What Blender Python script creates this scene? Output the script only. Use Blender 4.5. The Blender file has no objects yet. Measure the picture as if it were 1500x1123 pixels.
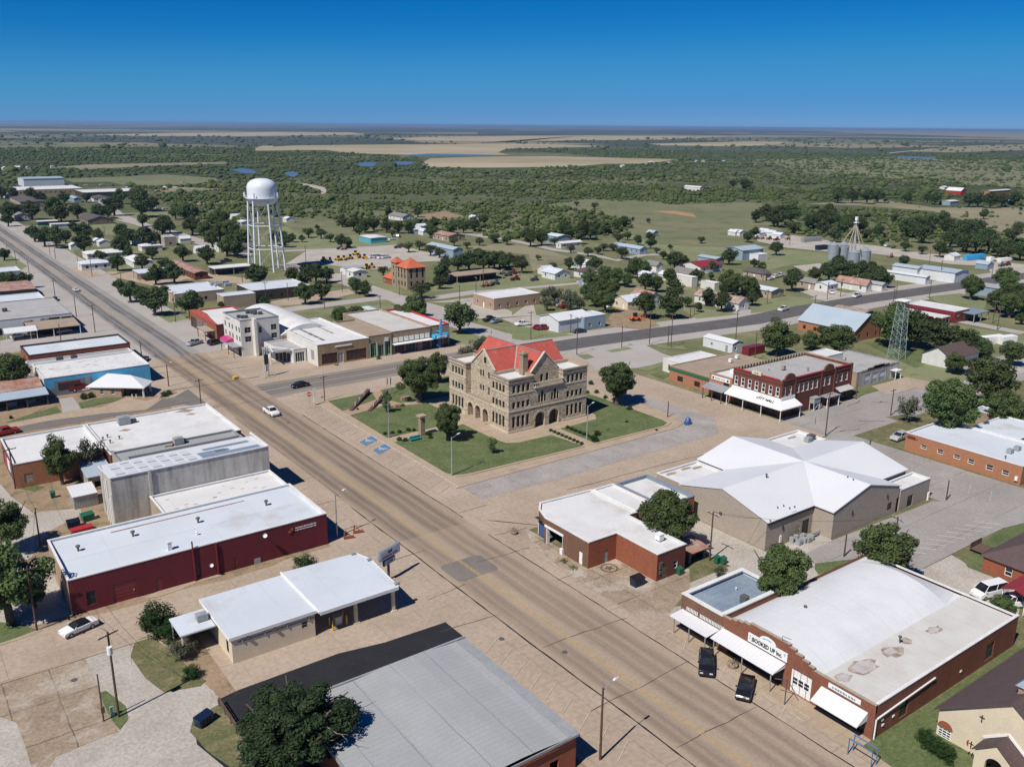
import bpy,bmesh,math,random
import numpy as np
from mathutils import Vector,Matrix
from math import radians,sin,cos,pi,hypot,atan2
rnd=random.Random(7)
sc=bpy.context.scene
col=sc.collection
# ---------------------------------------------------------------- camera
F_PX,CX,CY,CAM_H=1299.1,750.0,561.5,66.0
YAW,PITCH,ROLL=radians(36.2177),radians(16.219),radians(-0.4894)
def _cam_axes():
 f=Vector((sin(YAW)*cos(PITCH),cos(YAW)*cos(PITCH),-sin(PITCH)))
 r=Vector((cos(YAW),-sin(YAW),0));d=f.cross(r)
 c,s=cos(ROLL),sin(ROLL)
 return c*r+s*d,-s*r+c*d,f
AX_R,AX_D,AX_F=_cam_axes()
cam_data=bpy.data.cameras.new('camera');cam=bpy.data.objects.new('camera',cam_data)
col.objects.link(cam);sc.camera=cam
cam_data.sensor_width=36.0;cam_data.lens=F_PX/1500*36.0
cam_data.clip_start=0.5;cam_data.clip_end=120000
_m=Matrix((AX_R,-AX_D,-AX_F)).transposed().to_4x4();_m.translation=Vector((0,0,CAM_H))
cam.matrix_world=_m
# ---------------------------------------------------------------- world, sun, exposure
SUN_EL,SUN_AZ=51.0,195.0
world=bpy.data.worlds.new('World');sc.world=world;world.use_nodes=True
_n=world.node_tree.nodes;_l=world.node_tree.links;_n.clear()
_out=_n.new('ShaderNodeOutputWorld');_bg=_n.new('ShaderNodeBackground')
_sky=_n.new('ShaderNodeTexSky');_sky.sky_type='NISHITA';_sky.sun_disc=False
_sky.sun_elevation=radians(SUN_EL);_sky.sun_rotation=radians(90-SUN_AZ)
_sky.altitude=2500;_sky.air_density=0.8;_sky.dust_density=0.0;_sky.ozone_density=6.0
_hs=_n.new('ShaderNodeHueSaturation');_hs.inputs['Saturation'].default_value=1.2;_hs.inputs['Value'].default_value=1.0
_hs.inputs['Hue'].default_value=0.495
SKY=0.075
_s1=_n.new('ShaderNodeVectorMath');_s1.operation='SCALE';_s1.inputs[3].default_value=SKY
_cv=_n.new('ShaderNodeRGBCurve');_cv.mapping.use_clip=False
for _i,_pts in enumerate((((0,0),(.071,.005),(.165,.045),(.42,.122),(1,.45)),((0,0),(.232,.163),(.38,.27),(.60,.305),(1,.55)),((0,0),(.486,.495),(.618,.575),(.65,.58),(1,.85)))):
 _c=_cv.mapping.curves[_i]
 _c.points[0].location=_pts[0];_c.points[1].location=_pts[-1]
 for _p in _pts[1:-1]:_c.points.new(*_p)
_cv.mapping.update()
_s2=_n.new('ShaderNodeVectorMath');_s2.operation='SCALE';_s2.inputs[3].default_value=.885/SKY
_bg.inputs['Strength'].default_value=SKY
_l.new(_sky.outputs[0],_hs.inputs['Color']);_l.new(_hs.outputs[0],_s1.inputs[0]);_l.new(_s1.outputs[0],_cv.inputs['Color'])
_l.new(_cv.outputs[0],_s2.inputs[0]);_l.new(_s2.outputs[0],_bg.inputs['Color']);_l.new(_bg.outputs[0],_out.inputs['Surface'])
sun_data=bpy.data.lights.new('sun','SUN');sun=bpy.data.objects.new('sun',sun_data);col.objects.link(sun)
sun_data.energy=4.6;sun_data.angle=radians(0.5);sun_data.color=(1.0,0.95,0.87)
_sd=Vector((cos(radians(SUN_AZ))*cos(radians(SUN_EL)),sin(radians(SUN_AZ))*cos(radians(SUN_EL)),sin(radians(SUN_EL))))
sun.rotation_euler=_sd.to_track_quat('Z','Y').to_euler()
sc.view_settings.view_transform='Standard';sc.view_settings.look='None'
sc.view_settings.exposure=0.18;sc.view_settings.gamma=1.0;sc.view_settings.use_curve_mapping=False
# ---------------------------------------------------------------- projection helpers (photo pixel -> place in the world)
def ray(px,py):
 return AX_R*((px-CX)/F_PX)+AX_D*((py-CY)/F_PX)+AX_F
def G(px,py,z=0.0):
 d=ray(px,py);t=(z-CAM_H)/min(d.z,-.0016)
 return(d.x*t,d.y*t)
def onx(px,py,x):
 d=ray(px,py);t=x/d.x
 return(d.y*t,CAM_H+d.z*t)
def ony(px,py,y):
 d=ray(px,py);t=y/d.y
 return(d.x*t,CAM_H+d.z*t)
def tile(ox,oy,s=3.7425):
 return lambda x,y:(ox+x/s,oy+y/s)
tA,tB,tC,tD=tile(0,160),tile(350,160),tile(700,160),tile(1100,160)
tE,tF,tG,tH=tile(0,400),tile(350,400),tile(700,400),tile(1100,400)
tI,tJ,tK,tL=tile(0,620),tile(350,620),tile(700,620),tile(1100,620)
tM,tN,tO,tP=tile(0,823),tile(350,823),tile(700,823),tile(1100,823)
def Gs(t,pts,z=0.0):return[G(*t(*p),z)for p in pts]
# ---------------------------------------------------------------- materials
MATS={}
def _nt(name):
 m=bpy.data.materials.new(name);m.use_nodes=True;nt=m.node_tree;nt.nodes.clear()
 o=nt.nodes.new('ShaderNodeOutputMaterial');b=nt.nodes.new('ShaderNodeBsdfPrincipled')
 nt.links.new(b.outputs[0],o.inputs[0]);return m,nt,b
def c4(c):return(c[0],c[1],c[2],1.0)
def _mix(nt,a,b,fac,mode='MIX'):
 n=nt.nodes.new('ShaderNodeMix');n.data_type='RGBA';n.blend_type=mode
 for s,v in((0,fac),(6,a),(7,b)):
  if hasattr(v,'links')or hasattr(v,'is_linked'):nt.links.new(v,n.inputs[s])
  else:n.inputs[s].default_value=v if s==0 else c4(v)
 return n.outputs[2]
def _noise(nt,vec,scale,detail=4,rough=.55,lo=.35,hi=.65):
 n=nt.nodes.new('ShaderNodeTexNoise');n.inputs['Scale'].default_value=scale
 n.inputs['Detail'].default_value=detail;n.inputs['Roughness'].default_value=rough
 nt.links.new(vec,n.inputs['Vector'])
 r=nt.nodes.new('ShaderNodeMapRange');r.inputs[1].default_value=lo;r.inputs[2].default_value=hi;r.clamp=True
 nt.links.new(n.outputs['Fac'],r.inputs[0]);return r.outputs[0]
def _math(nt,op,a,b=None,c=None):
 n=nt.nodes.new('ShaderNodeMath');n.operation=op
 for i,v in enumerate((a,b,c)):
  if v is None:continue
  if isinstance(v,(int,float)):n.inputs[i].default_value=v
  else:nt.links.new(v,n.inputs[i])
 return n.outputs[0]
def _coord(nt,stretch=None,which='Object'):
 t=nt.nodes.new('ShaderNodeTexCoord');v=t.outputs[which]
 if stretch:
  m=nt.nodes.new('ShaderNodeMapping');m.inputs['Scale'].default_value=stretch
  nt.links.new(v,m.inputs['Vector']);v=m.outputs[0]
 return v
def mat(name,base,alt=None,scale=.5,rough=.8,spec=.3,metal=0,amt=.6,fine=.12,fscale=6.0,ribs=None,stains=(),brick=None,bump=0.0,streak=None,rand=0.0,seams=None,emis=None):
 """procedural surface: base and alt colour mottled, optional ribs, bricks, stains, vertical streaks, seams"""
 if name in MATS:return MATS[name]
 m,nt,b=_nt(name);L=nt.links
 v=_coord(nt);cur=None
 alt=alt or tuple(x*.8 for x in base)
 n1=_noise(nt,v,scale,5)
 cur=_mix(nt,base,alt,_math(nt,'MULTIPLY',n1,amt))
 hgt=None
 if brick:
  sep=nt.nodes.new('ShaderNodeSeparateXYZ');L.new(v,sep.inputs[0])
  cmb=nt.nodes.new('ShaderNodeCombineXYZ')
  L.new(_math(nt,'ADD',sep.outputs[0],sep.outputs[1]),cmb.inputs[0]);L.new(sep.outputs[2],cmb.inputs[1])
  bt=nt.nodes.new('ShaderNodeTexBrick');L.new(cmb.outputs[0],bt.inputs['Vector'])
  bw,bh,mort,c1,c2,cm=brick
  bt.inputs['Color1'].default_value=c4(c1);bt.inputs['Color2'].default_value=c4(c2);bt.inputs['Mortar'].default_value=c4(cm)
  bt.inputs['Scale'].default_value=1.0;bt.inputs['Brick Width'].default_value=bw;bt.inputs['Row Height'].default_value=bh
  bt.inputs['Mortar Size'].default_value=mort;bt.inputs['Bias'].default_value=-.1
  cur=_mix(nt,bt.outputs['Color'],cur,.35)
  hgt=bt.outputs['Fac']
 if ribs:
  ax,per,dark=ribs
  sep=nt.nodes.new('ShaderNodeSeparateXYZ');L.new(v,sep.inputs[0])
  src={'x':sep.outputs[0],'y':sep.outputs[1],'z':sep.outputs[2]}
  s_=src[ax]if ax in src else _math(nt,'ADD',sep.outputs[0],sep.outputs[1])
  fr=_math(nt,'FRACT',_math(nt,'DIVIDE',s_,per))
  st=_math(nt,'LESS_THAN',fr,.16)
  cur=_mix(nt,cur,(dark*base[0],dark*base[1],dark*base[2]),_math(nt,'MULTIPLY',st,.75))
  hgt=_math(nt,'PINGPONG',fr,.5)
 if seams:
  px_,py_,wd,cs=seams
  sep=nt.nodes.new('ShaderNodeSeparateXYZ');L.new(v,sep.inputs[0])
  wob=nt.nodes.new('ShaderNodeTexNoise');wob.inputs['Scale'].default_value=.35;L.new(v,wob.inputs['Vector'])
  wv=_math(nt,'MULTIPLY',_math(nt,'SUBTRACT',wob.outputs['Fac'],.5),.35)
  msk=None
  for src,per in((sep.outputs[0],px_),(sep.outputs[1],py_)):
   if not per:continue
   fr=_math(nt,'FRACT',_math(nt,'DIVIDE',_math(nt,'ADD',src,wv),per))
   k=_math(nt,'LESS_THAN',fr,wd/per)
   msk=k if msk is None else _math(nt,'MAXIMUM',msk,k)
  brk=_noise(nt,v,.12,3,.6,.3,.6)
  cur=_mix(nt,cur,cs,_math(nt,'MULTIPLY',msk,_math(nt,'ADD',_math(nt,'MULTIPLY',brk,.6),.2)))
 if streak:
  vs=_coord(nt,(streak[1],streak[1],streak[1]*.12))
  k=_noise(nt,vs,1.0,5,.65,.42,.72)
  cur=_mix(nt,cur,streak[0],_math(nt,'MULTIPLY',k,streak[2]))
 for(cs,ssc,lo,hi,am)in stains:
  k=_noise(nt,v,ssc,6,.6,lo,hi)
  cur=_mix(nt,cur,cs,_math(nt,'MULTIPLY',k,am))
 if fine:
  k=_noise(nt,v,fscale,3,.6,.25,.75)
  cur=_mix(nt,cur,_mix(nt,(1-fine*2.2,)*3,(1+fine,)*3,k),1.0,'MULTIPLY')
 if rand:
  oi=nt.nodes.new('ShaderNodeObjectInfo')
  k=_math(nt,'ADD',_math(nt,'MULTIPLY',oi.outputs['Random'],rand*2),1-rand)
  h=nt.nodes.new('ShaderNodeHueSaturation');L.new(cur,h.inputs['Color']);L.new(k,h.inputs['Value'])
  cur=h.outputs[0]
 L.new(cur,b.inputs['Base Color'])
 b.inputs['Roughness'].default_value=rough;b.inputs['Metallic'].default_value=metal
 b.inputs['Specular IOR Level'].default_value=spec
 if bump:
  bp=nt.nodes.new('ShaderNodeBump');bp.inputs['Strength'].default_value=min(1,bump);bp.inputs['Distance'].default_value=.05
  src=hgt if hgt is not None else _noise(nt,v,fscale,4)
  L.new(src,bp.inputs['Height']);L.new(bp.outputs[0],b.inputs['Normal'])
 MATS[name]=m;return m
def leafmat(name,dark,light,rand=.22):
 if name in MATS:return MATS[name]
 m,nt,b=_nt(name);L=nt.links;v=_coord(nt)
 n1=_noise(nt,v,.55,3,.6,.35,.65);n2=_noise(nt,v,3.5,2,.6,.3,.7)
 cur=_mix(nt,dark,light,_math(nt,'ADD',_math(nt,'MULTIPLY',n1,.5),_math(nt,'MULTIPLY',n2,.5)))
 oi=nt.nodes.new('ShaderNodeObjectInfo');h=nt.nodes.new('ShaderNodeHueSaturation')
 L.new(cur,h.inputs['Color']);L.new(_math(nt,'ADD',_math(nt,'MULTIPLY',oi.outputs['Random'],rand*2),1-rand),h.inputs['Value'])
 L.new(_math(nt,'ADD',_math(nt,'MULTIPLY',oi.outputs['Random'],.03),.485),h.inputs['Hue'])
 L.new(h.outputs[0],b.inputs['Base Color']);b.inputs['Roughness'].default_value=.65
 b.inputs['Specular IOR Level'].default_value=.25
 t=nt.nodes.new('ShaderNodeBsdfTranslucent');L.new(h.outputs[0],t.inputs['Color'])
 ms=nt.nodes.new('ShaderNodeMixShader');ms.inputs[0].default_value=.28
 L.new(b.outputs[0],ms.inputs[1]);L.new(t.outputs[0],ms.inputs[2])
 L.new(ms.outputs[0],nt.nodes['Material Output'].inputs[0])
 MATS[name]=m;return m
def paint(name,c,rough=.35,spec=.5):return mat(name,c,rough=rough,spec=spec,amt=.12,fine=.03)
M={}
def defs():
 W=(.80,.80,.79)
 ORD='first second third fourth fifth sixth seventh eighth ninth tenth eleventh twelfth'.split()
 globals()['ORD']=ORD
 M['roof_white']=mat('white_roof_membrane',(.66,.66,.655),(.56,.55,.54),.18,.85,fine=.05,stains=(((.44,.39,.33),.16,.56,.74,.6),((.55,.54,.52),.5,.5,.7,.4)),seams=(3.2,0,.07,(.55,.55,.55)))
 M['roof_metalwhite']=mat('white_ribbed_metal',(.68,.685,.70),(.61,.615,.63),.12,.45,.4,fine=.03,ribs=('x',.6,.86),bump=.3)
 M['roof_metalwhite_y']=mat('white_ribbed_metal_crosswise',(.68,.685,.70),(.61,.615,.63),.12,.45,.4,fine=.03,ribs=('y',.6,.86),bump=.3)
 M['roof_coat']=mat('pale_coated_roof',(.58,.625,.675),(.50,.535,.575),.15,.7,fine=.05,stains=(((.38,.35,.31),.12,.58,.76,.55),((.62,.65,.68),.3,.55,.7,.4)),seams=(7.5,0,.08,(.45,.47,.5)))
 M['roof_grey']=mat('grey_gravel_roof',(.42,.41,.40),(.33,.32,.31),.25,.95,stains=(((.22,.2,.18),.2,.6,.75,.5),))
 M['roof_greymetal']=mat('grey_weathered_metal_roof',(.35,.36,.36),(.30,.31,.31),.2,.6,.3,ribs=('x',.75,.72),bump=.35,fine=.08,stains=(((.42,.42,.41),.35,.6,.8,.4),))
 M['roof_blue']=mat('pale_blue_metal_roof',(.38,.45,.51),(.32,.39,.45),.2,.5,.4,ribs=('x',.7,.85),bump=.3,fine=.04)
 M['roof_bluegrey']=mat('blue_grey_panel_roof',(.24,.30,.37),(.19,.24,.31),.3,.5,.4,ribs=('y',1.1,.75),bump=.3,stains=(((.33,.38,.42),.4,.5,.7,.5),))
 M['roof_tan']=mat('tan_gravel_roof',(.36,.28,.21),(.28,.22,.165),.3,.95,stains=(((.45,.38,.3),.25,.55,.75,.5),))
 M['roof_rust']=mat('rusty_tin_roof',(.30,.13,.08),(.42,.36,.33),.35,.7,.3,ribs=('x',1.6,1.5),amt=.8,bump=.3)
 M['roof_brown']=mat('brown_shingle_roof',(.115,.078,.075),(.085,.06,.06),.5,.95,brick=(.5,.25,.012,(.125,.085,.082),(.095,.066,.066),(.06,.045,.045)))
 M['roof_dark']=mat('dark_shingle_roof',(.11,.10,.095),(.075,.07,.068),.5,.95)
 M['roof_greyshingle']=mat('grey_shingle_roof',(.24,.23,.22),(.17,.165,.16),.5,.95)
 M['tile_red']=mat('red_clay_tile_roof',(.47,.10,.075),(.37,.07,.055),.5,.8,ribs=('xy',.45,.7),bump=.4,stains=(((.52,.24,.2),.7,.55,.75,.45),))
 M['tile_orange']=mat('orange_clay_tile_roof',(.56,.15,.075),(.45,.11,.06),.5,.8,ribs=('xy',.45,.75),bump=.4)
 M['red_metal']=mat('red_metal_roof',(.30,.035,.04),(.24,.03,.035),.3,.5,.4,ribs=('x',.6,.75),bump=.3)
 M['maroon']=mat('maroon_painted_brick',(.155,.022,.03),(.12,.018,.024),.5,.75,brick=(.6,.25,.014,(.165,.024,.032),(.14,.02,.028),(.085,.013,.018)),bump=.2,streak=((.10,.02,.025),.9,.5))
 M['brick_red']=mat('red_brick',(.32,.095,.045),(.24,.07,.035),.6,.85,brick=(.42,.16,.012,(.34,.10,.05),(.25,.07,.035),(.26,.16,.11)),bump=.25,streak=((.2,.07,.045),.8,.4))
 M['brick_book']=mat('weathered_red_brown_brick',(.26,.09,.05),(.19,.07,.04),.6,.85,brick=(.42,.16,.012,(.28,.10,.055),(.19,.068,.04),(.22,.14,.1)),bump=.25,streak=((.15,.065,.045),.8,.5))
 M['brick_brown']=mat('brown_brick',(.20,.10,.06),(.14,.07,.045),.7,.85,brick=(.42,.16,.012,(.22,.105,.06),(.14,.07,.045),(.20,.15,.11)),bump=.25,streak=((.12,.07,.05),.8,.5))
 M['brick_dark']=mat('dark_red_brick',(.17,.055,.035),(.12,.04,.03),.7,.85,brick=(.42,.16,.012,(.19,.06,.038),(.13,.042,.03),(.15,.1,.08)),bump=.25,streak=((.1,.045,.035),.8,.45))
 M['brick_orange']=mat('orange_brick',(.40,.17,.085),(.32,.13,.065),.6,.85,brick=(.42,.16,.012,(.42,.18,.09),(.34,.135,.065),(.38,.26,.18)),bump=.2)
 M['brick_tan']=mat('tan_brick',(.40,.28,.19),(.31,.22,.15),.6,.85,brick=(.42,.16,.012,(.43,.30,.2),(.33,.22,.15),(.42,.34,.27)),bump=.2)
 M['block_tan']=mat('tan_block_wall',(.40,.34,.28),(.33,.28,.235),.5,.9,brick=(.8,.4,.018,(.41,.35,.29),(.36,.31,.26),(.27,.23,.19)),bump=.3)
 M['stone']=mat('rough_sandstone',(.66,.56,.42),(.46,.37,.26),.9,.95,brick=(.75,.38,.045,(.74,.64,.49),(.38,.29,.195),(.17,.125,.09)),bump=.8,fine=.2,fscale=2.5,stains=(((.24,.18,.13),.55,.56,.7,.45),))
 M['stone_cut']=mat('cut_sandstone_trim',(.60,.52,.40),(.48,.40,.30),1.2,.9,fine=.12)
 M['stone_small']=mat('coursed_stone',(.40,.32,.22),(.30,.24,.16),1.2,.95,brick=(.5,.25,.03,(.45,.36,.25),(.28,.21,.15),(.2,.16,.11)),bump=.5,fine=.18)
 M['stucco_white']=mat('white_stucco',(.72,.70,.65),(.60,.58,.53),.4,.9,streak=((.5,.47,.42),.7,.45))
 M['stucco_cream']=mat('cream_stucco',(.66,.57,.42),(.58,.50,.37),.5,.9,fine=.06)
 M['stucco_tan']=mat('tan_stucco',(.42,.34,.26),(.35,.28,.21),.4,.9,streak=((.27,.21,.16),.6,.4))
 M['ochre']=mat('ochre_stone_facade',(.40,.29,.16),(.30,.21,.12),.5,.9,streak=((.22,.17,.11),.8,.6))
 M['concrete_wall']=mat('stained_concrete_wall',(.55,.52,.47),(.42,.395,.36),.35,.95,streak=((.20,.185,.17),.75,.8),stains=(((.55,.53,.49),.5,.55,.7,.5),))
 M['metal_wall_white']=mat('white_metal_siding',(.70,.72,.73),(.62,.64,.66),.3,.5,.4,ribs=('xy',.6,.85),bump=.2)
 M['metal_wall_blue']=mat('blue_grey_metal_siding',(.28,.36,.44),(.24,.31,.38),.3,.5,.4,ribs=('xy',.6,.8),bump=.2)
 M['metal_wall_brown']=mat('brown_siding',(.22,.17,.13),(.16,.125,.1),.4,.8,ribs=('xy',.5,.75))
 M['siding_white']=mat('white_board_siding',(.70,.70,.67),(.60,.60,.57),.4,.8,ribs=('z',.3,.8),streak=((.5,.49,.46),.8,.3))
 M['sky_blue_wall']=mat('sky_blue_painted_wall',(.10,.42,.66),(.08,.36,.60),.4,.85,streak=((.2,.5,.68),.5,.3))
 M['trim_white']=mat('white_trim',W,(.7,.7,.68),.8,.6,fine=.04)
 M['trim_grey']=mat('grey_metal_trim',(.33,.34,.35),(.25,.26,.27),.8,.5)
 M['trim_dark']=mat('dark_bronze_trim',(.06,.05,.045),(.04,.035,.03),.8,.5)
 M['trim_blue']=mat('blue_grey_coping',(.22,.28,.34),(.18,.23,.28),.8,.5)
 M['coping_white']=mat('white_parapet_cap',(.74,.74,.73),(.6,.6,.58),.5,.7)
 M['coping_stone']=mat('stone_parapet_cap',(.42,.35,.27),(.3,.25,.19),.7,.9)
 M['green_paint']=paint('dark_green_paint',(.02,.12,.07))
 M['pale_green']=paint('pale_green_paint',(.28,.42,.31))
 M['red_paint']=paint('red_paint',(.42,.03,.03))
 M['maroon_paint']=paint('maroon_paint',(.18,.02,.03))
 M['blue_paint']=paint('blue_paint',(.03,.09,.25))
 M['cyan_paint']=paint('bright_blue_sign_paint',(.06,.40,.70))
 M['teal_paint']=paint('teal_paint',(.02,.25,.25))
 M['pink_paint']=paint('pink_awning',(.50,.05,.17))
 M['yellow_paint']=paint('yellow_paint',(.70,.42,.04))
 M['orange_paint']=paint('orange_paint',(.75,.17,.03))
 M['black_paint']=paint('black_paint',(.012,.012,.014),.3)
 M['navy_paint']=paint('navy_paint',(.008,.018,.05),.35)
 M['road_yellow']=mat('faded_yellow_road_paint',(.50,.34,.13),(.34,.25,.15),1.5,.9,amt=.9)
 M['road_white']=mat('faded_white_road_paint',(.55,.48,.38),(.40,.33,.25),1.2,.9,amt=.9)
 M['road_white_faint']=mat('very_faint_road_paint',(.46,.42,.385),(.36,.325,.30),1.5,.9,amt=.9)
 M['road_white_fresh']=mat('white_road_paint',(.72,.70,.66),(.5,.45,.4),1.2,.9,amt=.6)
 M['road_blue']=mat('blue_road_paint',(.08,.19,.36),(.14,.22,.33),1.2,.9,amt=.7)
 M['wood']=mat('weathered_wood',(.15,.10,.075),(.09,.065,.05),2,.9)
 M['wood_pole']=mat('creosote_wood_pole',(.13,.075,.055),(.07,.045,.035),1.5,.9)
 M['steel']=mat('galvanised_steel',(.45,.46,.47),(.35,.36,.37),1,.45,metal=.4)
 M['steel_dark']=mat('dull_steel',(.12,.12,.12),(.08,.08,.08),1,.5)
 M['bin_steel']=mat('corrugated_grain_bin_steel',(.40,.44,.48),(.32,.36,.40),.5,.4,metal=.3,ribs=('z',.8,.65),bump=.4)
 M['tower_white']=mat('pale_blue_white_tower_paint',(.70,.74,.79),(.62,.66,.72),.12,.4,.5,fine=.02)
 M['rubber']=mat('tyre_rubber',(.02,.02,.02),rough=.9)
 M['rim']=mat('wheel_rim',(.45,.45,.46),rough=.3,metal=.6)
 M['light_lens']=mat('headlight_lens',(.75,.75,.72),rough=.15)
 M['tail_lens']=mat('tail_light_lens',(.35,.01,.01),rough=.2)
 M['bark']=mat('tree_bark',(.13,.10,.075),(.075,.06,.045),2,.95)
 M['bark_pale']=mat('pale_dead_branches',(.34,.30,.25),(.25,.22,.18),2,.95)
 M['leaf']=leafmat('elm_leaves',(.036,.068,.022),(.145,.19,.062))
 M['leaf_dark']=leafmat('oak_leaves',(.026,.050,.018),(.10,.14,.048))
 M['leaf_olive']=leafmat('mesquite_leaves',(.045,.062,.022),(.10,.125,.045))
 M['leaf_juniper']=leafmat('juniper_leaves',(.018,.04,.016),(.05,.085,.03))
 M['leaf_grey']=leafmat('grey_green_leaves',(.06,.075,.045),(.13,.145,.09))
 M['hedge']=leafmat('clipped_hedge_leaves',(.014,.042,.008),(.045,.095,.02))
 M['ac_grey']=mat('grey_metal_casing',(.36,.38,.39),(.25,.27,.28),2,.6)
 M['rock']=mat('garden_rock',(.36,.25,.17),(.22,.15,.1),1.5,.95)
 m,nt,b=_nt('window_glass');v=_coord(nt)
 nt.links.new(_mix(nt,(.008,.010,.013),(.03,.036,.044),_noise(nt,v,.7,3)),b.inputs['Base Color'])
 b.inputs['Roughness'].default_value=.12;b.inputs['Specular IOR Level'].default_value=.25;M['glass']=m
 M['glass_shade']=mat('shaded_window_glass',(.02,.02,.022),(.07,.06,.05),.8,.25,.5)
defs()
# ---------------------------------------------------------------- mesh builder
class MB:
 def __init__(s):s.v=[];s.f=[];s.m=[]
 def add(s,vs,fs,mi=0):
  o=len(s.v);s.v+=[tuple(p)for p in vs]
  for f in fs:s.f.append([o+i for i in f]);s.m.append(mi)
 def quad(s,a,b,c,d,mi=0):s.add([a,b,c,d],[[0,1,2,3]],mi)
 def tri(s,a,b,c,mi=0):s.add([a,b,c],[[0,1,2]],mi)
 def box(s,x0,y0,z0,x1,y1,z1,mi=0):
  if x0>x1:x0,x1=x1,x0
  if y0>y1:y0,y1=y1,y0
  if z0>z1:z0,z1=z1,z0
  s.add([(x0,y0,z0),(x1,y0,z0),(x1,y1,z0),(x0,y1,z0),(x0,y0,z1),(x1,y0,z1),(x1,y1,z1),(x0,y1,z1)],[[0,3,2,1],[4,5,6,7],[0,1,5,4],[1,2,6,5],[2,3,7,6],[3,0,4,7]],mi)
 def bar(s,p,q,w,h=None,mi=0):
  p,q=Vector(p),Vector(q);d=(q-p)
  if d.length<1e-6:return
  d.normalize();up=Vector((0,0,1))if abs(d.z)<.9 else Vector((1,0,0))
  a=d.cross(up).normalized()*w/2;b=a.cross(d).normalized()*(h or w)/2
  vs=[p-a-b,p+a-b,p+a+b,p-a+b,q-a-b,q+a-b,q+a+b,q-a+b]
  s.add(vs,[[0,1,2,3],[7,6,5,4],[0,4,5,1],[1,5,6,2],[2,6,7,3],[3,7,4,0]],mi)
 def cyl(s,p,q,r0,r1=None,n=8,mi=0,caps=True):
  p,q=Vector(p),Vector(q);r1=r0 if r1 is None else r1;d=(q-p).normalized()
  up=Vector((0,0,1))if abs(d.z)<.9 else Vector((1,0,0))
  a=d.cross(up).normalized();b=d.cross(a)
  vs=[];
  for c,r in((p,r0),(q,r1)):
   for i in range(n):
    t=2*pi*i/n;vs.append(c+(a*cos(t)+b*sin(t))*r)
  fs=[[i,(i+1)%n,n+(i+1)%n,n+i]for i in range(n)]
  if caps:fs+=[list(range(n-1,-1,-1)),list(range(n,2*n))]
  s.add(vs,fs,mi)
 def lathe(s,c,prof,n=16,mi=0):
  vs=[]
  for r,z in prof:
   for i in range(n):
    t=2*pi*i/n;vs.append((c[0]+r*cos(t),c[1]+r*sin(t),c[2]+z))
  fs=[]
  for k in range(len(prof)-1):
   for i in range(n):fs.append([k*n+i,k*n+(i+1)%n,(k+1)*n+(i+1)%n,(k+1)*n+i])
  s.add(vs,fs,mi)
 def poly(s,pts,z,mi=0):s.add([(p[0],p[1],z)for p in pts],[list(range(len(pts)))],mi)
 def prism(s,pts,z0,z1,mi=0):
  n=len(pts);s.add([(p[0],p[1],z0)for p in pts]+[(p[0],p[1],z1)for p in pts],[list(range(n-1,-1,-1)),list(range(n,2*n))]+[[i,(i+1)%n,n+(i+1)%n,n+i]for i in range(n)],mi)
 def mesh(s,name,mats,smooth=False):
  me=bpy.data.meshes.new(name);me.from_pydata(s.v,[],s.f)
  for m in mats:me.materials.append(M[m]if isinstance(m,str)else m)
  if len(mats)>1:me.polygons.foreach_set('material_index',s.m)
  if smooth:me.polygons.foreach_set('use_smooth',[True]*len(me.polygons))
  me.update();return me
 def build(s,name,mats,parent=None,label=None,smooth=False):
  if isinstance(mats,str)or not isinstance(mats,(list,tuple)):mats=[mats]
  return place(name,s.mesh(name,mats,smooth),parent,label)
def place(name,me,parent=None,label=None,loc=None,rz=0):
 o=bpy.data.objects.new(name,me);col.objects.link(o)
 if parent is not None:
  o.parent=parent
  base=Vector((0,0,0))if loc is None else Vector(loc)
  o.location=base-parent.location if parent.type=='EMPTY' else base
 elif loc is not None:o.location=loc
 if rz:o.rotation_euler.z=rz
 if label:o['label']=label
 return o
def thing(name,label,cat,loc=(0,0,0),group=None,rz=0):
 o=bpy.data.objects.new(name,None);o.empty_display_size=.5;col.objects.link(o)
 o.location=(loc[0],loc[1],loc[2]if len(loc)>2 else 0);o.rotation_euler.z=rz
 o['label']=label;o['category']=cat
 if group:o['group']=group
 return o
def tag(o,label,cat,group=None,kind=None):
 if label:o['label']=label
 if cat:o['category']=cat
 if group:o['group']=group
 if kind:o['kind']=kind
 return o
KIDS={}
def copy_tree(src,loc,rz=0,label=None,group=None,scale=None):
 r=src.copy();col.objects.link(r);r.location=loc;r.rotation_euler.z=rz
 if scale:r.scale=scale
 if label:r['label']=label
 if group:r['group']=group
 def rec(a,b):
  for ch in list(a.children):
   c=ch.copy();col.objects.link(c);c.parent=b;rec(ch,c)
 rec(src,r);return r
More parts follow.
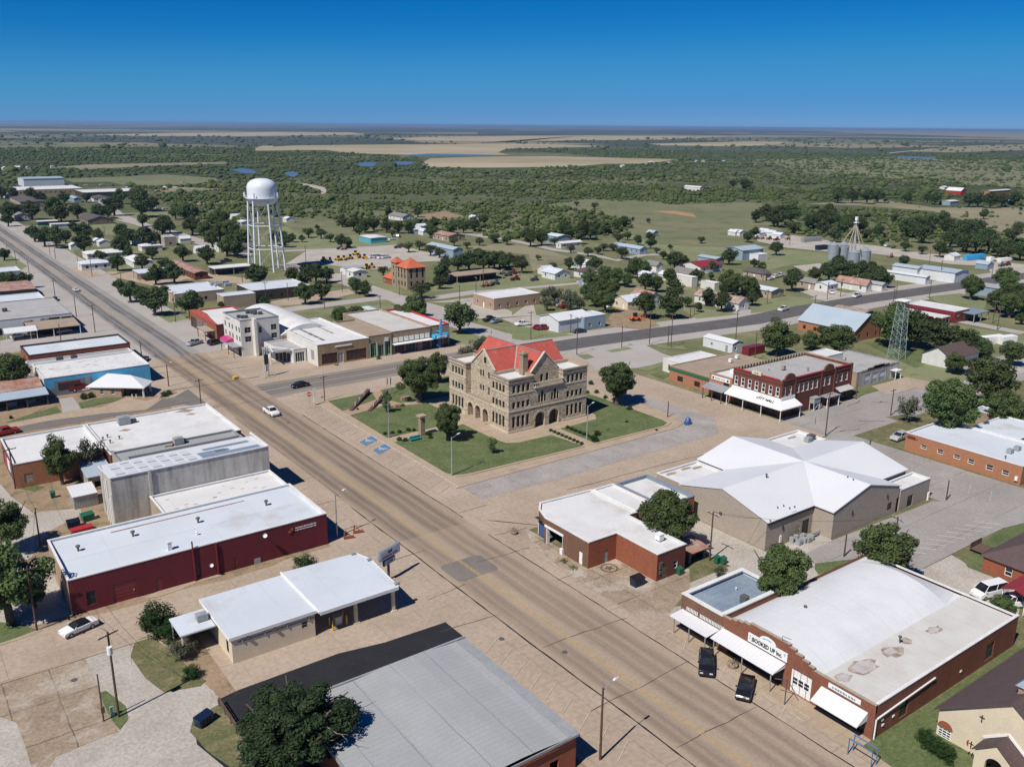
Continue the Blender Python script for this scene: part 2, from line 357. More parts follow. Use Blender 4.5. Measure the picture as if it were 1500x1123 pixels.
 # ---------------------------------------------------------------- walls, openings
def offset(poly,d):
 """offset a CCW polygon outward by d (mitred)"""
 n=len(poly);out=[]
 for i in range(n):
  a,b,c=Vector(poly[i-1][:2]),Vector(poly[i][:2]),Vector(poly[(i+1)%n][:2])
  e1=(b-a).normalized();e2=(c-b).normalized()
  n1=Vector((e1.y,-e1.x));n2=Vector((e2.y,-e2.x))
  k=(n1+n2);k=k/max(.2,(1+n1.dot(n2)))
  out.append((b.x+k.x*d,b.y+k.y*d))
 return out
def wallface(mb,p0,p1,z0,z1,ops=(),depth=.2,mi=0):
 p0,p1=Vector((p0[0],p0[1])),Vector((p1[0],p1[1]));L=(p1-p0).length;u=(p1-p0)/L;inn=Vector((-u.y,u.x))
 P=lambda a,z,dd=0:(p0.x+u.x*a+inn.x*dd,p0.y+u.y*a+inn.y*dd,z)
 us=sorted({0,L,*[min(max(o[i],0),L)for o in ops for i in(0,1)]});zs=sorted({z0,z1,*[min(max(o[i],z0),z1)for o in ops for i in(2,3)]})
 for i in range(len(us)-1):
  for j in range(len(zs)-1):
   a,b,c,d=us[i],us[i+1],zs[j],zs[j+1]
   if b-a<1e-4 or d-c<1e-4:continue
   mx,mz=(a+b)/2,(c+d)/2
   if any(o[0]<mx<o[1]and o[2]<mz<o[3]for o in ops):continue
   mb.quad(P(a,c),P(b,c),P(b,d),P(a,d),mi)
 for o in ops:
  a,b,c,d=max(o[0],0),min(o[1],L),max(o[2],z0),min(o[3],z1)
  mb.quad(P(a,c),P(a,d),P(a,d,depth),P(a,c,depth),mi);mb.quad(P(b,d),P(b,c),P(b,c,depth),P(b,d,depth),mi)
  mb.quad(P(a,d),P(b,d),P(b,d,depth),P(a,d,depth),mi);mb.quad(P(b,c),P(a,c),P(a,c,depth),P(b,c,depth),mi)
_wc={}
def filler(kind,w,h):
 """meshes (main, extra) for an opening of size w x h, origin at the lower left of the recess plane, x along the wall, y inward"""
 key=(kind,round(w,2),round(h,2))
 if key in _wc:return _wc[key]
 st=dict(FILL[kind]);fr,gl=MB(),MB();t=st.get('t',.08);nx,ny=st.get('nx',1),st.get('ny',1)
 nm=st.get('name','window')
 if st.get('solid'):
  fr.box(0,-.02,0,w,.06,h)
  k=st.get('panels',0)
  for i in range(k):
   z=h*(i+.12)/k;fr.box(w*.06,-.05,z,w*.94,-.02,h*(i+.88)/k)
  if st.get('lite'):
   for r in range(2):
    for c in range(3):
     gl.box(w*(.1+.28*c),-.08,h*(.40+.15*r),w*(.1+.28*c)+w*.22,-.05,h*(.40+.15*r)+h*.10)
  else:gl.box(w*.86,-.12,h*.45,w*.92,-.02,h*.5)
  sub='window_lite' if st.get('lite')else 'handle'
 else:
  for a in((0,0,t,h),(w-t,0,w,h),(t,0,w-t,t),(t,h-t,w-t,h)):fr.box(a[0],-.06,a[1],a[2],.02,a[3])
  for i in range(1,nx):x=w*i/nx;fr.box(x-t*.35,-.05,t,x+t*.35,.02,h-t)
  for i in range(1,ny):z=h*i/ny;fr.box(t,-.045,z-t*.35,w-t,.02,z+t*.35)
  if st.get('sill'):fr.box(-.08,-.22,-.10,w+.08,.02,-.005)
  gl.box(t*.5,.022,t*.5,w-t*.5,.05,h-t*.5);sub='pane'
 r=(nm,fr.mesh(nm,[st['frame']]),sub,gl.mesh(sub,[st.get('glass','glass')]));_wc[key]=r;return r
FILL={'white':dict(frame='trim_white',ny=2),'whitegrid':dict(frame='trim_white',nx=3,ny=4,t=.1),'dark':dict(frame='trim_dark',ny=2),'stone':dict(frame='trim_dark',ny=2,t=.05,sill=False),'shop':dict(frame='trim_dark',nx=4,t=.09),'shopred':dict(frame='maroon_paint',nx=5,t=.1,glass='glass_shade'),'shopgreen':dict(frame='pale_green',nx=3,t=.14),'shopwhite':dict(frame='trim_white',nx=4,t=.12),'shopblue':dict(frame='blue_paint',nx=3,t=.12),'cityw':dict(frame='trim_white',ny=2,t=.16,sill=True),'hotel':dict(frame='trim_grey',nx=2,ny=2,t=.08),'tan':dict(frame='stucco_tan',ny=2),'door_white':dict(frame='trim_white',solid=True,panels=2,name='door',glass='steel_dark'),'door_grey':dict(frame='trim_grey',solid=True,panels=2,name='door',glass='steel_dark'),'door_tan':dict(frame='stucco_tan',solid=True,panels=2,name='door',glass='steel_dark'),'door_maroon':dict(frame='maroon_paint',solid=True,panels=3,name='door',glass='steel_dark'),'door_dark':dict(frame='trim_dark',solid=True,panels=2,name='door',glass='steel'),'garage_white':dict(frame='trim_white',solid=True,panels=4,lite=True,name='garage_door',glass='glass'),'garage_maroon':dict(frame='maroon_paint',solid=True,panels=5,name='garage_door',glass='steel'),'garage_blue':dict(frame='roof_blue',solid=True,panels=4,lite=True,name='garage_door',glass='trim_white'),'garage_brown':dict(frame='metal_wall_brown',solid=True,panels=4,name='garage_door',glass='steel'),'void':dict(frame='trim_dark',t=.05,glass='trim_dark',name='doorway'),}
def put_opening(T,p0,p1,op,depth=.2):
 a,b,c,d=op[:4];kind=op[4]
 p0,p1=Vector((p0[0],p0[1])),Vector((p1[0],p1[1]));u=(p1-p0).normalized();inn=Vector((-u.y,u.x))
 w,h=round(b-a,1),round(d-c,1)
 nm,fm,sub,gm=filler(kind,w,h)
 pos=p0+u*a+inn*(depth-.06);sx=(b-a)/w;sz=(d-c)/h
 o=place(nm,fm,T,None,(pos.x,pos.y,c),atan2(u.y,u.x));o.scale=(sx,1,sz)
 g=bpy.data.objects.new(sub,gm);col.objects.link(g);g.parent=o
 return o
def flat(T,poly,h,par=.45,wall='brick_red',roof='roof_white',cop='coping_white',ops=None,z0=0.0,edges=None,copt=.28,wallmats=None,copz=.1):
 """flat-roofed block; poly CCW; ops {edge index: [(u0,u1,z0,z1,kind)]}; returns roof object"""
 ops=ops or{};n=len(poly);mb=MB();inner=offset(poly,-.25);mats=[wall]
 for i in range(n):
  p,q=poly[i],poly[(i+1)%n];mi=0
  if wallmats and i in wallmats:
   if wallmats[i]not in mats:mats.append(wallmats[i])
   mi=mats.index(wallmats[i])
  wallface(mb,p,q,z0,h,ops.get(i,()),mi=mi)
  a,b=inner[i],inner[(i+1)%n];ic=mats.index(cop or wall)if(cop or wall)in mats else(mats.append(cop or wall)or len(mats)-1);mb.quad((b[0],b[1],h-par),(a[0],a[1],h-par),(a[0],a[1],h),(b[0],b[1],h),ic)
  mb.quad((p[0],p[1],h),(q[0],q[1],h),(b[0],b[1],h),(a[0],a[1],h),mi)
 mb.build('wall',mats,T)
 for i,lst in ops.items():
  for op in lst:
   if len(op)>4 and op[4]:put_opening(T,poly[i],poly[(i+1)%n],op)
 rb=MB();r2=offset(poly,-.2);rb.poly(r2,h-par-.003);ro=rb.build('roof',roof,T)
 if cop:
  cb=MB();o1=offset(poly,.06);o2=offset(poly,-copt);zt=h+copz;zb=h-.06
  for i in range(n):
   j=(i+1)%n;a,b,c,d=o1[i],o1[j],o2[j],o2[i]
   cb.quad((*a,zt),(*b,zt),(*c,zt),(*d,zt));cb.quad((*a,zb),(*b,zb),(*b,zt),(*a,zt));cb.quad((*c,zb),(*d,zb),(*d,zt),(*c,zt))
  cb.build('coping',cop,T)
 return ro
def rect(x0,y0,x1,y1):return[(x0,y0),(x1,y0),(x1,y1),(x0,y1)]
def fit(z,near=None,left=None,right=None,far=None):
 """rectangle from photo pixels of its corners at height z: near (x0,y0), left (x0,y1), right (x1,y0), far (x1,y1)"""
 xs0,xs1,ys0,ys1=[],[],[],[]
 for p,a,b in((near,xs0,ys0),(left,xs0,ys1),(right,xs1,ys0),(far,xs1,ys1)):
  if p:g=G(p[0],p[1],z);a.append(g[0]);b.append(g[1])
 f=lambda l:sum(l)/len(l)if l else 0
 return f(xs0),f(ys0),f(xs1),f(ys1)
def opW(R_,tl_,br_,kind,x=None):
 """opening on the west face given two photo pixels (upper left, lower right); u runs from y1 down to y0 (edge 3)"""
 x=R_[0]if x is None else x;a=onx(*tl_,x);b=onx(*br_,x)
 return(R_[3]-a[0],R_[3]-b[0],min(a[1],b[1]),max(a[1],b[1]),kind)
def opS(R_,tl_,br_,kind):
 a=ony(*tl_,R_[1]);b=ony(*br_,R_[1])
 return(a[0]-R_[0],b[0]-R_[0],min(a[1],b[1]),max(a[1],b[1]),kind)
def oprow(u0,u1,w,z0,z1,n,kind):
 return[(u0+(u1-u0)*(i+.5)/n-w/2,u0+(u1-u0)*(i+.5)/n+w/2,z0,z1,kind)for i in range(n)]
 # ---------------------------------------------------------------- pitched roofs
def pitched(T,x0,y0,x1,y1,hw,hr,kind='gable',axis='x',wall='siding_white',roof='roof_greyshingle',over=.5,ops=None,th=.14,gable_mat=None,walls=True,fascia=None):
 ops=ops or{}
 P=rect(x0,y0,x1,y1);mats=[wall]+([gable_mat]if gable_mat else[]);gi=1 if gable_mat else 0
 if walls:
  mb=MB()
  for i in range(4):wallface(mb,P[i],P[(i+1)%4],0,hw,ops.get(i,()))
  if kind=='gable':
   if axis=='x':
    ym=(y0+y1)/2;mb.tri((x0,y1,hw),(x0,y0,hw),(x0,ym,hw+hr),gi);mb.tri((x1,y0,hw),(x1,y1,hw),(x1,ym,hw+hr),gi)
   else:
    xm=(x0+x1)/2;mb.tri((x0,y0,hw),(x1,y0,hw),(xm,y0,hw+hr),gi);mb.tri((x1,y1,hw),(x0,y1,hw),(xm,y1,hw+hr),gi)
  mb.build('wall',mats,T)
  for i,lst in ops.items():
   for op in lst:
    if len(op)>4 and op[4]:put_opening(T,P[i],P[(i+1)%4],op)
 rb=MB();o=over
 if axis=='x':half=(y1-y0)/2
 else:half=(x1-x0)/2
 dz=hr/half*o;X0,Y0,X1,Y1=x0-o,y0-o,x1+o,y1+o;e=hw-dz+.03;t=hw+hr+.03
 xm,ym=(x0+x1)/2,(y0+y1)/2
 if kind=='gable':
  pl=[[(X0,Y0,e),(X1,Y0,e),(X1,ym,t),(X0,ym,t)],[(X1,Y1,e),(X0,Y1,e),(X0,ym,t),(X1,ym,t)]]if axis=='x' else[[(X0,Y1,e),(X0,Y0,e),(xm,Y0,t),(xm,Y1,t)],[(X1,Y0,e),(X1,Y1,e),(xm,Y1,t),(xm,Y0,t)]]
 else:
  ins=half+o
  if axis=='x':a,b=(X0+ins,ym,t),(X1-ins,ym,t)
  else:a,b=(xm,Y0+ins,t),(xm,Y1-ins,t)
  c=[(X0,Y0,e),(X1,Y0,e),(X1,Y1,e),(X0,Y1,e)]
  pl=[[c[0],c[1],b,a],[c[1],c[2],b],[c[2],c[3],a,b],[c[3],c[0],a]]if axis=='x' else[[c[0],c[1],a],[c[1],c[2],b,a],[c[2],c[3],b],[c[3],c[0],a,b]]
 for f in pl:
  top=[(p[0],p[1],p[2]+th)for p in f];n=len(f)
  rb.add(top,[list(range(n))]);rb.add(f,[list(range(n-1,-1,-1))])
  for i in range(n):
   j=(i+1)%n;rb.quad(f[i],f[j],top[j],top[i])
 ro=rb.build('roof',roof,T)
 return ro
def shed(T,x0,y0,x1,y1,hlo,hhi,low='y0',mat_='roof_metalwhite',th=.12,name='canopy',parent=None):
 """a sloping slab; low says which side is the low one"""
 z={'x0':(hlo,hhi,hhi,hlo),'x1':(hhi,hlo,hlo,hhi),'y0':(hlo,hlo,hhi,hhi),'y1':(hhi,hhi,hlo,hlo)}[low]
 P=rect(x0,y0,x1,y1);mb=MB();top=[(P[i][0],P[i][1],z[i]+th)for i in range(4)];bot=[(P[i][0],P[i][1],z[i])for i in range(4)]
 mb.add(top,[[0,1,2,3]]);mb.add(bot,[[3,2,1,0]])
 for i in range(4):j=(i+1)%4;mb.quad(bot[i],bot[j],top[j],top[i])
 return mb.build(name,mat_,parent or T)
def posts(T,pts,h,r=.08,m='trim_white',name='post'):
 for p in pts:
  b=MB();b.box(p[0]-r,p[1]-r,0,p[0]+r,p[1]+r,h if not isinstance(h,(list,tuple))else h[0]);b.build(name,m,T)
_acm={}
def roof_unit(parent,x,y,z,s=1.0,m='ac_grey',kind='ac'):
 key=(kind,m)
 if key not in _acm:
  a=MB()
  if kind=='ac':
   a.box(-.7,-.55,.12,.7,.55,1.0);a.box(-.6,-.45,0,.6,.45,.12)
   a.cyl((0,0,1.0),(0,0,1.06),.42,.42,12);a.cyl((0,0,1.06),(0,0,1.1),.12,.12,8)
   for i in range(4):a.box(-.72,-.4,.25+i*.18,-.70,.4,.31+i*.18)
  elif kind=='swamp':
   a.box(-.5,-.5,.25,.5,.5,1.2);a.box(-.55,-.55,1.2,.55,.55,1.27);a.box(-.12,-.12,0,.12,.12,.25)
  else:
   a.cyl((0,0,0),(0,0,.55),.12,.12,8);a.lathe((0,0,.5),[(.12,0),(.26,.1),(.26,.25),(.05,.38)],10)
  _acm[key]=a.mesh('rooftop_unit' if kind!='vent' else 'roof_vent',[m])
 o=bpy.data.objects.new('rooftop_unit' if kind!='vent' else 'roof_vent',_acm[key]);col.objects.link(o)
 o.parent=parent;o.location=(x,y,z);o.scale=(s,s,s);return o
def text_mesh(body,size,mname,bold=.0,ext=.02):
 cu=bpy.data.curves.new('lettering','FONT');cu.body=body;cu.size=size;cu.extrude=ext;cu.offset=bold;cu.align_x='CENTER';cu.align_y='CENTER'
 cu.resolution_u=3
 o=bpy.data.objects.new('lettering',cu);col.objects.link(o);dg=bpy.context.evaluated_depsgraph_get()
 me=bpy.data.meshes.new_from_object(o.evaluated_get(dg));bpy.data.objects.remove(o)
 me.materials.clear();me.materials.append(M[mname]);return me
def lettering(T,body,size,mname,loc,face='W',parent=None,bold=.01,tilt=0,width=None):
 me=text_mesh(body,size,mname,bold);o=bpy.data.objects.new('lettering',me);col.objects.link(o)
 p=parent or T;o.parent=p;L=Vector(loc);o.location=L-p.location if p.type=='EMPTY' else L
 rz={'W':-pi/2,'S':0}.get(face,face);o.rotation_euler=(pi/2-tilt,0,rz)
 if width:
  xs=[v.co.x for v in me.vertices];o.scale.x=width/(max(xs)-min(xs))
 return o
def dashes(T,n,w,h,m_,loc,face='S',rows=1):
 """lettering too small to read in the photograph: short uneven marks"""
 r=random.Random(n);b=MB()
 for j in range(rows):
  u=-w/2
  for i in range(n):
   k=w/n*r.uniform(.5,.85);z=-j*h*1.6;b.box(u,-.02,z-h/2*r.uniform(.7,1),u+k,.0,z+h/2*r.uniform(.6,1));u+=w/n
 o=b.build('lettering',m_,T);o['kind']='stuff';o.location=Vector(loc)-T.location;o.rotation_euler.z={'S':0,'W':-pi/2}.get(face,face);return o
def ribbon(pts,w):
 """left and right edges of a strip along pts"""
 P=[Vector(p[:2])for p in pts];L,R=[],[]
 for i,p in enumerate(P):
  d=(P[min(i+1,len(P)-1)]-P[max(i-1,0)]).normalized();n=Vector((-d.y,d.x))
  ww=w if isinstance(w,(int,float))else w[i]
  L.append(p+n*ww/2);R.append(p-n*ww/2)
 return L,R
 # ================================================================ GROUND, ROADS, LAWNS
def struct(o,label=None):
 o['kind']='structure'
 if label:o['label']=label
 return o
def gmat_land():
 m,nt,b=_nt('range_land');L=nt.links;v=_coord(nt)
 grass,dry,brush=(.165,.175,.085),(.29,.265,.16),(.060,.078,.038)
 n1=_noise(nt,v,.0035,6,.6,.42,.60);n2=_noise(nt,v,.02,6,.6,.42,.62);n3=_noise(nt,v,.12,4,.6,.35,.7)
 cur=_mix(nt,grass,dry,_math(nt,'MULTIPLY',n2,.7));cur=_mix(nt,cur,(.085,.105,.045),_math(nt,'MULTIPLY',n3,.55))
 vf=_coord(nt,(.25,1.0,1.0));n4=_noise(nt,vf,.0022,5,.62,.40,.52)
 sep=nt.nodes.new('ShaderNodeSeparateXYZ');L.new(v,sep.inputs[0])
 r=_math(nt,'SQRT',_math(nt,'ADD',_math(nt,'MULTIPLY',sep.outputs[0],sep.outputs[0]),_math(nt,'MULTIPLY',sep.outputs[1],sep.outputs[1])))
 far=nt.nodes.new('ShaderNodeMapRange');far.inputs[1].default_value=500;far.inputs[2].default_value=1100;L.new(r,far.inputs[0])
 cur=_mix(nt,cur,brush,_math(nt,'MULTIPLY',_math(nt,'MULTIPLY',n4,far.outputs[0]),.9))
 vv=nt.nodes.new('ShaderNodeTexVoronoi');vv.distance='CHEBYCHEV';vv.inputs['Scale'].default_value=.0011;vv.inputs['Randomness'].default_value=.8;L.new(v,vv.inputs['Vector'])
 sp=nt.nodes.new('ShaderNodeSeparateXYZ');L.new(vv.outputs['Color'],sp.inputs[0])
 fm=nt.nodes.new('ShaderNodeMapRange');fm.inputs[1].default_value=2200;fm.inputs[2].default_value=3200;L.new(r,fm.inputs[0])
 cell=_mix(nt,(.075,.088,.06),(.34,.29,.20),_math(nt,'GREATER_THAN',sp.outputs[0],.66));cell=_mix(nt,cell,(.19,.19,.13),_math(nt,'GREATER_THAN',sp.outputs[1],.7))
 cur=_mix(nt,cur,cell,_math(nt,'MULTIPLY',fm.outputs[0],.9));M['_cell']=None
 n5=_noise(nt,v,.06,5,.7,.45,.6)
 cur=_mix(nt,cur,(.040,.058,.024),_math(nt,'MULTIPLY',_math(nt,'MULTIPLY',n5,far.outputs[0]),.7))
 n6=_noise(nt,v,1.2,4,.65,.3,.75)
 cur=_mix(nt,cur,_mix(nt,(.72,)*3,(1.15,)*3,n6),1.0,'MULTIPLY')
 L.new(cur,b.inputs['Base Color']);b.inputs['Roughness'].default_value=1;b.inputs['Specular IOR Level'].default_value=.1
 M['land']=m
gmat_land()
S={}
def defs2():
 M['concrete_brown']=mat('tan_street_concrete',(.43,.345,.27),(.355,.28,.21),.09,.9,spec=.2,amt=.9,fine=.10,fscale=1.5,stains=(((.24,.18,.13),.05,.55,.75,.45),((.46,.385,.31),.11,.58,.72,.45),((.16,.12,.085),.5,.68,.8,.5)),seams=(6.1,9.1,.07,(.2,.155,.12)))
 M['concrete_pale']=mat('pale_sidewalk_concrete',(.43,.34,.25),(.34,.26,.185),.35,.9,spec=.2,fine=.1,seams=(1.8,1.8,.05,(.2,.16,.12)),stains=(((.24,.18,.12),.25,.58,.75,.5),))
 M['concrete_worn']=mat('broken_old_slab',(.36,.28,.20),(.27,.205,.145),.3,.95,fine=.16,fscale=2.5,amt=.9,seams=(5.2,7.5,.16,(.08,.065,.05)),stains=(((.50,.45,.38),.18,.50,.66,.75),((.17,.125,.085),.35,.58,.72,.6)))
 M['asphalt_grey']=mat('grey_old_asphalt',(.33,.305,.285),(.27,.25,.235),.08,.9,fine=.1,fscale=2,amt=.9,seams=(0,7.3,.10,(.08,.075,.07)),stains=(((.40,.375,.35),.09,.52,.7,.6),((.18,.165,.15),.3,.62,.78,.5)))
 M['concrete_grey']=mat('worn_grey_concrete',(.36,.325,.30),(.29,.26,.24),.15,.9,fine=.1,fscale=2,amt=.9,seams=(2.9,0,.05,(.22,.2,.18)),stains=(((.42,.39,.36),.2,.5,.7,.6),((.2,.17,.15),.3,.6,.78,.5)))
 M['roof_book']=mat('stained_membrane_roof',(.58,.57,.545),(.50,.48,.45),.25,.85,fine=.06,seams=(3.4,0,.06,(.4,.38,.35)),stains=(((.44,.37,.30),.16,.52,.75,.55),))
 M['roof_white2']=mat('dusty_patched_roof',(.55,.53,.50),(.44,.41,.38),.25,.9,fine=.08,stains=(((.36,.31,.27),.3,.55,.75,.5),))
 M['asphalt_mid']=mat('weathered_asphalt',(.18,.16,.145),(.15,.135,.12),.12,.9,fine=.1,fscale=2,stains=(((.24,.215,.19),.15,.55,.7,.5),))
 M['asphalt_new']=mat('fresh_black_asphalt',(.020,.020,.024),(.028,.028,.032),.3,.85,fine=.2,fscale=4,stains=(((.06,.06,.06),.4,.62,.8,.5),))
 M['asphalt_patch']=mat('dark_patch',(.17,.155,.14),(.25,.215,.18),.25,.9,fine=.1)
 M['road_light']=mat('pale_chip_seal',(.40,.37,.34),(.33,.30,.27),.07,.95,fine=.06,stains=(((.27,.25,.22),.15,.55,.75,.5),))
 M['gravel_white']=mat('white_caliche_gravel',(.47,.43,.38),(.38,.34,.29),.12,.98,fine=.14,fscale=2.5,amt=.9,stains=(((.29,.23,.17),.2,.55,.75,.6),))
 M['dirt']=mat('dry_dirt',(.34,.24,.16),(.27,.20,.125),.25,.98,fine=.14,fscale=2.5,amt=.9,stains=(((.12,.12,.055),.35,.5,.68,.7),))
 M['dirt_orange']=mat('orange_soil',(.40,.24,.13),(.32,.2,.12),.25,.98,fine=.12)
 M['weeds']=mat('weedy_dry_grass',(.17,.155,.075),(.11,.12,.05),.5,.98,fine=.2,fscale=3,amt=.9,stains=(((.3,.24,.15),.45,.5,.68,.6),))
 M['lawn']=mat('green_lawn',(.098,.132,.046),(.142,.166,.072),.22,.98,fine=.2,fscale=2.2,amt=.9,stains=(((.19,.185,.09),.13,.55,.72,.5),((.055,.095,.028),.3,.52,.7,.55)))
 M['lawn_pale']=mat('pale_lawn',(.17,.195,.09),(.23,.235,.13),.06,.98,fine=.1,fscale=1.5,amt=.9,stains=(((.25,.22,.13),.09,.55,.72,.5),((.085,.115,.04),.2,.55,.7,.5)))
 M['field_tan']=mat('harvested_wheat_field',(.40,.33,.215),(.27,.23,.14),.003,1,fine=0,amt=.9,stains=(((.20,.17,.10),.004,.55,.68,.5),))
 M['field_olive']=mat('dry_pasture',(.26,.23,.145),(.20,.18,.11),.006,1,fine=0,amt=.9,stains=(((.11,.12,.06),.02,.52,.66,.6),))
 M['field_mixed']=mat('mixed_pasture',(.19,.185,.105),(.13,.14,.07),.01,1,fine=0,amt=.9,stains=(((.10,.115,.055),.02,.5,.62,.7),((.27,.23,.15),.006,.58,.7,.6)))
 M['field_green']=mat('green_pasture',(.145,.16,.075),(.19,.18,.10),.012,1,fine=.06,fscale=.3,amt=.9,stains=(((.085,.105,.045),.05,.52,.64,.6),((.30,.24,.16),.018,.62,.74,.5)))
 M['field_dark']=mat('dark_brush_country',(.068,.08,.06),(.05,.062,.05),.004,1,fine=.15,fscale=.05,amt=.9)
 M['field_burnt']=mat('dark_ploughed_land',(.070,.088,.050),(.085,.10,.055),.006,1,fine=.2,fscale=.04)
 m,nt,b=_nt('pond_water');b.inputs['Base Color'].default_value=(.09,.16,.24,1);b.inputs['Roughness'].default_value=.35;b.inputs['Specular IOR Level'].default_value=.4;M['water']=m
 def tracked(name,base,dark,light,centre,axis,lanes,w):
  m,nt,b=_nt(name);L=nt.links;v=_coord(nt);sep=nt.nodes.new('ShaderNodeSeparateXYZ');L.new(v,sep.inputs[0])
  t=_math(nt,'SUBTRACT',sep.outputs[axis],centre)
  wob=_noise(nt,v,.05,3,.6,.2,.8);t=_math(nt,'ADD',t,_math(nt,'MULTIPLY',_math(nt,'SUBTRACT',wob,.5),.7))
  msk=None
  for c in lanes:
   d=_math(nt,'ABSOLUTE',_math(nt,'SUBTRACT',t,c))
   r=nt.nodes.new('ShaderNodeMapRange');r.interpolation_type='SMOOTHSTEP';r.inputs[1].default_value=0;r.inputs[2].default_value=w;r.inputs[3].default_value=1;r.inputs[4].default_value=0
   L.new(d,r.inputs[0]);msk=r.outputs[0]if msk is None else _math(nt,'MAXIMUM',msk,r.outputs[0])
  vs=_coord(nt,(1,.05,1)if axis==0 else(.05,1,1));st=_noise(nt,vs,.9,5,.65,.3,.7)
  n1=_noise(nt,v,.06,5,.6,.35,.65);n2=_noise(nt,v,.5,5,.65,.35,.7)
  cur=_mix(nt,base,light,_math(nt,'MULTIPLY',n1,.6));cur=_mix(nt,cur,dark,_math(nt,'MULTIPLY',msk,_math(nt,'ADD',_math(nt,'MULTIPLY',st,.65),.35)))
  cur=_mix(nt,cur,tuple(x*.75 for x in base),_math(nt,'MULTIPLY',n2,.25))
  k=_noise(nt,v,2.5,3,.6,.25,.75);cur=_mix(nt,cur,_mix(nt,(.86,)*3,(1.08,)*3,k),1.0,'MULTIPLY')
  L.new(cur,b.inputs['Base Color']);b.inputs['Roughness'].default_value=.9;b.inputs['Specular IOR Level'].default_value=.2
  return m
 M['main_tracks']=tracked('main_road_wheel_worn',(.32,.25,.185),(.125,.10,.082),(.38,.30,.225),68.3,0,(-3.0,-1.6,2.6,4.6,6.6),1.5)
 M['main_tracks_s']=tracked('main_road_lightly_worn',(.35,.275,.205),(.20,.155,.118),(.40,.32,.24),68.3,0,(-3.0,-1.6,2.6,4.6,6.6),1.5)
 M['main_tracks_n']=tracked('highway_wheel_worn_asphalt',(.27,.25,.235),(.05,.05,.055),(.35,.33,.31),68.3,0,(-3.2,-1.6,3.4,5.0),1.35)
 M['hwy_tracks']=tracked('cross_highway_asphalt',(.23,.20,.17),(.12,.105,.095),(.28,.25,.22),213.5,1,(-3.2,-1.4,1.6,3.4),1.3)
 M['hwy_dark']=mat('dark_highway_asphalt',(.095,.092,.092),(.14,.13,.125),.3,.9,fine=.08,stains=(((.17,.16,.15),.12,.55,.7,.5),))
defs2()
LAY=.012
_LZ={}
def lz(layer):
 _LZ[layer]=_LZ.get(layer,-1)+1
 return LAY*(layer+min(_LZ[layer],79)/80)
def sheet(name,pts,mname,layer,label=None):
 b=MB();P=[Vector((p[0],p[1]))for p in pts]
 area=sum(P[i-1].cross(P[i])for i in range(len(P)))
 if area<0:P.reverse()
 b.poly(P,lz(layer));return struct(b.build(name,mname),label)
def slab(name,pts,mname,z0,z1):
 P=[Vector((p[0],p[1]))for p in pts]
 if sum(P[i-1].cross(P[i])for i in range(len(P)))<0:P.reverse()
 b=MB();b.prism(P,z0,z1);return struct(b.build(name,mname))
def road(name,pts,w,mname,layer):
 L_,R_=ribbon(pts,w);b=MB();z=lz(layer)
 for i in range(len(L_)-1):b.quad((*R_[i],z),(*R_[i+1],z),(*L_[i+1],z),(*L_[i],z))
 return struct(b.build(name,mname))
def box_sheet(name,x0,y0,x1,y1,mname,layer):return sheet(name,rect(x0,y0,x1,y1),mname,layer)
def rpoly(x0,y0,x1,y1,r,n=5,corners='1111'):
 out=[]
 for k,(cx,cy,a0)in enumerate(((x0+r,y0+r,pi),(x1-r,y0+r,1.5*pi),(x1-r,y1-r,0),(x0+r,y1-r,.5*pi))):
  if corners[k]=='1':out+=[(cx+r*cos(a0+pi/2*i/n),cy+r*sin(a0+pi/2*i/n))for i in range(n+1)]
  else:out.append([(x0,y0),(x1,y0),(x1,y1),(x0,y1)][k])
 return out
def ground_base():
 a=[0];s=8
 while a[-1]<60000:a.append(a[-1]+s);s*=1.16
 a=sorted({-x for x in a}|set(a));n=len(a)
 vs=[(x,y,-.03)for y in a for x in a]
 fs=[(j*n+i,j*n+i+1,(j+1)*n+i+1,(j+1)*n+i)for j in range(n-1)for i in range(n-1)]
 me=bpy.data.meshes.new('ground');me.from_pydata(vs,[],fs);me.materials.append(M['land'])
 o=bpy.data.objects.new('ground',me);col.objects.link(o);struct(o,'flat range land of grass and brush running to the horizon')
ground_base()
# ---- downtown street surfaces (one wide concrete street grid)
box_sheet('town_ground',-60,20,54,300,'dirt',0)
box_sheet('town_ground',84,20,330,112,'weeds',0)
box_sheet('street',54.0,5,84.0,262,'concrete_brown',2)
box_sheet('road',63.4,118,77.3,196,'main_tracks',3)
box_sheet('road',63.4,5,77.3,118,'main_tracks_s',3)
box_sheet('street',84.0,109.5,167.5,137,'concrete_brown',2)
box_sheet('street',144,137,168,200,'concrete_brown',2)
box_sheet('street',84,197,148,228,'concrete_brown',2)
box_sheet('street',77.3,220,101,264,'concrete_brown',1)
box_sheet('street',101,227,146,229,'concrete_brown',1)
box_sheet('alley',102,80,110.5,97,'gravel_white',4)
box_sheet('gravel_lot',90,73.6,123,80.9,'gravel_white',3)
box_sheet('street',148,200,168,232,'road_light',2)
box_sheet('street',167.5,106,330,123,'asphalt_grey',2)
sheet('street',[(262,123),(330,123),(420,160),(430,140),(335,106)],'road_light',1)
box_sheet('street',-60,112.3,54,123.0,'concrete_brown',2)
box_sheet('parking_lot',28,84,57.3,112.3,'concrete_brown',2)
box_sheet('road',64,196,77.3,262,'main_tracks',4)
box_sheet('road',54,262,88,900,'road_light',2)
box_sheet('road',63.5,262,76.6,5000,'main_tracks_n',3)
box_sheet('road',58,900,84,5000,'asphalt_grey',2)
sheet('street',[(-60,213),(57,213.5),(62,206),(62,226),(57,221),(31.7,222.2),(26,219),(-60,220)],'asphalt_mid',3)
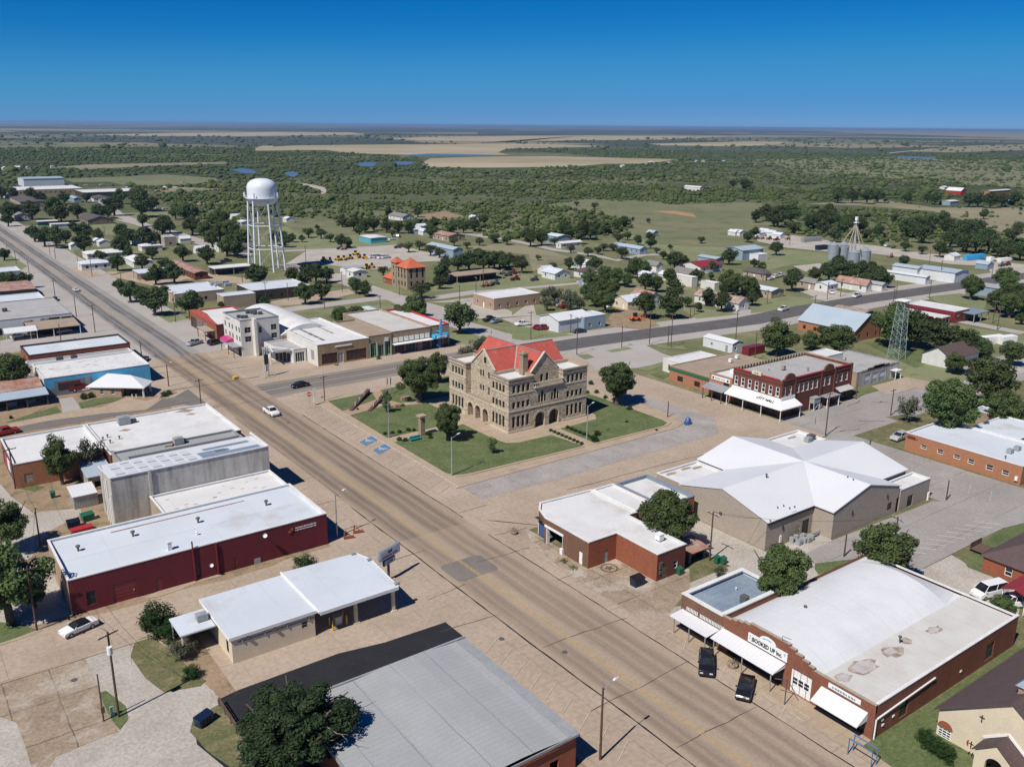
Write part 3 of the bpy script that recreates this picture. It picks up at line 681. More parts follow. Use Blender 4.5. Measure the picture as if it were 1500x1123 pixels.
# cross highway along the north of the square then off to the right
box_sheet('road',77.3,207,150,220,'hwy_tracks',3)
hwyL=[G(*tG(420,404)),G(*tG(600,376)),G(*tG(1000,322)),G(*tG(1480,262)),G(*tH(270,203)),G(*tH(600,147)),G(*tD(1150,966)),G(1497,404),G(1640,392),G(1900,370)]
road('road',[(150,213.5)]+hwyL,26,'road_light',1);road('road',[(150,213.5)]+hwyL,11.5,'hwy_dark',5)
# grey asphalt apron along the south kerb of the lawn and round the corner
sheet('parking_lot',[(84.5,124.8),(100,124.2),(149,124.4),(156,132),(156,152),(151,165),(146,168),(146,137),(84.5,135)],'concrete_grey',4)
sheet('asphalt_patch',rpoly(64.5,101,72,107,1),'asphalt_patch',5)
# dark freshly paved drive behind the grey roofed building
sheet('driveway',[(57.0,88),(56.9,92.8),(47.7,93.2),(41.6,94.4),(28.4,94.3),(24,93.6),(20,92.5),(18,85),(20,70),(33,70),(34,81),(53.5,82)],'asphalt_new',4)
# parking in front of the hall and right of it
lot=Gs(tL,[(270,730),(450,640),(1000,425),(1200,440),(1520,430),(1520,540),(1380,575),(890,822),(600,740),(350,768)])
sheet('parking_lot',lot,'asphalt_grey',5)
box_sheet('street',153.5,40,172.5,109,'asphalt_grey',2)
sheet('street',[G(1380,700),G(1500,745),G(1560,800),G(1600,640),G(1500,715),G(1326,665)],'asphalt_grey',1)
# alley behind the brick L building: pale gravel
sheet('gravel_lot',[(89,76),(118,76),(128,72),(126,62),(117,62),(84,76),(80,80)],'gravel_white',2)
sheet('pavement',[(83.4,109.5),(80.8,104),(79.5,93),(79.6,79),(84,76.5),(92,80),(96,84),(90,94),(84,100),(84,109.5)],'concrete_worn',3)
sheet('pavement',[(77.6,74),(83,74),(83,40),(79.5,40),(80.4,60),(80.6,73)],'concrete_pale',3)
# lower left: broken old floor slab, pale drive, dirt
sheet('dirt_patch',[G(0,1000),G(0,1123),G(-150,1240),G(250,1240),G(420,1123),G(300,1000),G(200,905),G(0,960)],'gravel_white',1)
sheet('concrete_slab',[G(*tM(0,660)),G(*tM(460,520)),G(*tM(545,700)),G(*tM(650,930)),G(*tM(560,960)),G(*tM(300,1070)),G(*tM(160,1300)),G(-90,1200),G(-60,1020)],'concrete_worn',3)
sheet('gravel_lot',[G(*tM(0,850)),G(*tM(90,880)),G(*tM(140,1010)),G(*tM(180,1150)),G(*tM(0,1250)),G(-40,1120)],'gravel_white',4)
sheet('driveway',[G(*tM(480,512)),G(*tM(715,440)),G(*tM(720,560)),G(*tM(820,680)),G(*tM(900,718)),G(*tM(1130,680)),G(*tM(1180,715)),G(*tM(1200,790)),G(*tM(1060,870)),G(*tM(1080,1000)),G(*tM(1230,1123)),G(*tM(700,1200)),G(*tM(560,980)),G(*tM(650,930)),G(*tM(700,870)),G(*tM(650,760)),G(*tM(560,690))],'gravel_white',4)
sheet('grass_verge',[G(*tM(540,720)),G(*tM(580,705)),G(*tM(640,750)),G(*tM(690,790)),G(*tM(705,860)),G(*tM(655,920)),G(*tM(610,860))],'lawn',5)
sheet('grass_verge',[G(*tM(740,435)),G(*tM(820,400)),G(*tM(960,500)),G(*tM(1050,600)),G(*tM(1130,650)),G(*tM(1100,680)),G(*tM(980,700)),G(*tM(900,715)),G(*tM(800,640)),G(*tM(715,520))],'weeds',5)
sheet('dirt_patch',[G(*tM(1060,860)),G(*tM(1200,780)),G(*tM(1350,960)),G(*tM(1400,1123)),G(*tM(1260,1123)),G(*tM(1140,1040)),G(*tM(1040,930))],'weeds',5)
sheet('lawn',[G(*tM(-200,470)),G(*tM(0,450)),G(*tM(110,415)),G(*tM(220,380)),G(*tM(120,340)),G(*tM(0,330)),G(*tM(-200,330))],'lawn',5)
sheet('pavement',[G(*tM(0,460)),G(*tM(120,420)),G(*tM(235,375)),G(*tM(210,370)),G(*tM(110,410)),G(*tM(0,446))],'concrete_pale',6)
sheet('dirt_patch',[G(*tI(280,760)),G(*tI(330,860)),G(*tI(390,1050)),G(*tI(230,1100)),G(*tI(0,1130)),G(*tI(-250,1130)),G(*tI(-250,800)),G(*tI(180,790))],'gravel_white',3)
sheet('dirt_patch',[G(*tM(385,325)),G(*tM(760,230)),G(*tM(900,170)),G(*tM(1230,100)),G(*tM(1497,20)),G(*tN(470,-120)),G(*tI(1497,700)),G(*tI(400,1010))],'dirt',3)
# alley west of the maroon store
sheet('alley',[G(*tI(0,330)),G(*tI(60,400)),G(*tI(180,490)),G(*tI(470,460)),G(*tI(470,520)),G(*tI(330,590)),G(*tI(230,640)),G(*tI(170,740)),G(*tI(-60,800)),G(*tI(-60,330))],'gravel_white',3)
sheet('dirt_patch',[G(*tI(30,350)),G(*tI(230,330)),G(*tI(450,280)),G(*tI(600,300)),G(*tI(620,560)),G(*tI(300,650)),G(*tI(250,600)),G(*tI(450,500)),G(*tI(440,465)),G(*tI(200,470))],'dirt',4)
sheet('grass_verge',[G(*tI(110,360)),G(*tI(180,335)),G(*tI(250,350)),G(*tI(190,375))],'lawn',5)
# upper left blocks
sheet('lawn',[G(*tE(20,450)),G(*tE(170,430)),G(*tE(330,425)),G(*tE(330,480)),G(*tE(0,500))],'weeds',4)
sheet('parking_lot',[G(*tE(0,370)),G(*tE(60,360)),G(*tE(330,330)),G(*tE(480,300)),G(*tE(560,330)),G(*tE(640,330)),G(*tE(330,385)),G(*tE(0,450))],'road_light',3)
sheet('pavement',[G(*tE(0,850)),G(*tE(60,825)),G(*tE(440,745)),G(*tE(560,735)),G(*tE(690,680)),G(*tE(800,700)),G(*tE(960,650)),G(*tE(890,690)),G(*tE(800,750)),G(*tE(560,770)),G(*tE(260,810)),G(*tE(60,850))],'concrete_pale',4)
slab('lawn',Gs(tE,[(430,712),(500,695),(575,680),(690,682),(620,705),(445,742)]),'lawn',0,.1)
slab('lawn',Gs(tE,[(60,810),(180,770),(310,730),(335,760),(200,790),(30,820)]),'lawn',0,.1)
sheet('driveway',Gs(tE,[(325,690),(400,680),(445,745),(345,765)]),'road_light',5)
slab('flower_bed',Gs(tE,[(870,690),(900,650),(960,645),(970,655),(900,685)]),'dirt',0,.12)
slab('rock_bed',Gs(tE,[(100,780),(140,750),(210,740),(250,735),(200,760),(140,790)]),'rock',0,.08)
# cottages, drives and lots of the north side
def lane(pxs,w,mname='road_light',layer=2,name='road'):return road(name,[G(*p)for p in pxs],w,mname,layer)
lane([tB(-200,1165),tB(370,1085),tB(770,1035),tB(1100,1030),tC(0,1000),tC(540,950)],8)
lane([tC(540,950),tC(800,905),tC(1100,882),tC(1250,900)],6)
lane([tB(490,905),tB(640,960),tB(860,1035),tF(1050,190),tF(1180,270),tF(1497,370)],10)
lane([tB(860,1035),tB(1060,1130),tG(110,230)],9)
lane([tB(640,960),tB(250,850)],8)
sheet('parking_lot',Gs(tB,[(150,1060),(420,1010),(600,985),(640,1010),(420,1060),(180,1085)]),'concrete_brown',3)
sheet('parking_lot',Gs(tB,[(240,860),(380,770),(560,760),(900,750),(1090,800),(1150,830),(900,840),(800,880),(640,870),(400,845)]),'gravel_white',2)
sheet('parking_lot',Gs(tB,[(1030,1060),(1300,1030),(1497,1110),(1497,1130)])+Gs(tG,[(300,150),(320,230),(0,250),(-120,160)]),'gravel_white',2)
lane([tB(180,780),tB(560,765),tB(900,745)],6)
lane([tA(560,500),tA(640,575),tA(800,640),tA(960,680),tA(1180,755),tA(1350,800)],9,layer=2)
lane([tA(60,650),tA(200,640),tA(640,605),tA(800,640)],6)
lane([tA(420,870),tA(520,920),tA(640,890)],8,'concrete_pale')
sheet('parking_lot',Gs(tA,[(600,915),(720,890),(1000,915),(1040,925),(870,975)]),'concrete_pale',3)
sheet('parking_lot',Gs(tA,[(1000,880),(1140,900),(1380,930),(1360,960),(1020,930)]),'concrete_pale',3)
lane([tC(0,685),tC(240,730),tC(430,772),tC(640,800),tC(760,828),tC(900,800),tC(1000,795)],6)
lane([tB(1230,680),tB(1380,705)],6)
sheet('gravel_lot',Gs(tD,[(20,700),(220,690),(420,720),(560,735),(700,750),(880,780),(1100,805),(1290,830),(1497,850),(1560,900),(1497,905),(1320,900),(1290,860),(1100,850),(900,820),(660,790),(420,780),(200,760),(40,725)]),'gravel_white',2)
sheet('driveway',Gs(tD,[(230,860),(380,845),(400,870),(300,890)]),'gravel_white',3)
sheet('parking_lot',Gs(tD,[(270,1000),(380,975),(560,1015),(640,1040),(430,1060)]),'gravel_white',3)
sheet('gravel_lot',[G(*tG(500,450)),G(*tG(700,405)),G(*tG(920,395)),G(*tG(1010,440)),G(*tG(1100,470)),G(*tG(880,520)),G(*tG(640,530)),G(*tG(600,480))],'road_light',3)
sheet('dirt_patch',Gs(tG,[(690,290),(720,240),(760,190),(900,210),(1000,290),(900,310)]),'dirt',3)
sheet('gravel_lot',Gs(tG,[(130,250),(330,230),(420,330),(330,335)]),'gravel_white',3)
lane([tH(650,240),tH(900,235),tH(1160,265),tH(1497,330)],6)
lane([tH(880,600),tH(1080,580),tH(1240,570),tH(1497,505),(1560,515)],9,layer=3)
sheet('driveway',Gs(tH,[(660,620),(850,570),(1000,600),(960,630),(740,665)]),'concrete_brown',4)
sheet('lawn',Gs(tH,[(890,480),(1200,530),(1240,580),(1000,610),(900,610),(820,560)]),'lawn_pale',3)
sheet('lawn',Gs(tH,[(620,380),(850,365),(1130,440),(900,520),(860,500)]),'lawn',3)
sheet('lawn',Gs(tH,[(740,790),(830,775),(960,800),(950,840),(840,820)]),'weeds',4)
sheet('lawn',Gs(tL,[(1290,640),(1440,545),(1560,540),(1700,700),(1497,900),(1400,870),(1190,790),(1160,740)]),'lawn',3)
sheet('dirt_patch',Gs(tL,[(880,830),(1100,720),(1200,780),(1380,870),(1500,900),(1460,1070),(1260,990)]),'gravel_white',2)
sheet('grass_verge',Gs(tL,[(350,800),(350,770),(540,725),(600,740),(480,790),(370,830)]),'lawn',4)
sheet('lawn',[G(*tP(610,1010)),G(*tP(680,960)),G(*tP(940,800)),G(*tP(1430,470)),G(*tP(1600,400)),G(*tP(1800,600)),G(*tP(1400,1300)),G(*tP(1100,1350))],'lawn',3)
for pts in(((180,780),(480,770),(860,770),(880,680),(520,690),(240,640)),):sheet('lawn',Gs(tB,pts),'lawn_pale',1)
sheet('lawn',Gs(tB,[(350,850),(700,880),(820,900),(900,1010),(760,990),(560,930),(480,900)]),'lawn_pale',1)
sheet('lawn',Gs(tB,[(1130,900),(1497,900),(1497,985),(1050,1000)])+[],'lawn_pale',2)
sheet('lawn',Gs(tC,[(200,900),(540,930),(540,950),(0,995),(-50,980)]),'lawn_pale',2)
sheet('lawn',Gs(tC,[(760,670),(1200,700),(1497,720),(1380,780),(1180,830),(1000,790),(930,760)]),'lawn_pale',1)
sheet('lawn',Gs(tF,[(400,210),(520,190),(820,170),(880,190),(640,250)]),'lawn_pale',3)
sheet('lawn',Gs(tF,[(1310,270),(1497,290),(1497,360)])+Gs(tG,[(250,370),(530,340),(300,300),(60,260),(0,260)]),'lawn_pale',3)
sheet('lawn',Gs(tF,[(1155,330),(1230,330),(1360,370),(1300,400),(1160,380)]),'lawn_pale',3)
sheet('lawn',Gs(tG,[(945,555),(1040,530),(1095,545),(1010,582)]),'lawn',4)
sheet('lawn',Gs(tG,[(1060,590),(1100,580),(1250,620),(1240,650),(1200,640)]),'lawn',4)
sheet('lawn',Gs(tG,[(870,525),(1040,480),(1050,500),(930,535)]),'lawn_pale',4)
sheet('lawn',Gs(tG,[(700,425),(820,405),(850,415),(740,435)]),'lawn_pale',5)
sheet('lawn',Gs(tG,[(540,450),(600,443),(640,460),(590,475)]),'lawn_pale',5)
sheet('lawn',Gs(tG,[(950,390),(1120,400),(1160,420),(1000,412)]),'lawn_pale',5)
sheet('lawn',Gs(tG,[(1130,180),(1380,215),(1440,225),(1200,250),(1120,200)]),'lawn_pale',3)
sheet('lawn',Gs(tH,[(0,165),(180,120),(400,150),(420,165),(100,210),(0,220)]),'lawn_pale',4)
sheet('lawn',Gs(tD,[(0,740),(200,770),(420,790),(420,850),(230,850),(100,880),(0,860)]),'lawn_pale',1)
sheet('lawn',Gs(tH,[(960,130),(1150,110),(1290,160),(1270,230),(1200,240)]),'lawn_pale',2)
sheet('lawn',Gs(tH,[(1080,280),(1497,340),(1497,420),(1300,380)]),'lawn_pale',2)
sheet('lawn',Gs(tH,[(0,400),(60,360),(280,430),(100,470),(0,460)]),'lawn_pale',2)
for pts in([(40,650),(200,655),(350,660),(150,700)],[(180,740),(400,735),(420,850),(330,850)],[(340,640),(640,615),(780,645),(600,690),(500,680)],[(640,570),(940,560),(940,600),(800,620)],[(300,820),(420,800),(500,860),(350,862)],[(540,950),(620,930),(640,985),(570,965)],[(180,745),(420,740),(400,790),(300,815)]):
 sheet('lawn',Gs(tA,pts),'lawn_pale',1)
sheet('lawn',Gs(tE,[(840,220),(930,205),(1030,250),(930,272)]),'lawn_pale',3)
sheet('lawn',Gs(tA,[(0,760),(60,800),(150,860),(110,885),(0,850)]),'lawn_pale',2)
# ---- far fields and ponds
FAR=[]
def farf(name,pts,mname,layer):FAR.append(sheet(name,pts,mname,layer))
farf('field',Gs(tB,[(85,212),(300,200),(620,196),(1497,190)])+Gs(tC,[(400,194),(740,204),(150,219),(110,238)])+Gs(tB,[(1490,252),(900,250),(600,242),(480,224),(90,228)]),'field_tan',20)
farf('field',Gs(tB,[(1050,270),(1300,262)])+Gs(tC,[(0,262),(380,258),(1080,276),(940,300),(700,300),(500,318),(0,322)])+Gs(tB,[(1497,325),(1050,318),(990,300)]),'field_tan',20)
farf('field',Gs(tB,[(780,162),(1100,150),(1497,147)])+Gs(tC,[(600,144),(1400,150),(1000,168),(500,172),(0,186)])+Gs(tB,[(1497,182),(1000,172)]),'field_tan',40)
farf('field',Gs(tC,[(940,190),(1497,178)])+Gs(tD,[(230,180),(120,197),(0,202)])+Gs(tC,[(1400,205),(1000,200)]),'field_tan',40)
farf('field',Gs(tC,[(170,222),(700,204),(1497,204)])+Gs(tD,[(400,214),(700,238),(720,258),(0,276)])+Gs(tC,[(1200,274),(700,262),(430,240)]),'field_burnt',25)
farf('field',Gs(tA,[(470,140),(1000,130),(1497,126)])+Gs(tB,[(600,128),(720,140),(0,150)])+Gs(tA,[(800,148)]),'field_tan',45)
farf('field',Gs(tA,[(300,318),(500,303),(1240,290),(1250,300),(900,310),(450,332),(300,330)]),'field_olive',15)
farf('field',Gs(tA,[(350,382),(600,372),(900,358),(1180,378),(1200,392),(1000,420),(700,420),(600,400),(400,402)]),'field_green',12)
farf('field',Gs(tA,[(0,100),(300,108),(800,112),(500,120),(0,118)]),'field_olive',40)
farf('field',Gs(tA,[(300,195),(560,190),(570,205),(380,212)]),'field_green',18)
farf('field',Gs(tA,[(1395,212),(1440,200),(1497,200),(1497,228),(1400,222)]),'field_tan',18)
farf('field',Gs(tA,[(840,425),(1100,430),(1260,440),(1000,455),(850,460)]),'field_olive',12)
farf('field',Gs(tA,[(980,515),(1300,500),(1345,510),(1000,530)]),'field_olive',12)
farf('field',Gs(tC,[(380,522),(600,495),(900,500),(1100,525),(1497,510)])+Gs(tD,[(60,520),(60,600),(200,680),(0,670)])+Gs(tC,[(1497,760),(1000,740),(820,680),(850,610),(600,560)]),'field_green',10)
farf('field',Gs(tD,[(300,520),(700,495),(1000,540),(1497,540),(1700,545),(1700,760),(1497,720),(1300,650),(1000,560),(600,530)]),'field_olive',10)
farf('field',Gs(tD,[(0,270),(700,262),(1000,270),(1497,280),(1900,290),(1900,440),(1497,430),(900,400),(300,350),(120,300)]),'field_mixed',14)
farf('field',Gs(tD,[(860,232),(1200,200),(1497,194),(1900,196),(1900,235),(1497,225),(1100,238)]),'field_olive',22)
farf('field',Gs(tB,[(230,620),(500,600),(560,640),(820,660),(600,690),(320,680)]),'field_green',10)
farf('field',Gs(tB,[(930,590),(1130,560),(1240,590),(1060,612)]),'dirt',11)
farf('field',Gs(tB,[(1220,755),(1497,735)])+Gs(tC,[(200,740),(400,780),(560,830),(300,890),(280,800),(0,770)]),'field_olive',9)
for pts in([(1170,102),(1497,104)],):pass
farf('field',Gs(tA,[(0,66),(1497,72)])+Gs(tB,[(1497,86)])+Gs(tC,[(700,92),(600,98)])+Gs(tB,[(700,92),(0,86)])+Gs(tA,[(0,80)]),'field_olive',60)
farf('field',Gs(tD,[(200,104),(700,108),(1497,112),(1900,114),(1900,165),(1497,160),(700,135),(500,125)]),'field_olive',50)
farf('field',Gs(tA,[(0,100),(1497,104)])+Gs(tB,[(1497,110),(1497,122),(750,128),(600,124),(0,118)])+Gs(tA,[(800,112),(0,106)]),'field_dark',45)
farf('field',Gs(tC,[(0,118),(1497,112)])+Gs(tD,[(160,116),(500,128),(0,134)])+Gs(tC,[(1497,128),(600,138),(0,142)]),'field_dark',45)
farf('field',Gs(tA,[(300,150),(900,150),(1497,152)])+Gs(tB,[(700,152),(1000,182),(300,190),(60,205)])+Gs(tA,[(1390,200),(900,190),(560,170)]),'field_dark',28)
for pts,t in(([(1262,330),(1330,325),(1390,335),(1415,355),(1330,352)],tA),([(248,350),(290,342),(330,352),(310,372),(270,370)],tB),([(645,298),(700,292),(755,294),(740,316),(670,314)],tB),([(825,292),(900,286),(970,292),(930,306),(840,308)],tB),([(880,252),(1050,244),(1250,248),(1440,252),(1300,258),(1000,258)],tB),([(760,262),(840,258),(1020,266),(1000,274),(880,270)],tD),([(520,410),(560,404),(605,410),(580,424),(540,420)],tB),([(250,600),(300,590),(400,585),(380,600),(270,612)],tD),([(760,650),(795,650),(795,660),(765,662)],tD)):
 P=Gs(t,pts);b=MB()
 if sum(Vector(P[i-1]).cross(Vector(P[i]))for i in range(len(P)))<0:P.reverse()
 b.poly(P,.3);struct(b.build('pond','water'))
for pts,t in(([(300,405),(380,410),(470,430),(485,455),(455,468),(440,440),(380,425)],tB),([(610,312),(650,292),(640,310)],tB),([(1080,558),(1180,575),(1200,595),(1060,575),(950,560)],tC),([(680,405),(780,412),(700,418)],tD)):
 farf('dirt_patch',Gs(t,pts),'dirt_orange' if t is not tB else 'gravel_white',16)
lane([tD(720,245),tD(850,232),tD(1100,210)],14,'gravel_white',28)
lane([tD(1100,592),tD(1497,640)],5,'dirt',14)
# ---- courthouse square: lawns, walks, kerbs, markings
slab('sidewalk',[(84.2,131.8)]+[(84.2,198.6),(121,200.2),(148.2,200.2),(149.4,150),(149.2,138.5),(147.2,134),(144,132.6)],'concrete_pale',0,.12)
lawnW=[(86.5,183),(86.2,164.5),(106.3,164.5),(106.3,184),(101,184)]
slab('lawn',[(87.0,195.8),(86.5,186.6),(97.5,190.5),(99.5,196.6)],'lawn',.1,.2)
slab('lawn',[(86.5,182.6),(86.2,163.6),(103.5,164.2),(106.4,167),(106.4,180.5),(100,182.3),(96.5,184.5)],'lawn',.1,.2)
slab('lawn',[(102,196.8),(99.5,188.5),(101,184.6),(106.4,183),(132,183),(144,184),(144,198),(118.5,198.4)],'lawn',.1,.2)
slab('lawn',[(86.1,160.3),(85.9,139.2),(86.8,137.2),(89,136.4),(91.7,136.3),(118.2,135.4),(116.8,144.6),(108,144.8),(105.6,146.2),(104.9,150),(104.8,162)],'lawn',.1,.2)
slab('lawn',[(121.4,135.5),(142.2,135.1),(144.2,136),(144.8,138),(144.6,160),(143.5,178),(134.5,178),(134.6,150.2),(132.5,147.4),(121.3,146.8)],'lawn',.1,.2)
slab('sidewalk',[(106.4,147),(118.8,146.6),(121.4,147),(131.8,149.5),(133.8,151),(133.8,179),(132,182.8),(106.4,182.8),(105.2,164),(105,150)],'concrete_pale',.12,.17)
# kerbs
def kerb(pts,w=.35,h=.24,m='concrete_pale'):
 L_,R_=ribbon(pts,w);b=MB()
 for i in range(len(L_)-1):b.prism([R_[i],R_[i+1],L_[i+1],L_[i]],0,h)
 return struct(b.build('kerb',m))
kerb([(84.2,131.7),(84.2,198.8)],.3,.16,'road_white');kerb([(85.4,138),(86.4,136.2),(89,135.6),(118,134.7)],.3,.26);kerb([(121.3,134.7),(142.4,134.4),(144.9,135.4),(145.7,138),(145.5,160)],.3,.26)
kerb([(83.5,131.6),(144,132.4),(147.3,133.8),(149.4,138.4),(149.6,150),(148.4,200)],.3,.16)
kerb([(5,112.2),(28,112.2)],.3,.15)
# retaining ramp of the memorial walk
def marks(name,segs,w,mname,layer=6):
 b=MB();z=lz(layer)
 for p,q in segs:
  p,q=Vector(p),Vector(q);d=(q-p).normalized();n=Vector((-d.y,d.x))*w/2
  b.quad((*(p-n),z),(*(q-n),z),(*(q+n),z),(*(p+n),z))
 return struct(b.build(name,mname))
for dx in(-.17,.17):marks('centre_line',[((68.25+dx,5),(68.25+dx,196))],.16,'road_yellow')
for dx in(-.17,.17):marks('centre_line',[((68.4+dx,196+i),(68.4+dx,196+i+(60 if i else 16)))for i in(0,22)]+[((68.6+dx,290),(68.6+dx,2500))],.2,'road_yellow')
for y in[133.6+3.18*i for i in range(19)]:
 if 154<y<166:continue
 marks('parking_line',[((79.0,y-2.4),(83.1,y-.3))],.12,'road_white')
marks('parking_line',[((79.6,166.4),(83.3,168.6)),((79.7,161.6),(83.6,163.6)),((80,160.8),(83.6,162.4)),((79.6,155.4),(83.3,157.2))],.12,'road_white')
for(a,b_)in(((80.1,162.1),(83.2,167.2)),((80.1,156.0),(83.2,160.2))):
 x0,y0=a;x1,y1=b_;pts=[(x0,y0),(84.0,y0+2.0),(84.0,y0+4.9),(x0,y0+2.8)];x1=84.0;y1=y0+4.9
 sheet('accessible_bay',pts,'road_blue',6);cx,cy=(x0+x1)/2,(y0+y1)/2
 mb=MB();z=LAY*7.5
 for i in range(14):
  t0,t1=2*pi*i/16+.5,2*pi*(i+1)/16+.5
  mb.quad((cx+.62*cos(t0),cy+.62*sin(t0),z),(cx+.62*cos(t1),cy+.62*sin(t1),z),(cx+.42*cos(t1),cy+.42*sin(t1),z),(cx+.42*cos(t0),cy+.42*sin(t0),z))
 mb.quad((cx-.1,cy,z),(cx+.14,cy,z),(cx+.14,cy+.95,z),(cx-.1,cy+.95,z));mb.poly([(cx+.2*cos(t*pi/4),cy+1.15+.2*sin(t*pi/4))for t in range(8)],z)
 mb.quad((cx+.1,cy-.02,z),(cx+.75,cy-.02,z),(cx+.75,cy-.2,z),(cx+.1,cy-.2,z));mb.quad((cx+.6,cy-.2,z),(cx+.8,cy-.2,z),(cx+1.0,cy-.75,z),(cx+.8,cy-.75,z))
 struct(mb.build('wheelchair_symbol','road_white_fresh'))
for i in range(19):x=89+3.0*i;marks('parking_line',[((x,125.8),(x+1.6,131.2))],.09,'road_white_faint')
for i in range(8):y=139+3.0*i;marks('parking_line',[((146+3.9,y),(146+8.5,y+1.6))],.12,'road_white')
for i in range(9):y=128+4.9*i;marks('parking_line',[((160.5,y-1.2),(165.0,y))],.12,'road_white')
for p in((78.4,72.4,80.6,73.4),(78.6,68.9,80.6,70.2),(77.9,65.6,80.6,67.3),(77.6,61.8,80.4,63.2),(77.5,56.2,80.3,57.4),(77.4,52.6,80.3,53.8)):
 marks('parking_line',[((p[0],p[1]),(p[2],p[3]))],.13,'road_white')
marks('parking_line',[((80.55,72.0),(80.6,73.4)),((80.4,62.2),(80.5,59.4)),((79.4,52.6),(79.4,50.6)),((80.4,52.6),(80.4,50.6))],.2,'road_white')
for y in(83.5,80.3,77.1,73.9,71.1,67.8,64.6,61.4,58.2):marks('parking_line',[((57.3,y),(60.4,y+1.8))],.12,'road_white')
for i in range(7):marks('parking_line',[((56.2,126+3.3*i),(60.5,128.2+3.3*i))],.11,'road_white')
for i in range(9):marks('parking_line',[((167.4-6.5,98-4*i+4),(172.3-6.5,100-4*i+4))],.11,'road_white')
for i in range(9):marks('parking_line',[((92+5*i,221),(94.5+5*i,226))],.1,'road_white')
P0,P1=Vector(G(*tL(1000,720))),Vector(G(*tL(1400,560)))
for i in range(9):
 q=P0.lerp(P1,i/8);marks('parking_line',[((q.x-3.2,q.y+4.2),(q.x-.6,q.y+.8))],.12,'road_white_fresh')
 # sealed cracks: long irregular tar lines
M['crack']=mat('dark_filled_crack',(.085,.068,.055),(.05,.042,.036),1,.9)
def crack(p,q,w=.16,amp=.25,layer=5):
 r2=random.Random(int(p[0]*31+p[1]*17));p,q=Vector(p),Vector(q);n=max(4,int((q-p).length/1.6));d=(q-p).normalized();nn=Vector((-d.y,d.x))
 pts=[];off=0
 for i in range(n+1):
  off=off*.7+r2.uniform(-amp,amp)*.5;pts.append(p.lerp(q,i/n)+nn*off)
 L_,R_=ribbon(pts,[w*r2.uniform(.5,1.5)for _ in pts]);b=MB();z=lz(layer)
 for i in range(n):b.quad((*R_[i],z),(*R_[i+1],z),(*L_[i+1],z),(*L_[i],z))
 struct(b.build('tar_seam','crack' if layer==5 else 'asphalt_new'))
crack((77.3,30),(77.3,112),.13,.1,6);crack((77.4,120),(77.6,190),.16,.1,6);crack((63.4,20),(63.4,135),.18,.12,6);crack((63.8,140),(64,196),.1,.1,6)
sheet('sidewalk',Gs(tI,[(780,960),(860,925),(990,870),(1060,838),(1200,822),(1215,838),(1090,868),(990,912),(870,952)]),'concrete_pale',7)
for y,x0,x1 in((113.2,54.5,65.5),(91,55,64),(99.5,58,65),(80,64,78),(66.5,60,77.5),(56,64,77),(128,55,63),(122,78,84),(105,70,80),(93,77,80),(111,78,84),(140,55,64),(152,56,64)):crack((x0,y),(x1,y+rnd.uniform(-1,1)),.085,.35)
crack((86.5,109.7),(80.4,116.5),.14,.1,6);crack((100,119),(140,117),.1,.2);
for k in range(16):
 x,y=rnd.uniform(172,260),rnd.uniform(107,121);crack((x,y),(x+rnd.uniform(-9,9),y+rnd.uniform(-5,5)),.14,.6)
for k in range(8):
 y=200+rnd.uniform(0,60);crack((56,y),(82,y+rnd.uniform(-1,1)),.14,.3)
for(x,y)in((65.7,77.6),(72.6,186),(61.5,193),(12.6,107.9),(60.8,84.9)):
 b=MB();b.cyl((x,y,LAY*7-.001),(x,y,LAY*7+.012),.38,.38,14);struct(b.build('manhole_cover','steel_dark'))
 # ================================================================ COURTHOUSE
def arch_wall(mb,p0,p1,z0,z1,arches,mi=0,depth=1.2,seg=10):
 """wall strip with round-headed openings: arches [(u0,u1,spring z)]"""
 p0,p1=Vector(p0),Vector(p1);L=(p1-p0).length;u=(p1-p0)/L;inn=Vector((-u.y,u.x))
 P=lambda a,z,d=0:(p0.x+u.x*a+inn.x*d,p0.y+u.y*a+inn.y*d,z)
 cur=0
 for a,b,sp in arches:
  if a>cur:mb.quad(P(cur,z0),P(a,z0),P(a,z1),P(cur,z1),mi)
  r=(b-a)/2;c=(a+b)/2;pts=[(c-r*cos(pi*i/seg),sp+r*sin(pi*i/seg))for i in range(seg+1)]
  for i in range(seg):
   (x0,h0),(x1,h1)=pts[i],pts[i+1];mb.quad(P(x0,h0),P(x1,h1),P(x1,z1),P(x0,z1),mi)
   mb.quad(P(x0,h0),P(x0,h0,depth),P(x1,h1,depth),P(x1,h1),mi)
  mb.quad(P(a,z0),P(a,sp),P(a,sp,depth),P(a,z0,depth),mi);mb.quad(P(b,sp),P(b,z0),P(b,z0,depth),P(b,sp,depth),mi)
  cur=b
 if cur<L:mb.quad(P(cur,z0),P(L,z0),P(L,z1),P(cur,z1),mi)
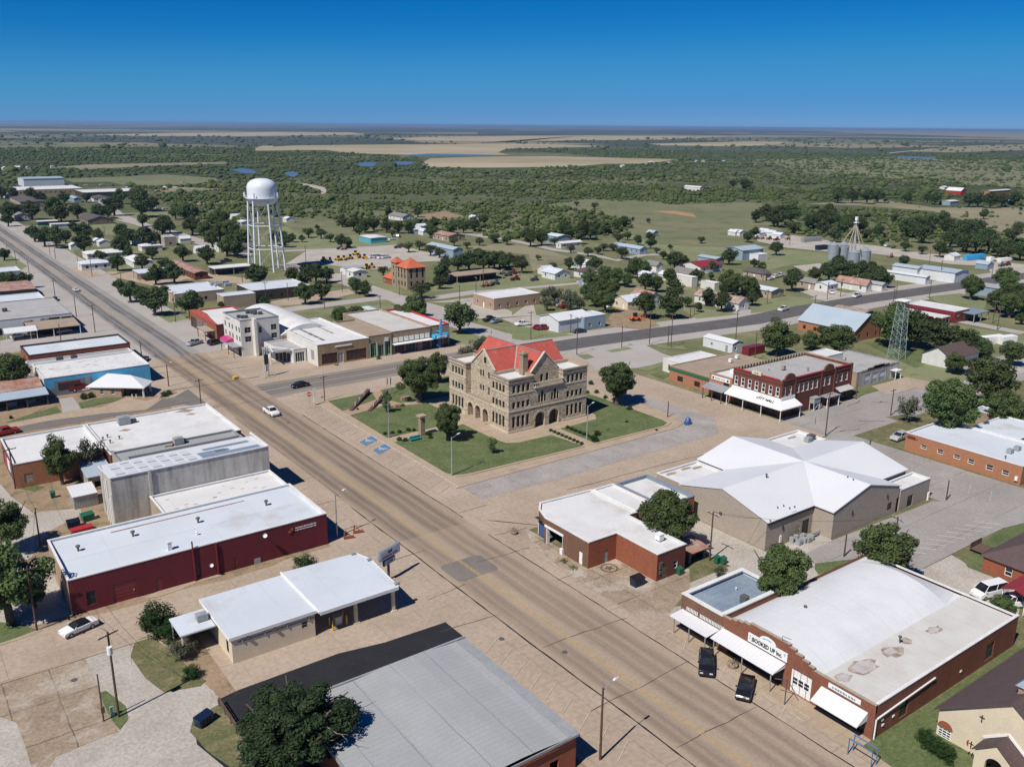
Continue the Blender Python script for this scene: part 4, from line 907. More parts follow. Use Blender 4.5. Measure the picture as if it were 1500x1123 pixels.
def courthouse():
 T=thing('courthouse','three storey rough sandstone courthouse with red tile roof in the middle of the square','courthouse',(109.4,150.6,0))
 X0,X1,Y0,Y1,H=109.4,132.0,150.6,175.0,12.65
 xa,xb,ya,yb=116.4,124.7,157.6,167.8
 base=.15
 def bayops(u0,u1):
  r=[]
  for k in range(4):
   c=u0+(u1-u0)*(k+.5)/4
   r+=[(c-.42,c+.42,1.3,3.9,'stone'),(c-.42,c+.42,5.75,7.25,'stone'),(c-.42,c+.42,9.3,11.0,'stone')]
  return r
 segs=[]
 segs.append(((X0,Y0),(xa,Y0),base,H,bayops(.8,6.0)))
 segs.append(((xb,Y0),(X1,Y0),base,H,bayops(1.0,6.2)))
 segs.append(((X1,Y0),(X1,Y1),base,H,bayops(1,6)+bayops(18,23.4)))
 segs.append(((X1,Y1),(X0,Y1),base,H,bayops(1,6)+bayops(16.5,22)))
 segs.append(((X0,Y1),(X0,yb),base,H,bayops(1.0,6.4)))
 segs.append(((X0,ya),(X0,Y0),base,H,bayops(.5,5.7)))
 rx=X0+1.5
 cw=[(yb-164.0,yb-163.35,6.95,8.4,'stone'),(yb-162.95,yb-162.3,6.95,8.4,'stone'),(yb-164.0,yb-163.35,10.4,11.9,'stone'),(yb-162.95,yb-162.3,10.4,11.9,'stone'),(yb-160.75,yb-160.1,6.4,8.3,'stone'),(yb-159.65,yb-159.0,6.4,8.3,'stone'),(yb-160.75,yb-160.1,10.4,11.9,'stone'),(yb-159.65,yb-159.0,10.4,11.9,'stone')]
 segs.append(((rx,yb),(rx,ya),5.3,H,cw));segs.append(((X0,yb),(rx,yb),5.3,H,[]));segs.append(((rx,ya),(X0,ya),5.3,H,[]))
 cs=[(1.6-.33,1.6+.33,6.0,7.8,'stone'),(2.4-.4+.0,2.4+.4,6.0,8.6,'stone'),(3.2-.33,3.2+.33,6.0,7.8,'stone'),(5.3-.33,5.3+.33,6.0,7.8,'stone'),(6.1-.4,6.1+.4,6.0,8.6,'stone'),(6.9-.33,6.9+.33,6.0,7.8,'stone')]
 segs.append(((xa,Y0),(xb,Y0),5.3,9.9,cs))
 ry=Y0+1.6
 segs.append(((xa,ry),(xb,ry),9.9,H,[(3.0,3.8,10.3,12.0,'stone'),(4.6,5.4,10.3,12.0,'stone')]));segs.append(((xa,Y0),(xa,ry),9.9,H,[]));segs.append(((xb,ry),(xb,Y0),9.9,H,[]))
 mb=MB()
 for p,q,z0,z1,ops in segs:wallface(mb,p,q,z0,z1,ops,.3)
 arch_wall(mb,(X0,yb),(X0,ya),base,5.3,[(.9,3.0,2.6),(4.0,6.1,2.6),(7.1,9.2,2.6)])
 arch_wall(mb,(xa,Y0),(xb,Y0),base,5.3,[(.5,3.3,2.3),(4.5,7.3,2.3)])
 mb.quad((X0,ya,5.3),(rx,ya,5.3),(rx,yb,5.3),(X0,yb,5.3));mb.quad((xa,Y0,9.9),(xb,Y0,9.9),(xb,ry,9.9),(xa,ry,9.9))
 def gtri(a,b,c):mb.tri(a,b,c)
 gtri((rx,yb-.6,H-.02),(rx,ya+.6,H-.02),(rx,162.6,16.7));gtri((xa+.3,ry,H-.02),(xb-.3,ry,H-.02),(120.5,ry,16.9))
 mb.box(rx+.01,ya+.6,H-.3,rx+.4,yb-.6,H-.01);mb.build('wall',['stone'],T)
 for p,q,z0,z1,ops in segs:
  for op in ops:put_opening(T,p,q,op,.3)
 for cx,w in((118.8,1),(122.5,1)):
  b=MB();b.box(cx-1.35,Y0+1.15,base,cx+1.35,Y0+1.3,4.2);b.build('arched_doorway','trim_dark',T)
 for cy in(165.85,162.75,159.65):
  b=MB();b.box(X0+1.15,cy-1.05,base,X0+1.3,cy+1.05,4.0);b.build('arched_doorway','brick_dark',T)
 for(kind,c)in(('S',118.3),('S',122.3),('W',yb-1.95),('W',yb-5.05),('W',yb-8.15)):
  r=1.4 if kind=='S' else 1.05;sp=2.3 if kind=='S' else 2.6;b=MB()
  for i in range(11):
   t0,t1=pi*i/11,pi*(i+.86)/11;q=[]
   for t,rr in((t0,r),(t1,r),(t1,r+.5),(t0,r+.5)):q.append((-rr*cos(t),sp+rr*sin(t)))
   if kind=='S':f=[(c+a,Y0-.06,z)for a,z in q];g=[(c+a,Y0+.2,z)for a,z in q]
   else:f=[(X0-.06,c-a,z)for a,z in q];g=[(X0+.2,c-a,z)for a,z in q]
   b.add(f+g,[[0,1,2,3],[0,4,5,1],[1,5,6,2],[2,6,7,3],[3,7,4,0]])
  b.build('arch_stones','stone_cut',T)
 P=[(X0,Y1),(X0,Y0),(X1,Y0)]
 b=MB()
 for z,t,h in((5.0,.12,.3),(8.9,.08,.2),(.15,.18,.5)):
  for(a,c_)in(((X0,Y1),(X0,yb)),((X0,yb),(X0,ya)),((X0,ya),(X0,Y0)),((X0,Y0),(xa,Y0)),((xa,Y0),(xb,Y0)),((xb,Y0),(X1,Y0))):
   if z==8.9 and(a==(X0,yb)or a==(xa,Y0)):continue
   if z<1 and(a==(X0,yb)or a==(xa,Y0)):continue
   if a[0]==c_[0]:b.box(X0-t,c_[1]-(.0 if c_[1]!=Y0 else t),z,X0+.02,a[1],z+h)
   else:b.box(a[0],Y0-t*.98,z+.002,c_[0],Y0+.02,z+h-.002)
 b.build('string_course','stone_cut',T)
 for n,(x0,y0,x1,y1)in enumerate(((X0,Y0,xa,ya),(xb,Y0,X1,ya),(X0,yb,xa,Y1),(xb,yb,X1,Y1))):
  pl=rect(x0,y0,x1,y1);o1=offset(pl,.14);o2=offset(pl,-.32);b=MB()
  for i in range(4):
   j=(i+1)%4
   b.quad((*o1[i],H+.02),(*o1[j],H+.02),(*o2[j],H+.02),(*o2[i],H+.02));b.quad((*o1[i],H-.3),(*o1[j],H-.3),(*o1[j],H+.02),(*o1[i],H+.02))
   b.quad((*o2[j],H-.75),(*o2[i],H-.75),(*o2[i],H+.02),(*o2[j],H+.02))
   b.quad((*o1[j],H-1.05),(*o1[i],H-1.05),(*pl[i],H-1.05),(*pl[j],H-1.05));b.quad((*offset(pl,.09)[i],H-1.15),(*offset(pl,.09)[j],H-1.15),(*offset(pl,.09)[j],H-.95),(*offset(pl,.09)[i],H-.95))
  b.build('parapet_cap','coping_stone',T)
  b=MB();b.poly(offset(pl,-.3),H-.7);b.build('roof','roof_white',T,'white flat corner roof')
 b=MB()
 b.box(xa,Y0-.35,9.6,xb,ry,9.88);b.box(xa,Y0-.32,10.6,xb,Y0-.08,10.8)
 for i in range(17):x=xa+.3+i*(xb-xa-.6)/16;b.box(x-.07,Y0-.27,9.88,x+.07,Y0-.13,10.6)
 b.build('balcony','stone_cut',T)
 b=MB()
 for a,c_ in(((rx,yb-.4,H+.15),(rx,162.6,16.95)),((rx,162.6,16.95),(rx,ya+.4,H+.15)),((xa+.1,ry,H+.15),(120.5,ry,17.15)),((120.5,ry,17.15),(xb-.1,ry,H+.15))):b.bar(a,c_,.5,.22)
 b.build('gable_coping','stone_cut',T)
 put_opening(T,(rx,yb),(rx,ya),(yb-160.45-1.75,yb-160.45-.95+.0,13.9,15.2,'stone'),0.0)
 b=MB()
 def gab(x0,x1,y0,y1,e,t,ax):
  if ax=='x':
   ym=(y0+y1)/2;b.quad((x0,y0,e),(x1,y0,e),(x1,ym,t),(x0,ym,t));b.quad((x1,y1,e),(x0,y1,e),(x0,ym,t),(x1,ym,t));b.tri((x1,y0,e),(x1,y1,e),(x1,ym,t));b.tri((x0,y1,e),(x0,y0,e),(x0,ym,t))
  else:
   xm=(x0+x1)/2;b.quad((x0,y1,e),(x0,y0,e),(xm,y0,t),(xm,y1,t));b.quad((x1,y0,e),(x1,y1,e),(xm,y1,t),(xm,y0,t));b.tri((x0,y0,e),(x1,y0,e),(xm,y0,t));b.tri((x1,y1,e),(x0,y1,e),(xm,y1,t))
 gab(rx+.1,131.0,157.9,167.3,12.3,16.5,'x');gab(116.3,124.7,ry+.1,174.4,12.3,16.52,'y');b.build('roof','tile_red',T,'red tile roof with crossing ridges')
 b=MB()
 for a,c_ in(((rx,162.6,16.55),(131,162.6,16.55)),((120.5,ry+.2,16.6),(120.5,174.4,16.6)),((120.5,162.6,16.55),(116.4,158.0,12.45)),((120.5,162.6,16.5),(124.6,158.0,12.4)),((120.5,162.6,16.5),(116.4,167.2,12.4))):b.bar(a,c_,.28,.12)
 b.build('ridge_cap','trim_grey',T)
 b=MB();b.box(115.5,153.6,11.9,116.9,155.0,17.0);b.box(115.35,153.45,16.7,117.05,155.15,17.05);b.cyl((116.2,154.3,17.05),(116.2,154.3,17.35),.5,.42,10);b.build('chimney',['stone_small'],T)
 b=MB();b.cyl((121,174,16.4),(121,174,18.2),.05,.05,5);b.cyl((121,174,17.2),(121,174,17.6),.16,.16,6);b.build('finial','steel',T)
 b=MB()
 for(y0,y1,dx)in((158.8,167,0),):
  for k in range(3):b.box(X0-.5*(3-k),y0,.12,X0-.5*(2-k),y1,.12+.02+.12*(k+1)-.1)
 b.box(117.0,Y0-1.2,.12,124.2,Y0-.1,.2);b.build('steps','concrete_pale',T)
 roof_unit(T,130.6,158.4,H-.1,.6,'ac_grey','vent')
 return T
courthouse()
# ================================================================ WEST SIDE OF MAIN STREET
def near_y(T):return T
# maroon store
T=thing('maroon_store','long single storey store with maroon painted brick side wall and pale coated roof','store',(15.5,124.2,0))
R1=(15.5,124.2,53.9,139.3)
ops={0:[opS(R1,tI(470,925),tI(532,985),'dark'),opS(R1,tI(615,885),tI(755,955),'garage_maroon'),opS(R1,tI(853,848),tI(892,905),'door_maroon'),opS(R1,tI(1066,772),tI(1100,835),'door_dark'),opS(R1,tI(1280,737),tI(1303,790),'door_maroon')],3:[(3,4.2,1,2.4,'dark'),(8,10.6,0,2.6,'garage_brown')]}
ro=flat(T,rect(*R1),5.4,.55,'maroon','roof_coat','coping_white',ops,wallmats={3:'brick_tan'})
for p in(tI(430,700),tI(730,620),tI(1087,545),tI(1460,450)):x,y=G(*p,4.9);roof_unit(ro,x,y,4.85,1.3,'steel_dark','vent')
x,y=G(*tI(930,690),4.9);b=MB();b.box(x-.3,y-.3,4.84,x+.3,y+.3,6.1);b.box(x-.36,y-.36,6.1,x+.36,y+.36,6.2);b.build('flue','coping_white',ro)
x,y=G(*tI(1080,610),4.9);roof_unit(ro,x,y,4.85,.8,'trim_white','vent')
b=MB();b.quad((16,131.8,4.862),(53.4,131.8,4.862),(53.4,139,5.12),(16,139,5.12));b.build('roof','roof_coat',T)
b=MB();b.box(24,137.3,5.0,45,137.55,5.14);b.build('rust_seam','roof_rust',ro)
dashes(T,15,3.6,.24,'trim_white',(50.3,124.16,4.3),'S',2)
b=MB();b.box(47.7,124.08,4.0,48.1,124.18,4.4);b.box(47.3,124.08,3.7,47.8,124.18,4.05);b.build('sign_emblem','brick_red',T)
for px_ in(1060,1190):
 x=ony(*tI(px_,740),124.1)[0];b=MB();b.box(x-.09,123.95,0,x+.09,124.15,6.6 if px_==1060 else 5.3);b.build('downpipe','maroon_paint',T)
for p,r in((tI(1452,613),.34),(tI(1160,775),.28)):
 x,z=ony(*p,123.7);b=MB();b.lathe((0,0,0),[(0,.0),(r*.6,.06),(r,.2)],12);o=b.build('satellite_dish','trim_white',T);o.location=Vector((x,123.55,z))-T.location;o.rotation_euler=(radians(60),0,radians(-30))
 b=MB();b.bar((x,123.6,z),(x,124.2,z-.2),.06);b.build('dish_bracket','steel',T)
for p in(tI(1410,765),tI(1485,740)):
 x,y=G(*p);b=MB();b.box(-.5,-.45,.05,.5,.45,.95);b.cyl((0,0,.95),(0,0,1.0),.38,.38,12)
 for i in range(5):b.box(-.52,-.4,.15+i*.15,-.5,.4,.2+i*.15)
 o=b.build('condenser_unit','ac_grey');o.location=(x,y+.2,0)
 tag(o,'grey condenser unit by the maroon wall, '+('left of the pair' if p[0]<385 else 'right of the pair'),'air conditioner','condenser units by the maroon wall')
for k,(x,y)in enumerate(((57.2,124.2),(59.4,125.2))):
 b=MB();b.prism([(x-.5,y-.2),(x+1.1,y-.6),(x+1.2,y-.3),(x-.4,y+.1)],0,.5);b.bar((x-.4,y,.05),(x-.2,y,1.5),.18);b.bar((x-.2,y,1.5),(x+.7,y-.3,.4),.12)
 tag(b.build('step_railing','brick_red'),'red step railing by the store corner, '+('nearer the maroon wall' if k==0 else 'nearer the street lamp'),'railing','red railings at the store corner')
 # store with white roof between
T=thing('white_roofed_store','low store with patched white roof wedged between maroon store and grey concrete building','store',(32.8,139.4,0))
ro=flat(T,rect(32.8,139.45,54.0,149.1),4.75,.3,'stucco_tan','roof_white','coping_white')
for k in range(20):x,y=rnd.uniform(34,53),rnd.uniform(140.6,147.5);b=MB();b.prism(rpoly(x-.35,y-.12,x+.35,y+.12,.1,2),4.452,4.48);b.build('roof_patch','roof_grey',ro)
# tall grey concrete building
T=thing('concrete_building','tall stained grey concrete building with white metal roof beside the low white roofed store','building',(27.1,149.3,0))
mb=MB();X0,Y0,X1,Y1=27.1,149.3,54.2,158.2;H=9.0
W_=[(6.0-.5,6.0+.4,5.0,5.7,'void')]
wx=ony(*tI(798,390),Y0)
wallface(mb,(X0,Y0),(X1,Y0),0,H+.45,[(wx[0]-X0-.35,wx[0]-X0+.35,wx[1]-.3,wx[1]+.35,None)]);wallface(mb,(X1,Y0),(X1,Y1),0,H+.3);wallface(mb,(X1,Y1),(X0,Y1),0,H-.4);wallface(mb,(X0,Y1),(X0,Y0),0,H,[(2,3,1,3,'x'),(5.4,6.6,.1,2.3,'x')])
mb.box(33.0,Y0-.28,0,33.5,Y0+.01,H+.5);mb.box(27.0,Y0-.03,0,33.0,Y0+.003,H-.1);mb.build('wall','concrete_wall',T)
put_opening(T,(X0,Y0),(X1,Y0),(wx[0]-X0-.35,wx[0]-X0+.35,wx[1]-.3,wx[1]+.35,'void'));put_opening(T,(X0,Y1),(X0,Y0),(2,3,1,3,'dark'));put_opening(T,(X0,Y1),(X0,Y0),(5.4,6.6,.1,2.3,'door_grey'))
b=MB();b.add([(X0-.2,Y0-.15,H+.42),(X1,Y0-.15,H+.42),(X1,Y1+.2,H-.35),(X0-.2,Y1+.2,H-.35),(X0-.2,Y0-.15,H+.3),(X1,Y0-.15,H+.3),(X1,Y1+.2,H-.47),(X0-.2,Y1+.2,H-.47)],[[0,1,2,3],[0,4,5,1],[3,7,4,0]])
ro=b.build('roof','roof_metalwhite_y',T)
zf=lambda y:H+.44-(y-Y0+.15)/(Y1-Y0+.35)*.77
for(x0,x1,y0,y1)in((42.5,47.5,149.8,153.6),(47.5,53,149.8,151.6),(44,52.5,154.4,155.8),(45.5,48,151.9,153.2)):
 b=MB();b.quad((x0,y0,zf(y0)+.02),(x1,y0,zf(y0)+.02),(x1,y1,zf(y1)+.02),(x0,y1,zf(y1)+.02));b.build('skylight_panel','roof_bluegrey',ro)
for i in range(6):
 y=150.2+i*1.25
 for k in range(7):
  x=28.2+k*2.0;b=MB();b.quad((x,y,zf(y)+.02),(x+1.5,y,zf(y)+.02),(x+1.5,y+.5,zf(y+.5)+.02),(x,y+.5,zf(y+.5)+.02));b.build('skylight_panel','trim_grey' if(i+k)%3==0 else 'roof_coat',ro)
b=MB();b.box(X1-.3,Y0-.16,H+.3,X1+.05,Y1,H+.5);b.build('coping','coping_white',T)
for y in(150,151.2,152.6,154):b=MB();b.cyl((X0-.2,y,0),(X0-.2,y,rnd.uniform(5,8.6)),.1,.1,6);b.build('pipe','trim_white',T)
# two narrow roofs north of it and the white-roofed shops
T=thing('narrow_grey_roofed_shop','narrow shop with grey tar roof and dark patches behind the tall concrete building','store',(33.4,158.3,0))
ro=flat(T,rect(33.4,158.35,55.0,166.8),6.2,.35,'stucco_tan','roof_grey','trim_grey')
for(x,y,r)in((36.5,162,1.5),(37.5,163.5,.7),(47,163,1.1),(49.5,164.6,.6)):
 b=MB();b.prism([(x+r*1.3*cos(t*.7)*(.8+.3*sin(3*t)),y+r*sin(t*.7))for t in range(9)],5.852,5.87);b.build('tar_patch','roof_tan' if r>1 else 'steel_dark',ro)
roof_unit(ro,43,163.8,5.86,.8,'steel_dark','vent')
T=thing('narrow_metal_roofed_shop','narrow shop with low ribbed metal roof and junk beside the long white roof','store',(32,166.9,0))
ro=flat(T,rect(32.2,166.9,55.6,173.2),5.4,.35,'stucco_tan','roof_greymetal','trim_grey')
roof_unit(ro,44.3,171.8,5.1,1.3,'ac_grey');roof_unit(ro,45.4,172.1,5.1,.7,'steel_dark')
b=MB();b.box(41.5,171.2,5.06,42.5,172.0,5.4);b.build('roof_crate','stucco_tan',ro);b=MB();b.bar((42.7,171.0,5.1),(43.6,172.3,5.4),.3);b.build('roof_board','brick_red',ro)
T=thing('long_white_roofed_shop','long shop with big stained white flat roof and a grey air unit','store',(32,179.8,0))
ro=flat(T,rect(32.0,173.4,57.4,195.5),4.9,.35,'brick_dark','roof_white','coping_white')
x,y=G(*tE(680,825),4.6);roof_unit(ro,x,y,4.55,1.7,'ac_grey');roof_unit(ro,x+1.9,y-.1,4.55,.8,'steel_dark')
for(px_,py_,r)in((690,858,1.0),(1020,752,1.6),(1050,770,.9)):
 x,y=G(*tE(px_,py_),4.6);b=MB();b.prism([(x+r*1.5*cos(t*.785)*(.8+.3*sin(5*t)),y+r*sin(t*.785)*(.7+.3*cos(3*t)))for t in range(8)],4.553,4.56);b.build('stain','roof_tan',ro)
for(px_,py_)in((590,900),(565,915),(655,908),(605,930)):x,y=G(*tE(px_,py_),4.6);roof_unit(ro,x,y,4.55,.9,'steel_dark','vent')
T=thing('square_white_roofed_shop','brick shop with square white roof and raised parapet at the left end of the row','store',(16.2,178,0))
ops={0:[(1.4,2.9,.9,2.7,'door_tan')],3:[(3,4.5,1,2.3,'dark'),(9,11,1,2.3,'dark')]}
ro=flat(T,rect(16.2,178.2,31.7,195.4),4.9,.45,'brick_dark','roof_white','coping_white',ops,wallmats={0:'brick_orange'})
for(x0,m_,z0)in((180.2,'blue_paint',1.0),(184.5,'trim_white',1.2),(188,'pink_paint',1.0)):b=MB();b.box(16.1,x0,z0,16.19,x0+3.0,z0+2.2);b.build('painted_panel',m_,T)
# back-lot sheds
T=thing('blue_roofed_lean_to','small lean-to with pale blue tin roof behind the tar roofed shops','shed',(22,165,0))
q=[G(*tI(*p),3.2)for p in((440,245),(570,190),(600,240),(480,290))];x0,y0=min(p[0]for p in q),min(p[1]for p in q);x1,y1=max(p[0]for p in q),max(p[1]for p in q)
shed(T,x0,y0,x1,y1,2.8,3.5,'y0','roof_blue',name='roof');mb=MB();
for i in range(4):P=rect(x0+.3,y0+.3,x1-.3,y1-.3);wallface(mb,P[i],P[(i+1)%4],0,2.8,[(1,2.4,.6,1.8,None)]if i==0 else[])
mb.build('wall','stucco_tan',T)
T=thing('stair_tower','small pale stair block at the back corner of the tar roofed shop','outbuilding',(30,163,0));flat(T,rect(30.2,160,33.2,165),5.2,.2,'stucco_white','roof_grey','coping_white')
T=thing('corrugated_shed','grey corrugated iron shed against the tall concrete building','shed',(19,156,0))
q=[G(*tI(*p),2.4)for p in((398,375),(578,330),(575,355),(400,405))];x0,y0=min(p[0]for p in q),min(p[1]for p in q);x1=27.0;y1=y0+4.2
mb=MB();P=rect(x0,y0,x1,y1)
for i in range(4):wallface(mb,P[i],P[(i+1)%4],0,2.4)
n=int((x1-x0)/.4)
for i in range(n):mb.box(x0+i*.4,y0-.06,0,x0+i*.4+.18,y0,2.38)
mb.build('wall','steel',T);shed(T,x0-.2,y0-.3,x1,y1+.2,2.4,2.9,'y0','roof_metalwhite',name='roof')
# drive-through bank with canopy
T=thing('drive_through_bank','low cream drive-through bank with long white roof and car canopy','bank',(29.3,99.8,0))
BX0,BX1,BY0,BY1=29.4,41.2,99.8,111.7
P=rect(BX0+.3,BY0+.15,BX1-.3,BY1-.3);mb=MB()
wops={0:[opS((P[0][0],P[0][1],0,0),tN(342,325),tN(378,355),'tan')],3:[(9.3,10.1,.9,2.6,'dark')],1:[(6,7.5,1.2,2.4,'dark')]}
for i in range(4):wallface(mb,P[i],P[(i+1)%4],0,3.5,wops.get(i,[]),.12)
mb.build('wall','stucco_cream',T)
for i,l in wops.items():
 for op in l:put_opening(T,P[i],P[(i+1)%4],op,.12)
b=MB();b.box(BX0,BY0,3.5,BX1,BY1,3.85);b.build('roof','roof_coat',T)
b=MB();b.box(BX0-.05,BY0-.06,3.45,BX1+.02,BY0,3.9);b.box(BX0-.06,BY0,3.45,BX0,BY1,3.9);b.build('fascia','trim_white',T)
b=MB();b.box(30.5,BY0-.02+.1,2.75,BX1-.4,BY0+.13,2.95);
for x in(31,34,37,40):b.box(x,BY0+.0,2.7,x+.12,BY0+.14,3.4)
b.build('conduit','trim_grey',T)
for x in(31.6,35.2):b=MB();b.box(x,BY0-.15,2.9,x+.35,BY0+.14,3.2);b.build('wall_lamp','steel_dark',T)
C=MB();C.prism([(BX1+.1,99.0),(53.0,98.9),(53.6,108.4),(52.6,111.6),(BX1+.1,112.2)],3.55,3.95);co=C.build('canopy_roof','roof_coat',T)
b=MB();b.box(BX1+.08,98.85,3.5,53.05,98.93,4.0);b.bar((53.1,98.95,3.76),(53.7,108.5,3.76),.1,.5);b.bar((53.7,108.5,3.76),(52.7,111.7,3.76),.1,.5);b.box(BX1-.1,98.9,3.8,BX1+.15,112.3,4.06);b.build('fascia','trim_white',T)
for(x,y)in((46.8,99.8),(52.5,99.6),(52.6,108.8),(46.8,111.3)):
 b=MB();b.box(x-.45,y-.35,.0,x+.45,y+.35,.18);b.box(x-.22,y-.2,.18,x+.22,y+.2,3.0)
 b.add([(x-.22,y-.2,3.0),(x+.22,y-.2,3.0),(x+.22,y+.2,3.0),(x-.22,y+.2,3.0),(x-.6,y-.3,3.55),(x+.6,y-.3,3.55),(x+.6,y+.3,3.55),(x-.6,y+.3,3.55)],[[0,1,5,4],[1,2,6,5],[2,3,7,6],[3,0,4,7]]);b.build('column','stucco_cream',T)
for(x,y,s)in((53.2,99.6,.35),(53.3,108.2,.3),(52.2,111.3,.3)):b=MB();b.box(x-s,y-s*.7,3.95,x+s,y+s*.7,4.3);b.build('roof_lamp','trim_grey',T)
b=MB();b.box(43.6,100.2,0,45.4,101.4,.16);b.build('island','concrete_pale',T)
for x,y in((43.3,99.7),(43.4,101.0),(45.5,101.2),(45.5,100.0)):b=MB();b.cyl((x,y,0),(x,y,1.5),.09,.09,8);b.build('bollard','yellow_paint',T)
b=MB();b.box(44.0,100.3,.16,45.0,101.2,1.35);b.box(43.95,100.25,1.35,45.05,101.25,1.5);b.build('teller_machine','steel',T)
q=(24.85,104.9,29.35,110.0);b=MB();b.box(q[0],q[1],3.05,q[2],q[3],3.25);co=b.build('side_canopy','roof_coat',T)
posts(T,((25.1,105.2),(25.1,109.7)),3.05,.07)
b=MB();b.box(26.2,106.0,0,26.4,109.8,3.05);b.box(26.4,109.6,0,29.6,109.8,3.05);b.build('side_canopy_wall','trim_dark',T)
roof_unit(co,28.3,107.2,3.25,1.0,'ac_grey')
# bank sign
T=thing('bank_sign','two-panel bank pole sign with ATM panel beside the white canopy','sign',(56.3,107.9,0))
b=MB();b.box(56.15,107.8,0,56.45,108.1,4.4);b.build('pole','steel_dark',T)
sx=Vector((.93,.36,0)).normalized();nx=Vector((sx.y,-sx.x,0));ang=atan2(sx.y,sx.x);c0=Vector((56.3,107.9,0))
def panel(z0,z1,w,off,nm,fr='trim_blue'):
 b=MB();a=c0+sx*(off-w/2);e=c0+sx*(off+w/2);q=[a-nx*-.2,e-nx*-.2,e-nx*.2,a-nx*.2];b.prism([(p.x,p.y)for p in q],z0,z1);b.build(nm+'_frame',fr,T)
 b=MB();a+=sx*.14;e-=sx*.14;q=[a+nx*.24,e+nx*.24,e+nx*.2,a+nx*.2];b.prism([(p.x,p.y)for p in q],z0+.12,z1-.12);b.build(nm,'trim_white',T)
panel(3.75,5.3,4.6,.2,'sign_panel');panel(2.7,3.55,2.5,.1,'lower_panel')
def stext(body,size,m_,off,z,w=None):
 p=c0+sx*off+nx*.26;lettering(T,body,size,m_,(p.x,p.y,z),ang,width=w)
p_=c0+sx*.3+nx*.27;dashes(T,2,1.1,.5,'navy_paint',(p_.x,p_.y,4.82),ang);p_=c0+sx*.2+nx*.27;dashes(T,9,3.6,.28,'maroon_paint',(p_.x,p_.y,4.2),ang);stext('ATM',.55,'black_paint',.1,3.12,1.3)
# big grey metal roof at the bottom
T=thing('grey_metal_roofed_hall','brick hall with wide weathered grey metal roof at the bottom of the photo','building',(34.1,82,0))
GX0,GX1,GY0,GY1=30.5,53.1,59.9,81.9
P=rect(GX0+.2,GY0+.2,GX1-.25,GY1-.2);mb=MB()
for i in range(4):wallface(mb,P[i],P[(i+1)%4],0,4.25,[(18.6,19.8,0,2.3,None)]if i==0 else[])
mb.build('wall','brick_red',T);b=MB();xm=(GX0+GX1)/2
def gz(x):return 4.55 if x<38 or x>50.5 else 4.55+.35*sin(pi*(x-38)/12.5)
xs=[GX0,36.5,38]+[38+12.5*i/5 for i in range(1,6)]+[GX1-1.3]
for a,c_ in zip(xs[:-1],xs[1:]):b.quad((a,GY0,gz(a)),(c_,GY0,gz(c_)),(c_,GY1,gz(c_)),(a,GY1,gz(a)))
ro=b.build('roof','roof_greymetal_b',T)if 'roof_greymetal_b' in M else None
if ro is None:
 M['roof_greymetal_b']=mat('grey_hall_roof_sheets',(.36,.37,.37),(.31,.32,.32),.25,.6,.3,ribs=('y',.72,.84),bump=.3,fine=.06,seams=(4.7,0,.12,(.2,.2,.2)),stains=(((.45,.45,.45),.5,.6,.8,.4),));ro=b.build('roof','roof_greymetal_b',T)
b=MB();b.box(GX0,GY1,4.3,GX1,GY1+.25,4.75);b.box(GX1-1.3,GY0,4.4,GX1-1.2,GY1,4.62);b.box(GX1-1.2,GY0,4.3,GX1,GY1,4.5);b.box(GX0-.1,GY0,4.3,GX0,GY1+.25,4.7);b.box(GX0,GY0-.12,4.2,GX1,GY0,4.5)
b.build('gutter','trim_grey',T)
for i in range(6):x=37.6+i*2.6;b=MB();b.cyl((x,GY1+.9,0),(x,GY1+.9,.95),.1,.1,8);tag(b.build('bollard','yellow_paint'),ORD[i]+' yellow bollard from the left in the row along the grey roofed hall','bollard','yellow bollards by the grey roofed hall')
# ================================================================ EAST SIDE OF MAIN STREET
# L-shaped brick building with the corner drive-in
T=thing('brick_corner_building','orange brick building with chamfered drive-in corner and white roof','building',(83.2,93.4,0))
H=4.5
poly=[(83.1,93.1),(88.9,93.1),(88.9,84.1),(95.0,84.1),(95.0,97.0),(97.0,97.0),(97.0,108.6),(86.1,109.3),(84.3,107.2),(83.1,104.0)]
ops={0:[(3.2,4.1,0,2.1,'door_grey')],2:[(1.2,2.2,0,2.1,'door_tan'),(3.6,4.5,1.0,2.4,'white')],9:[(8.7,9.7,0,2.2,'door_white'),(.0,.01,0,.01,None)],1:[]}
ops[9]=[(.35,4.6,0,3.0,None),(8.6,9.5,0,2.2,'door_white')];ops[8]=[(.4,3.0,0,3.0,None)];ops[7]=[(.5,1.9,0,2.6,None)]
ro=flat(T,poly,H,.25,'brick_red','roof_white','coping_white',ops,wallmats={9:'brick_brown',8:'brick_brown',2:'brick_dark',0:'brick_red'})
for(x,y)in((83.2,103.8),(84.4,107.1),(83.25,99.3)):
 b=MB();b.box(x-.05,y-.3,0,x+.55,y+.3,3.3);b.build('pillar','trim_white',T)
b=MB();b.box(83.0,99.2,3.0,83.3,104.0,3.4);b.build('lintel','trim_white',T)
mb=MB();mb.box(86.5,99.2,0,86.7,107.5,3.3);mb.box(83.4,98.9,0,86.7,99.1,4.2);mb.box(83.4,99.1,3.3,86.7,107.2,3.35);mb.build('drive_in_wall','trim_dark',T)
b=MB();b.box(84.0,105.3,.2,84.15,106.5,2.2);b.build('banner','blue_paint',T)
b=MB();b.box(82.7,99.0,0,83.05,99.6,1.0);b.build('ice_box','trim_white',T)
x,y=G(*tile(770,680,1497/280)(1047,590),4.4);roof_unit(ro,x,y,4.25,1.0,'trim_white','swamp')
for z,y_ in((2.0,84.0),(1.2,84.0),(2.6,84.0)):b=MB();b.box(89.3,83.85,z,89.9,84.05,z+.5);b.build('meter_box','steel_dark',T)
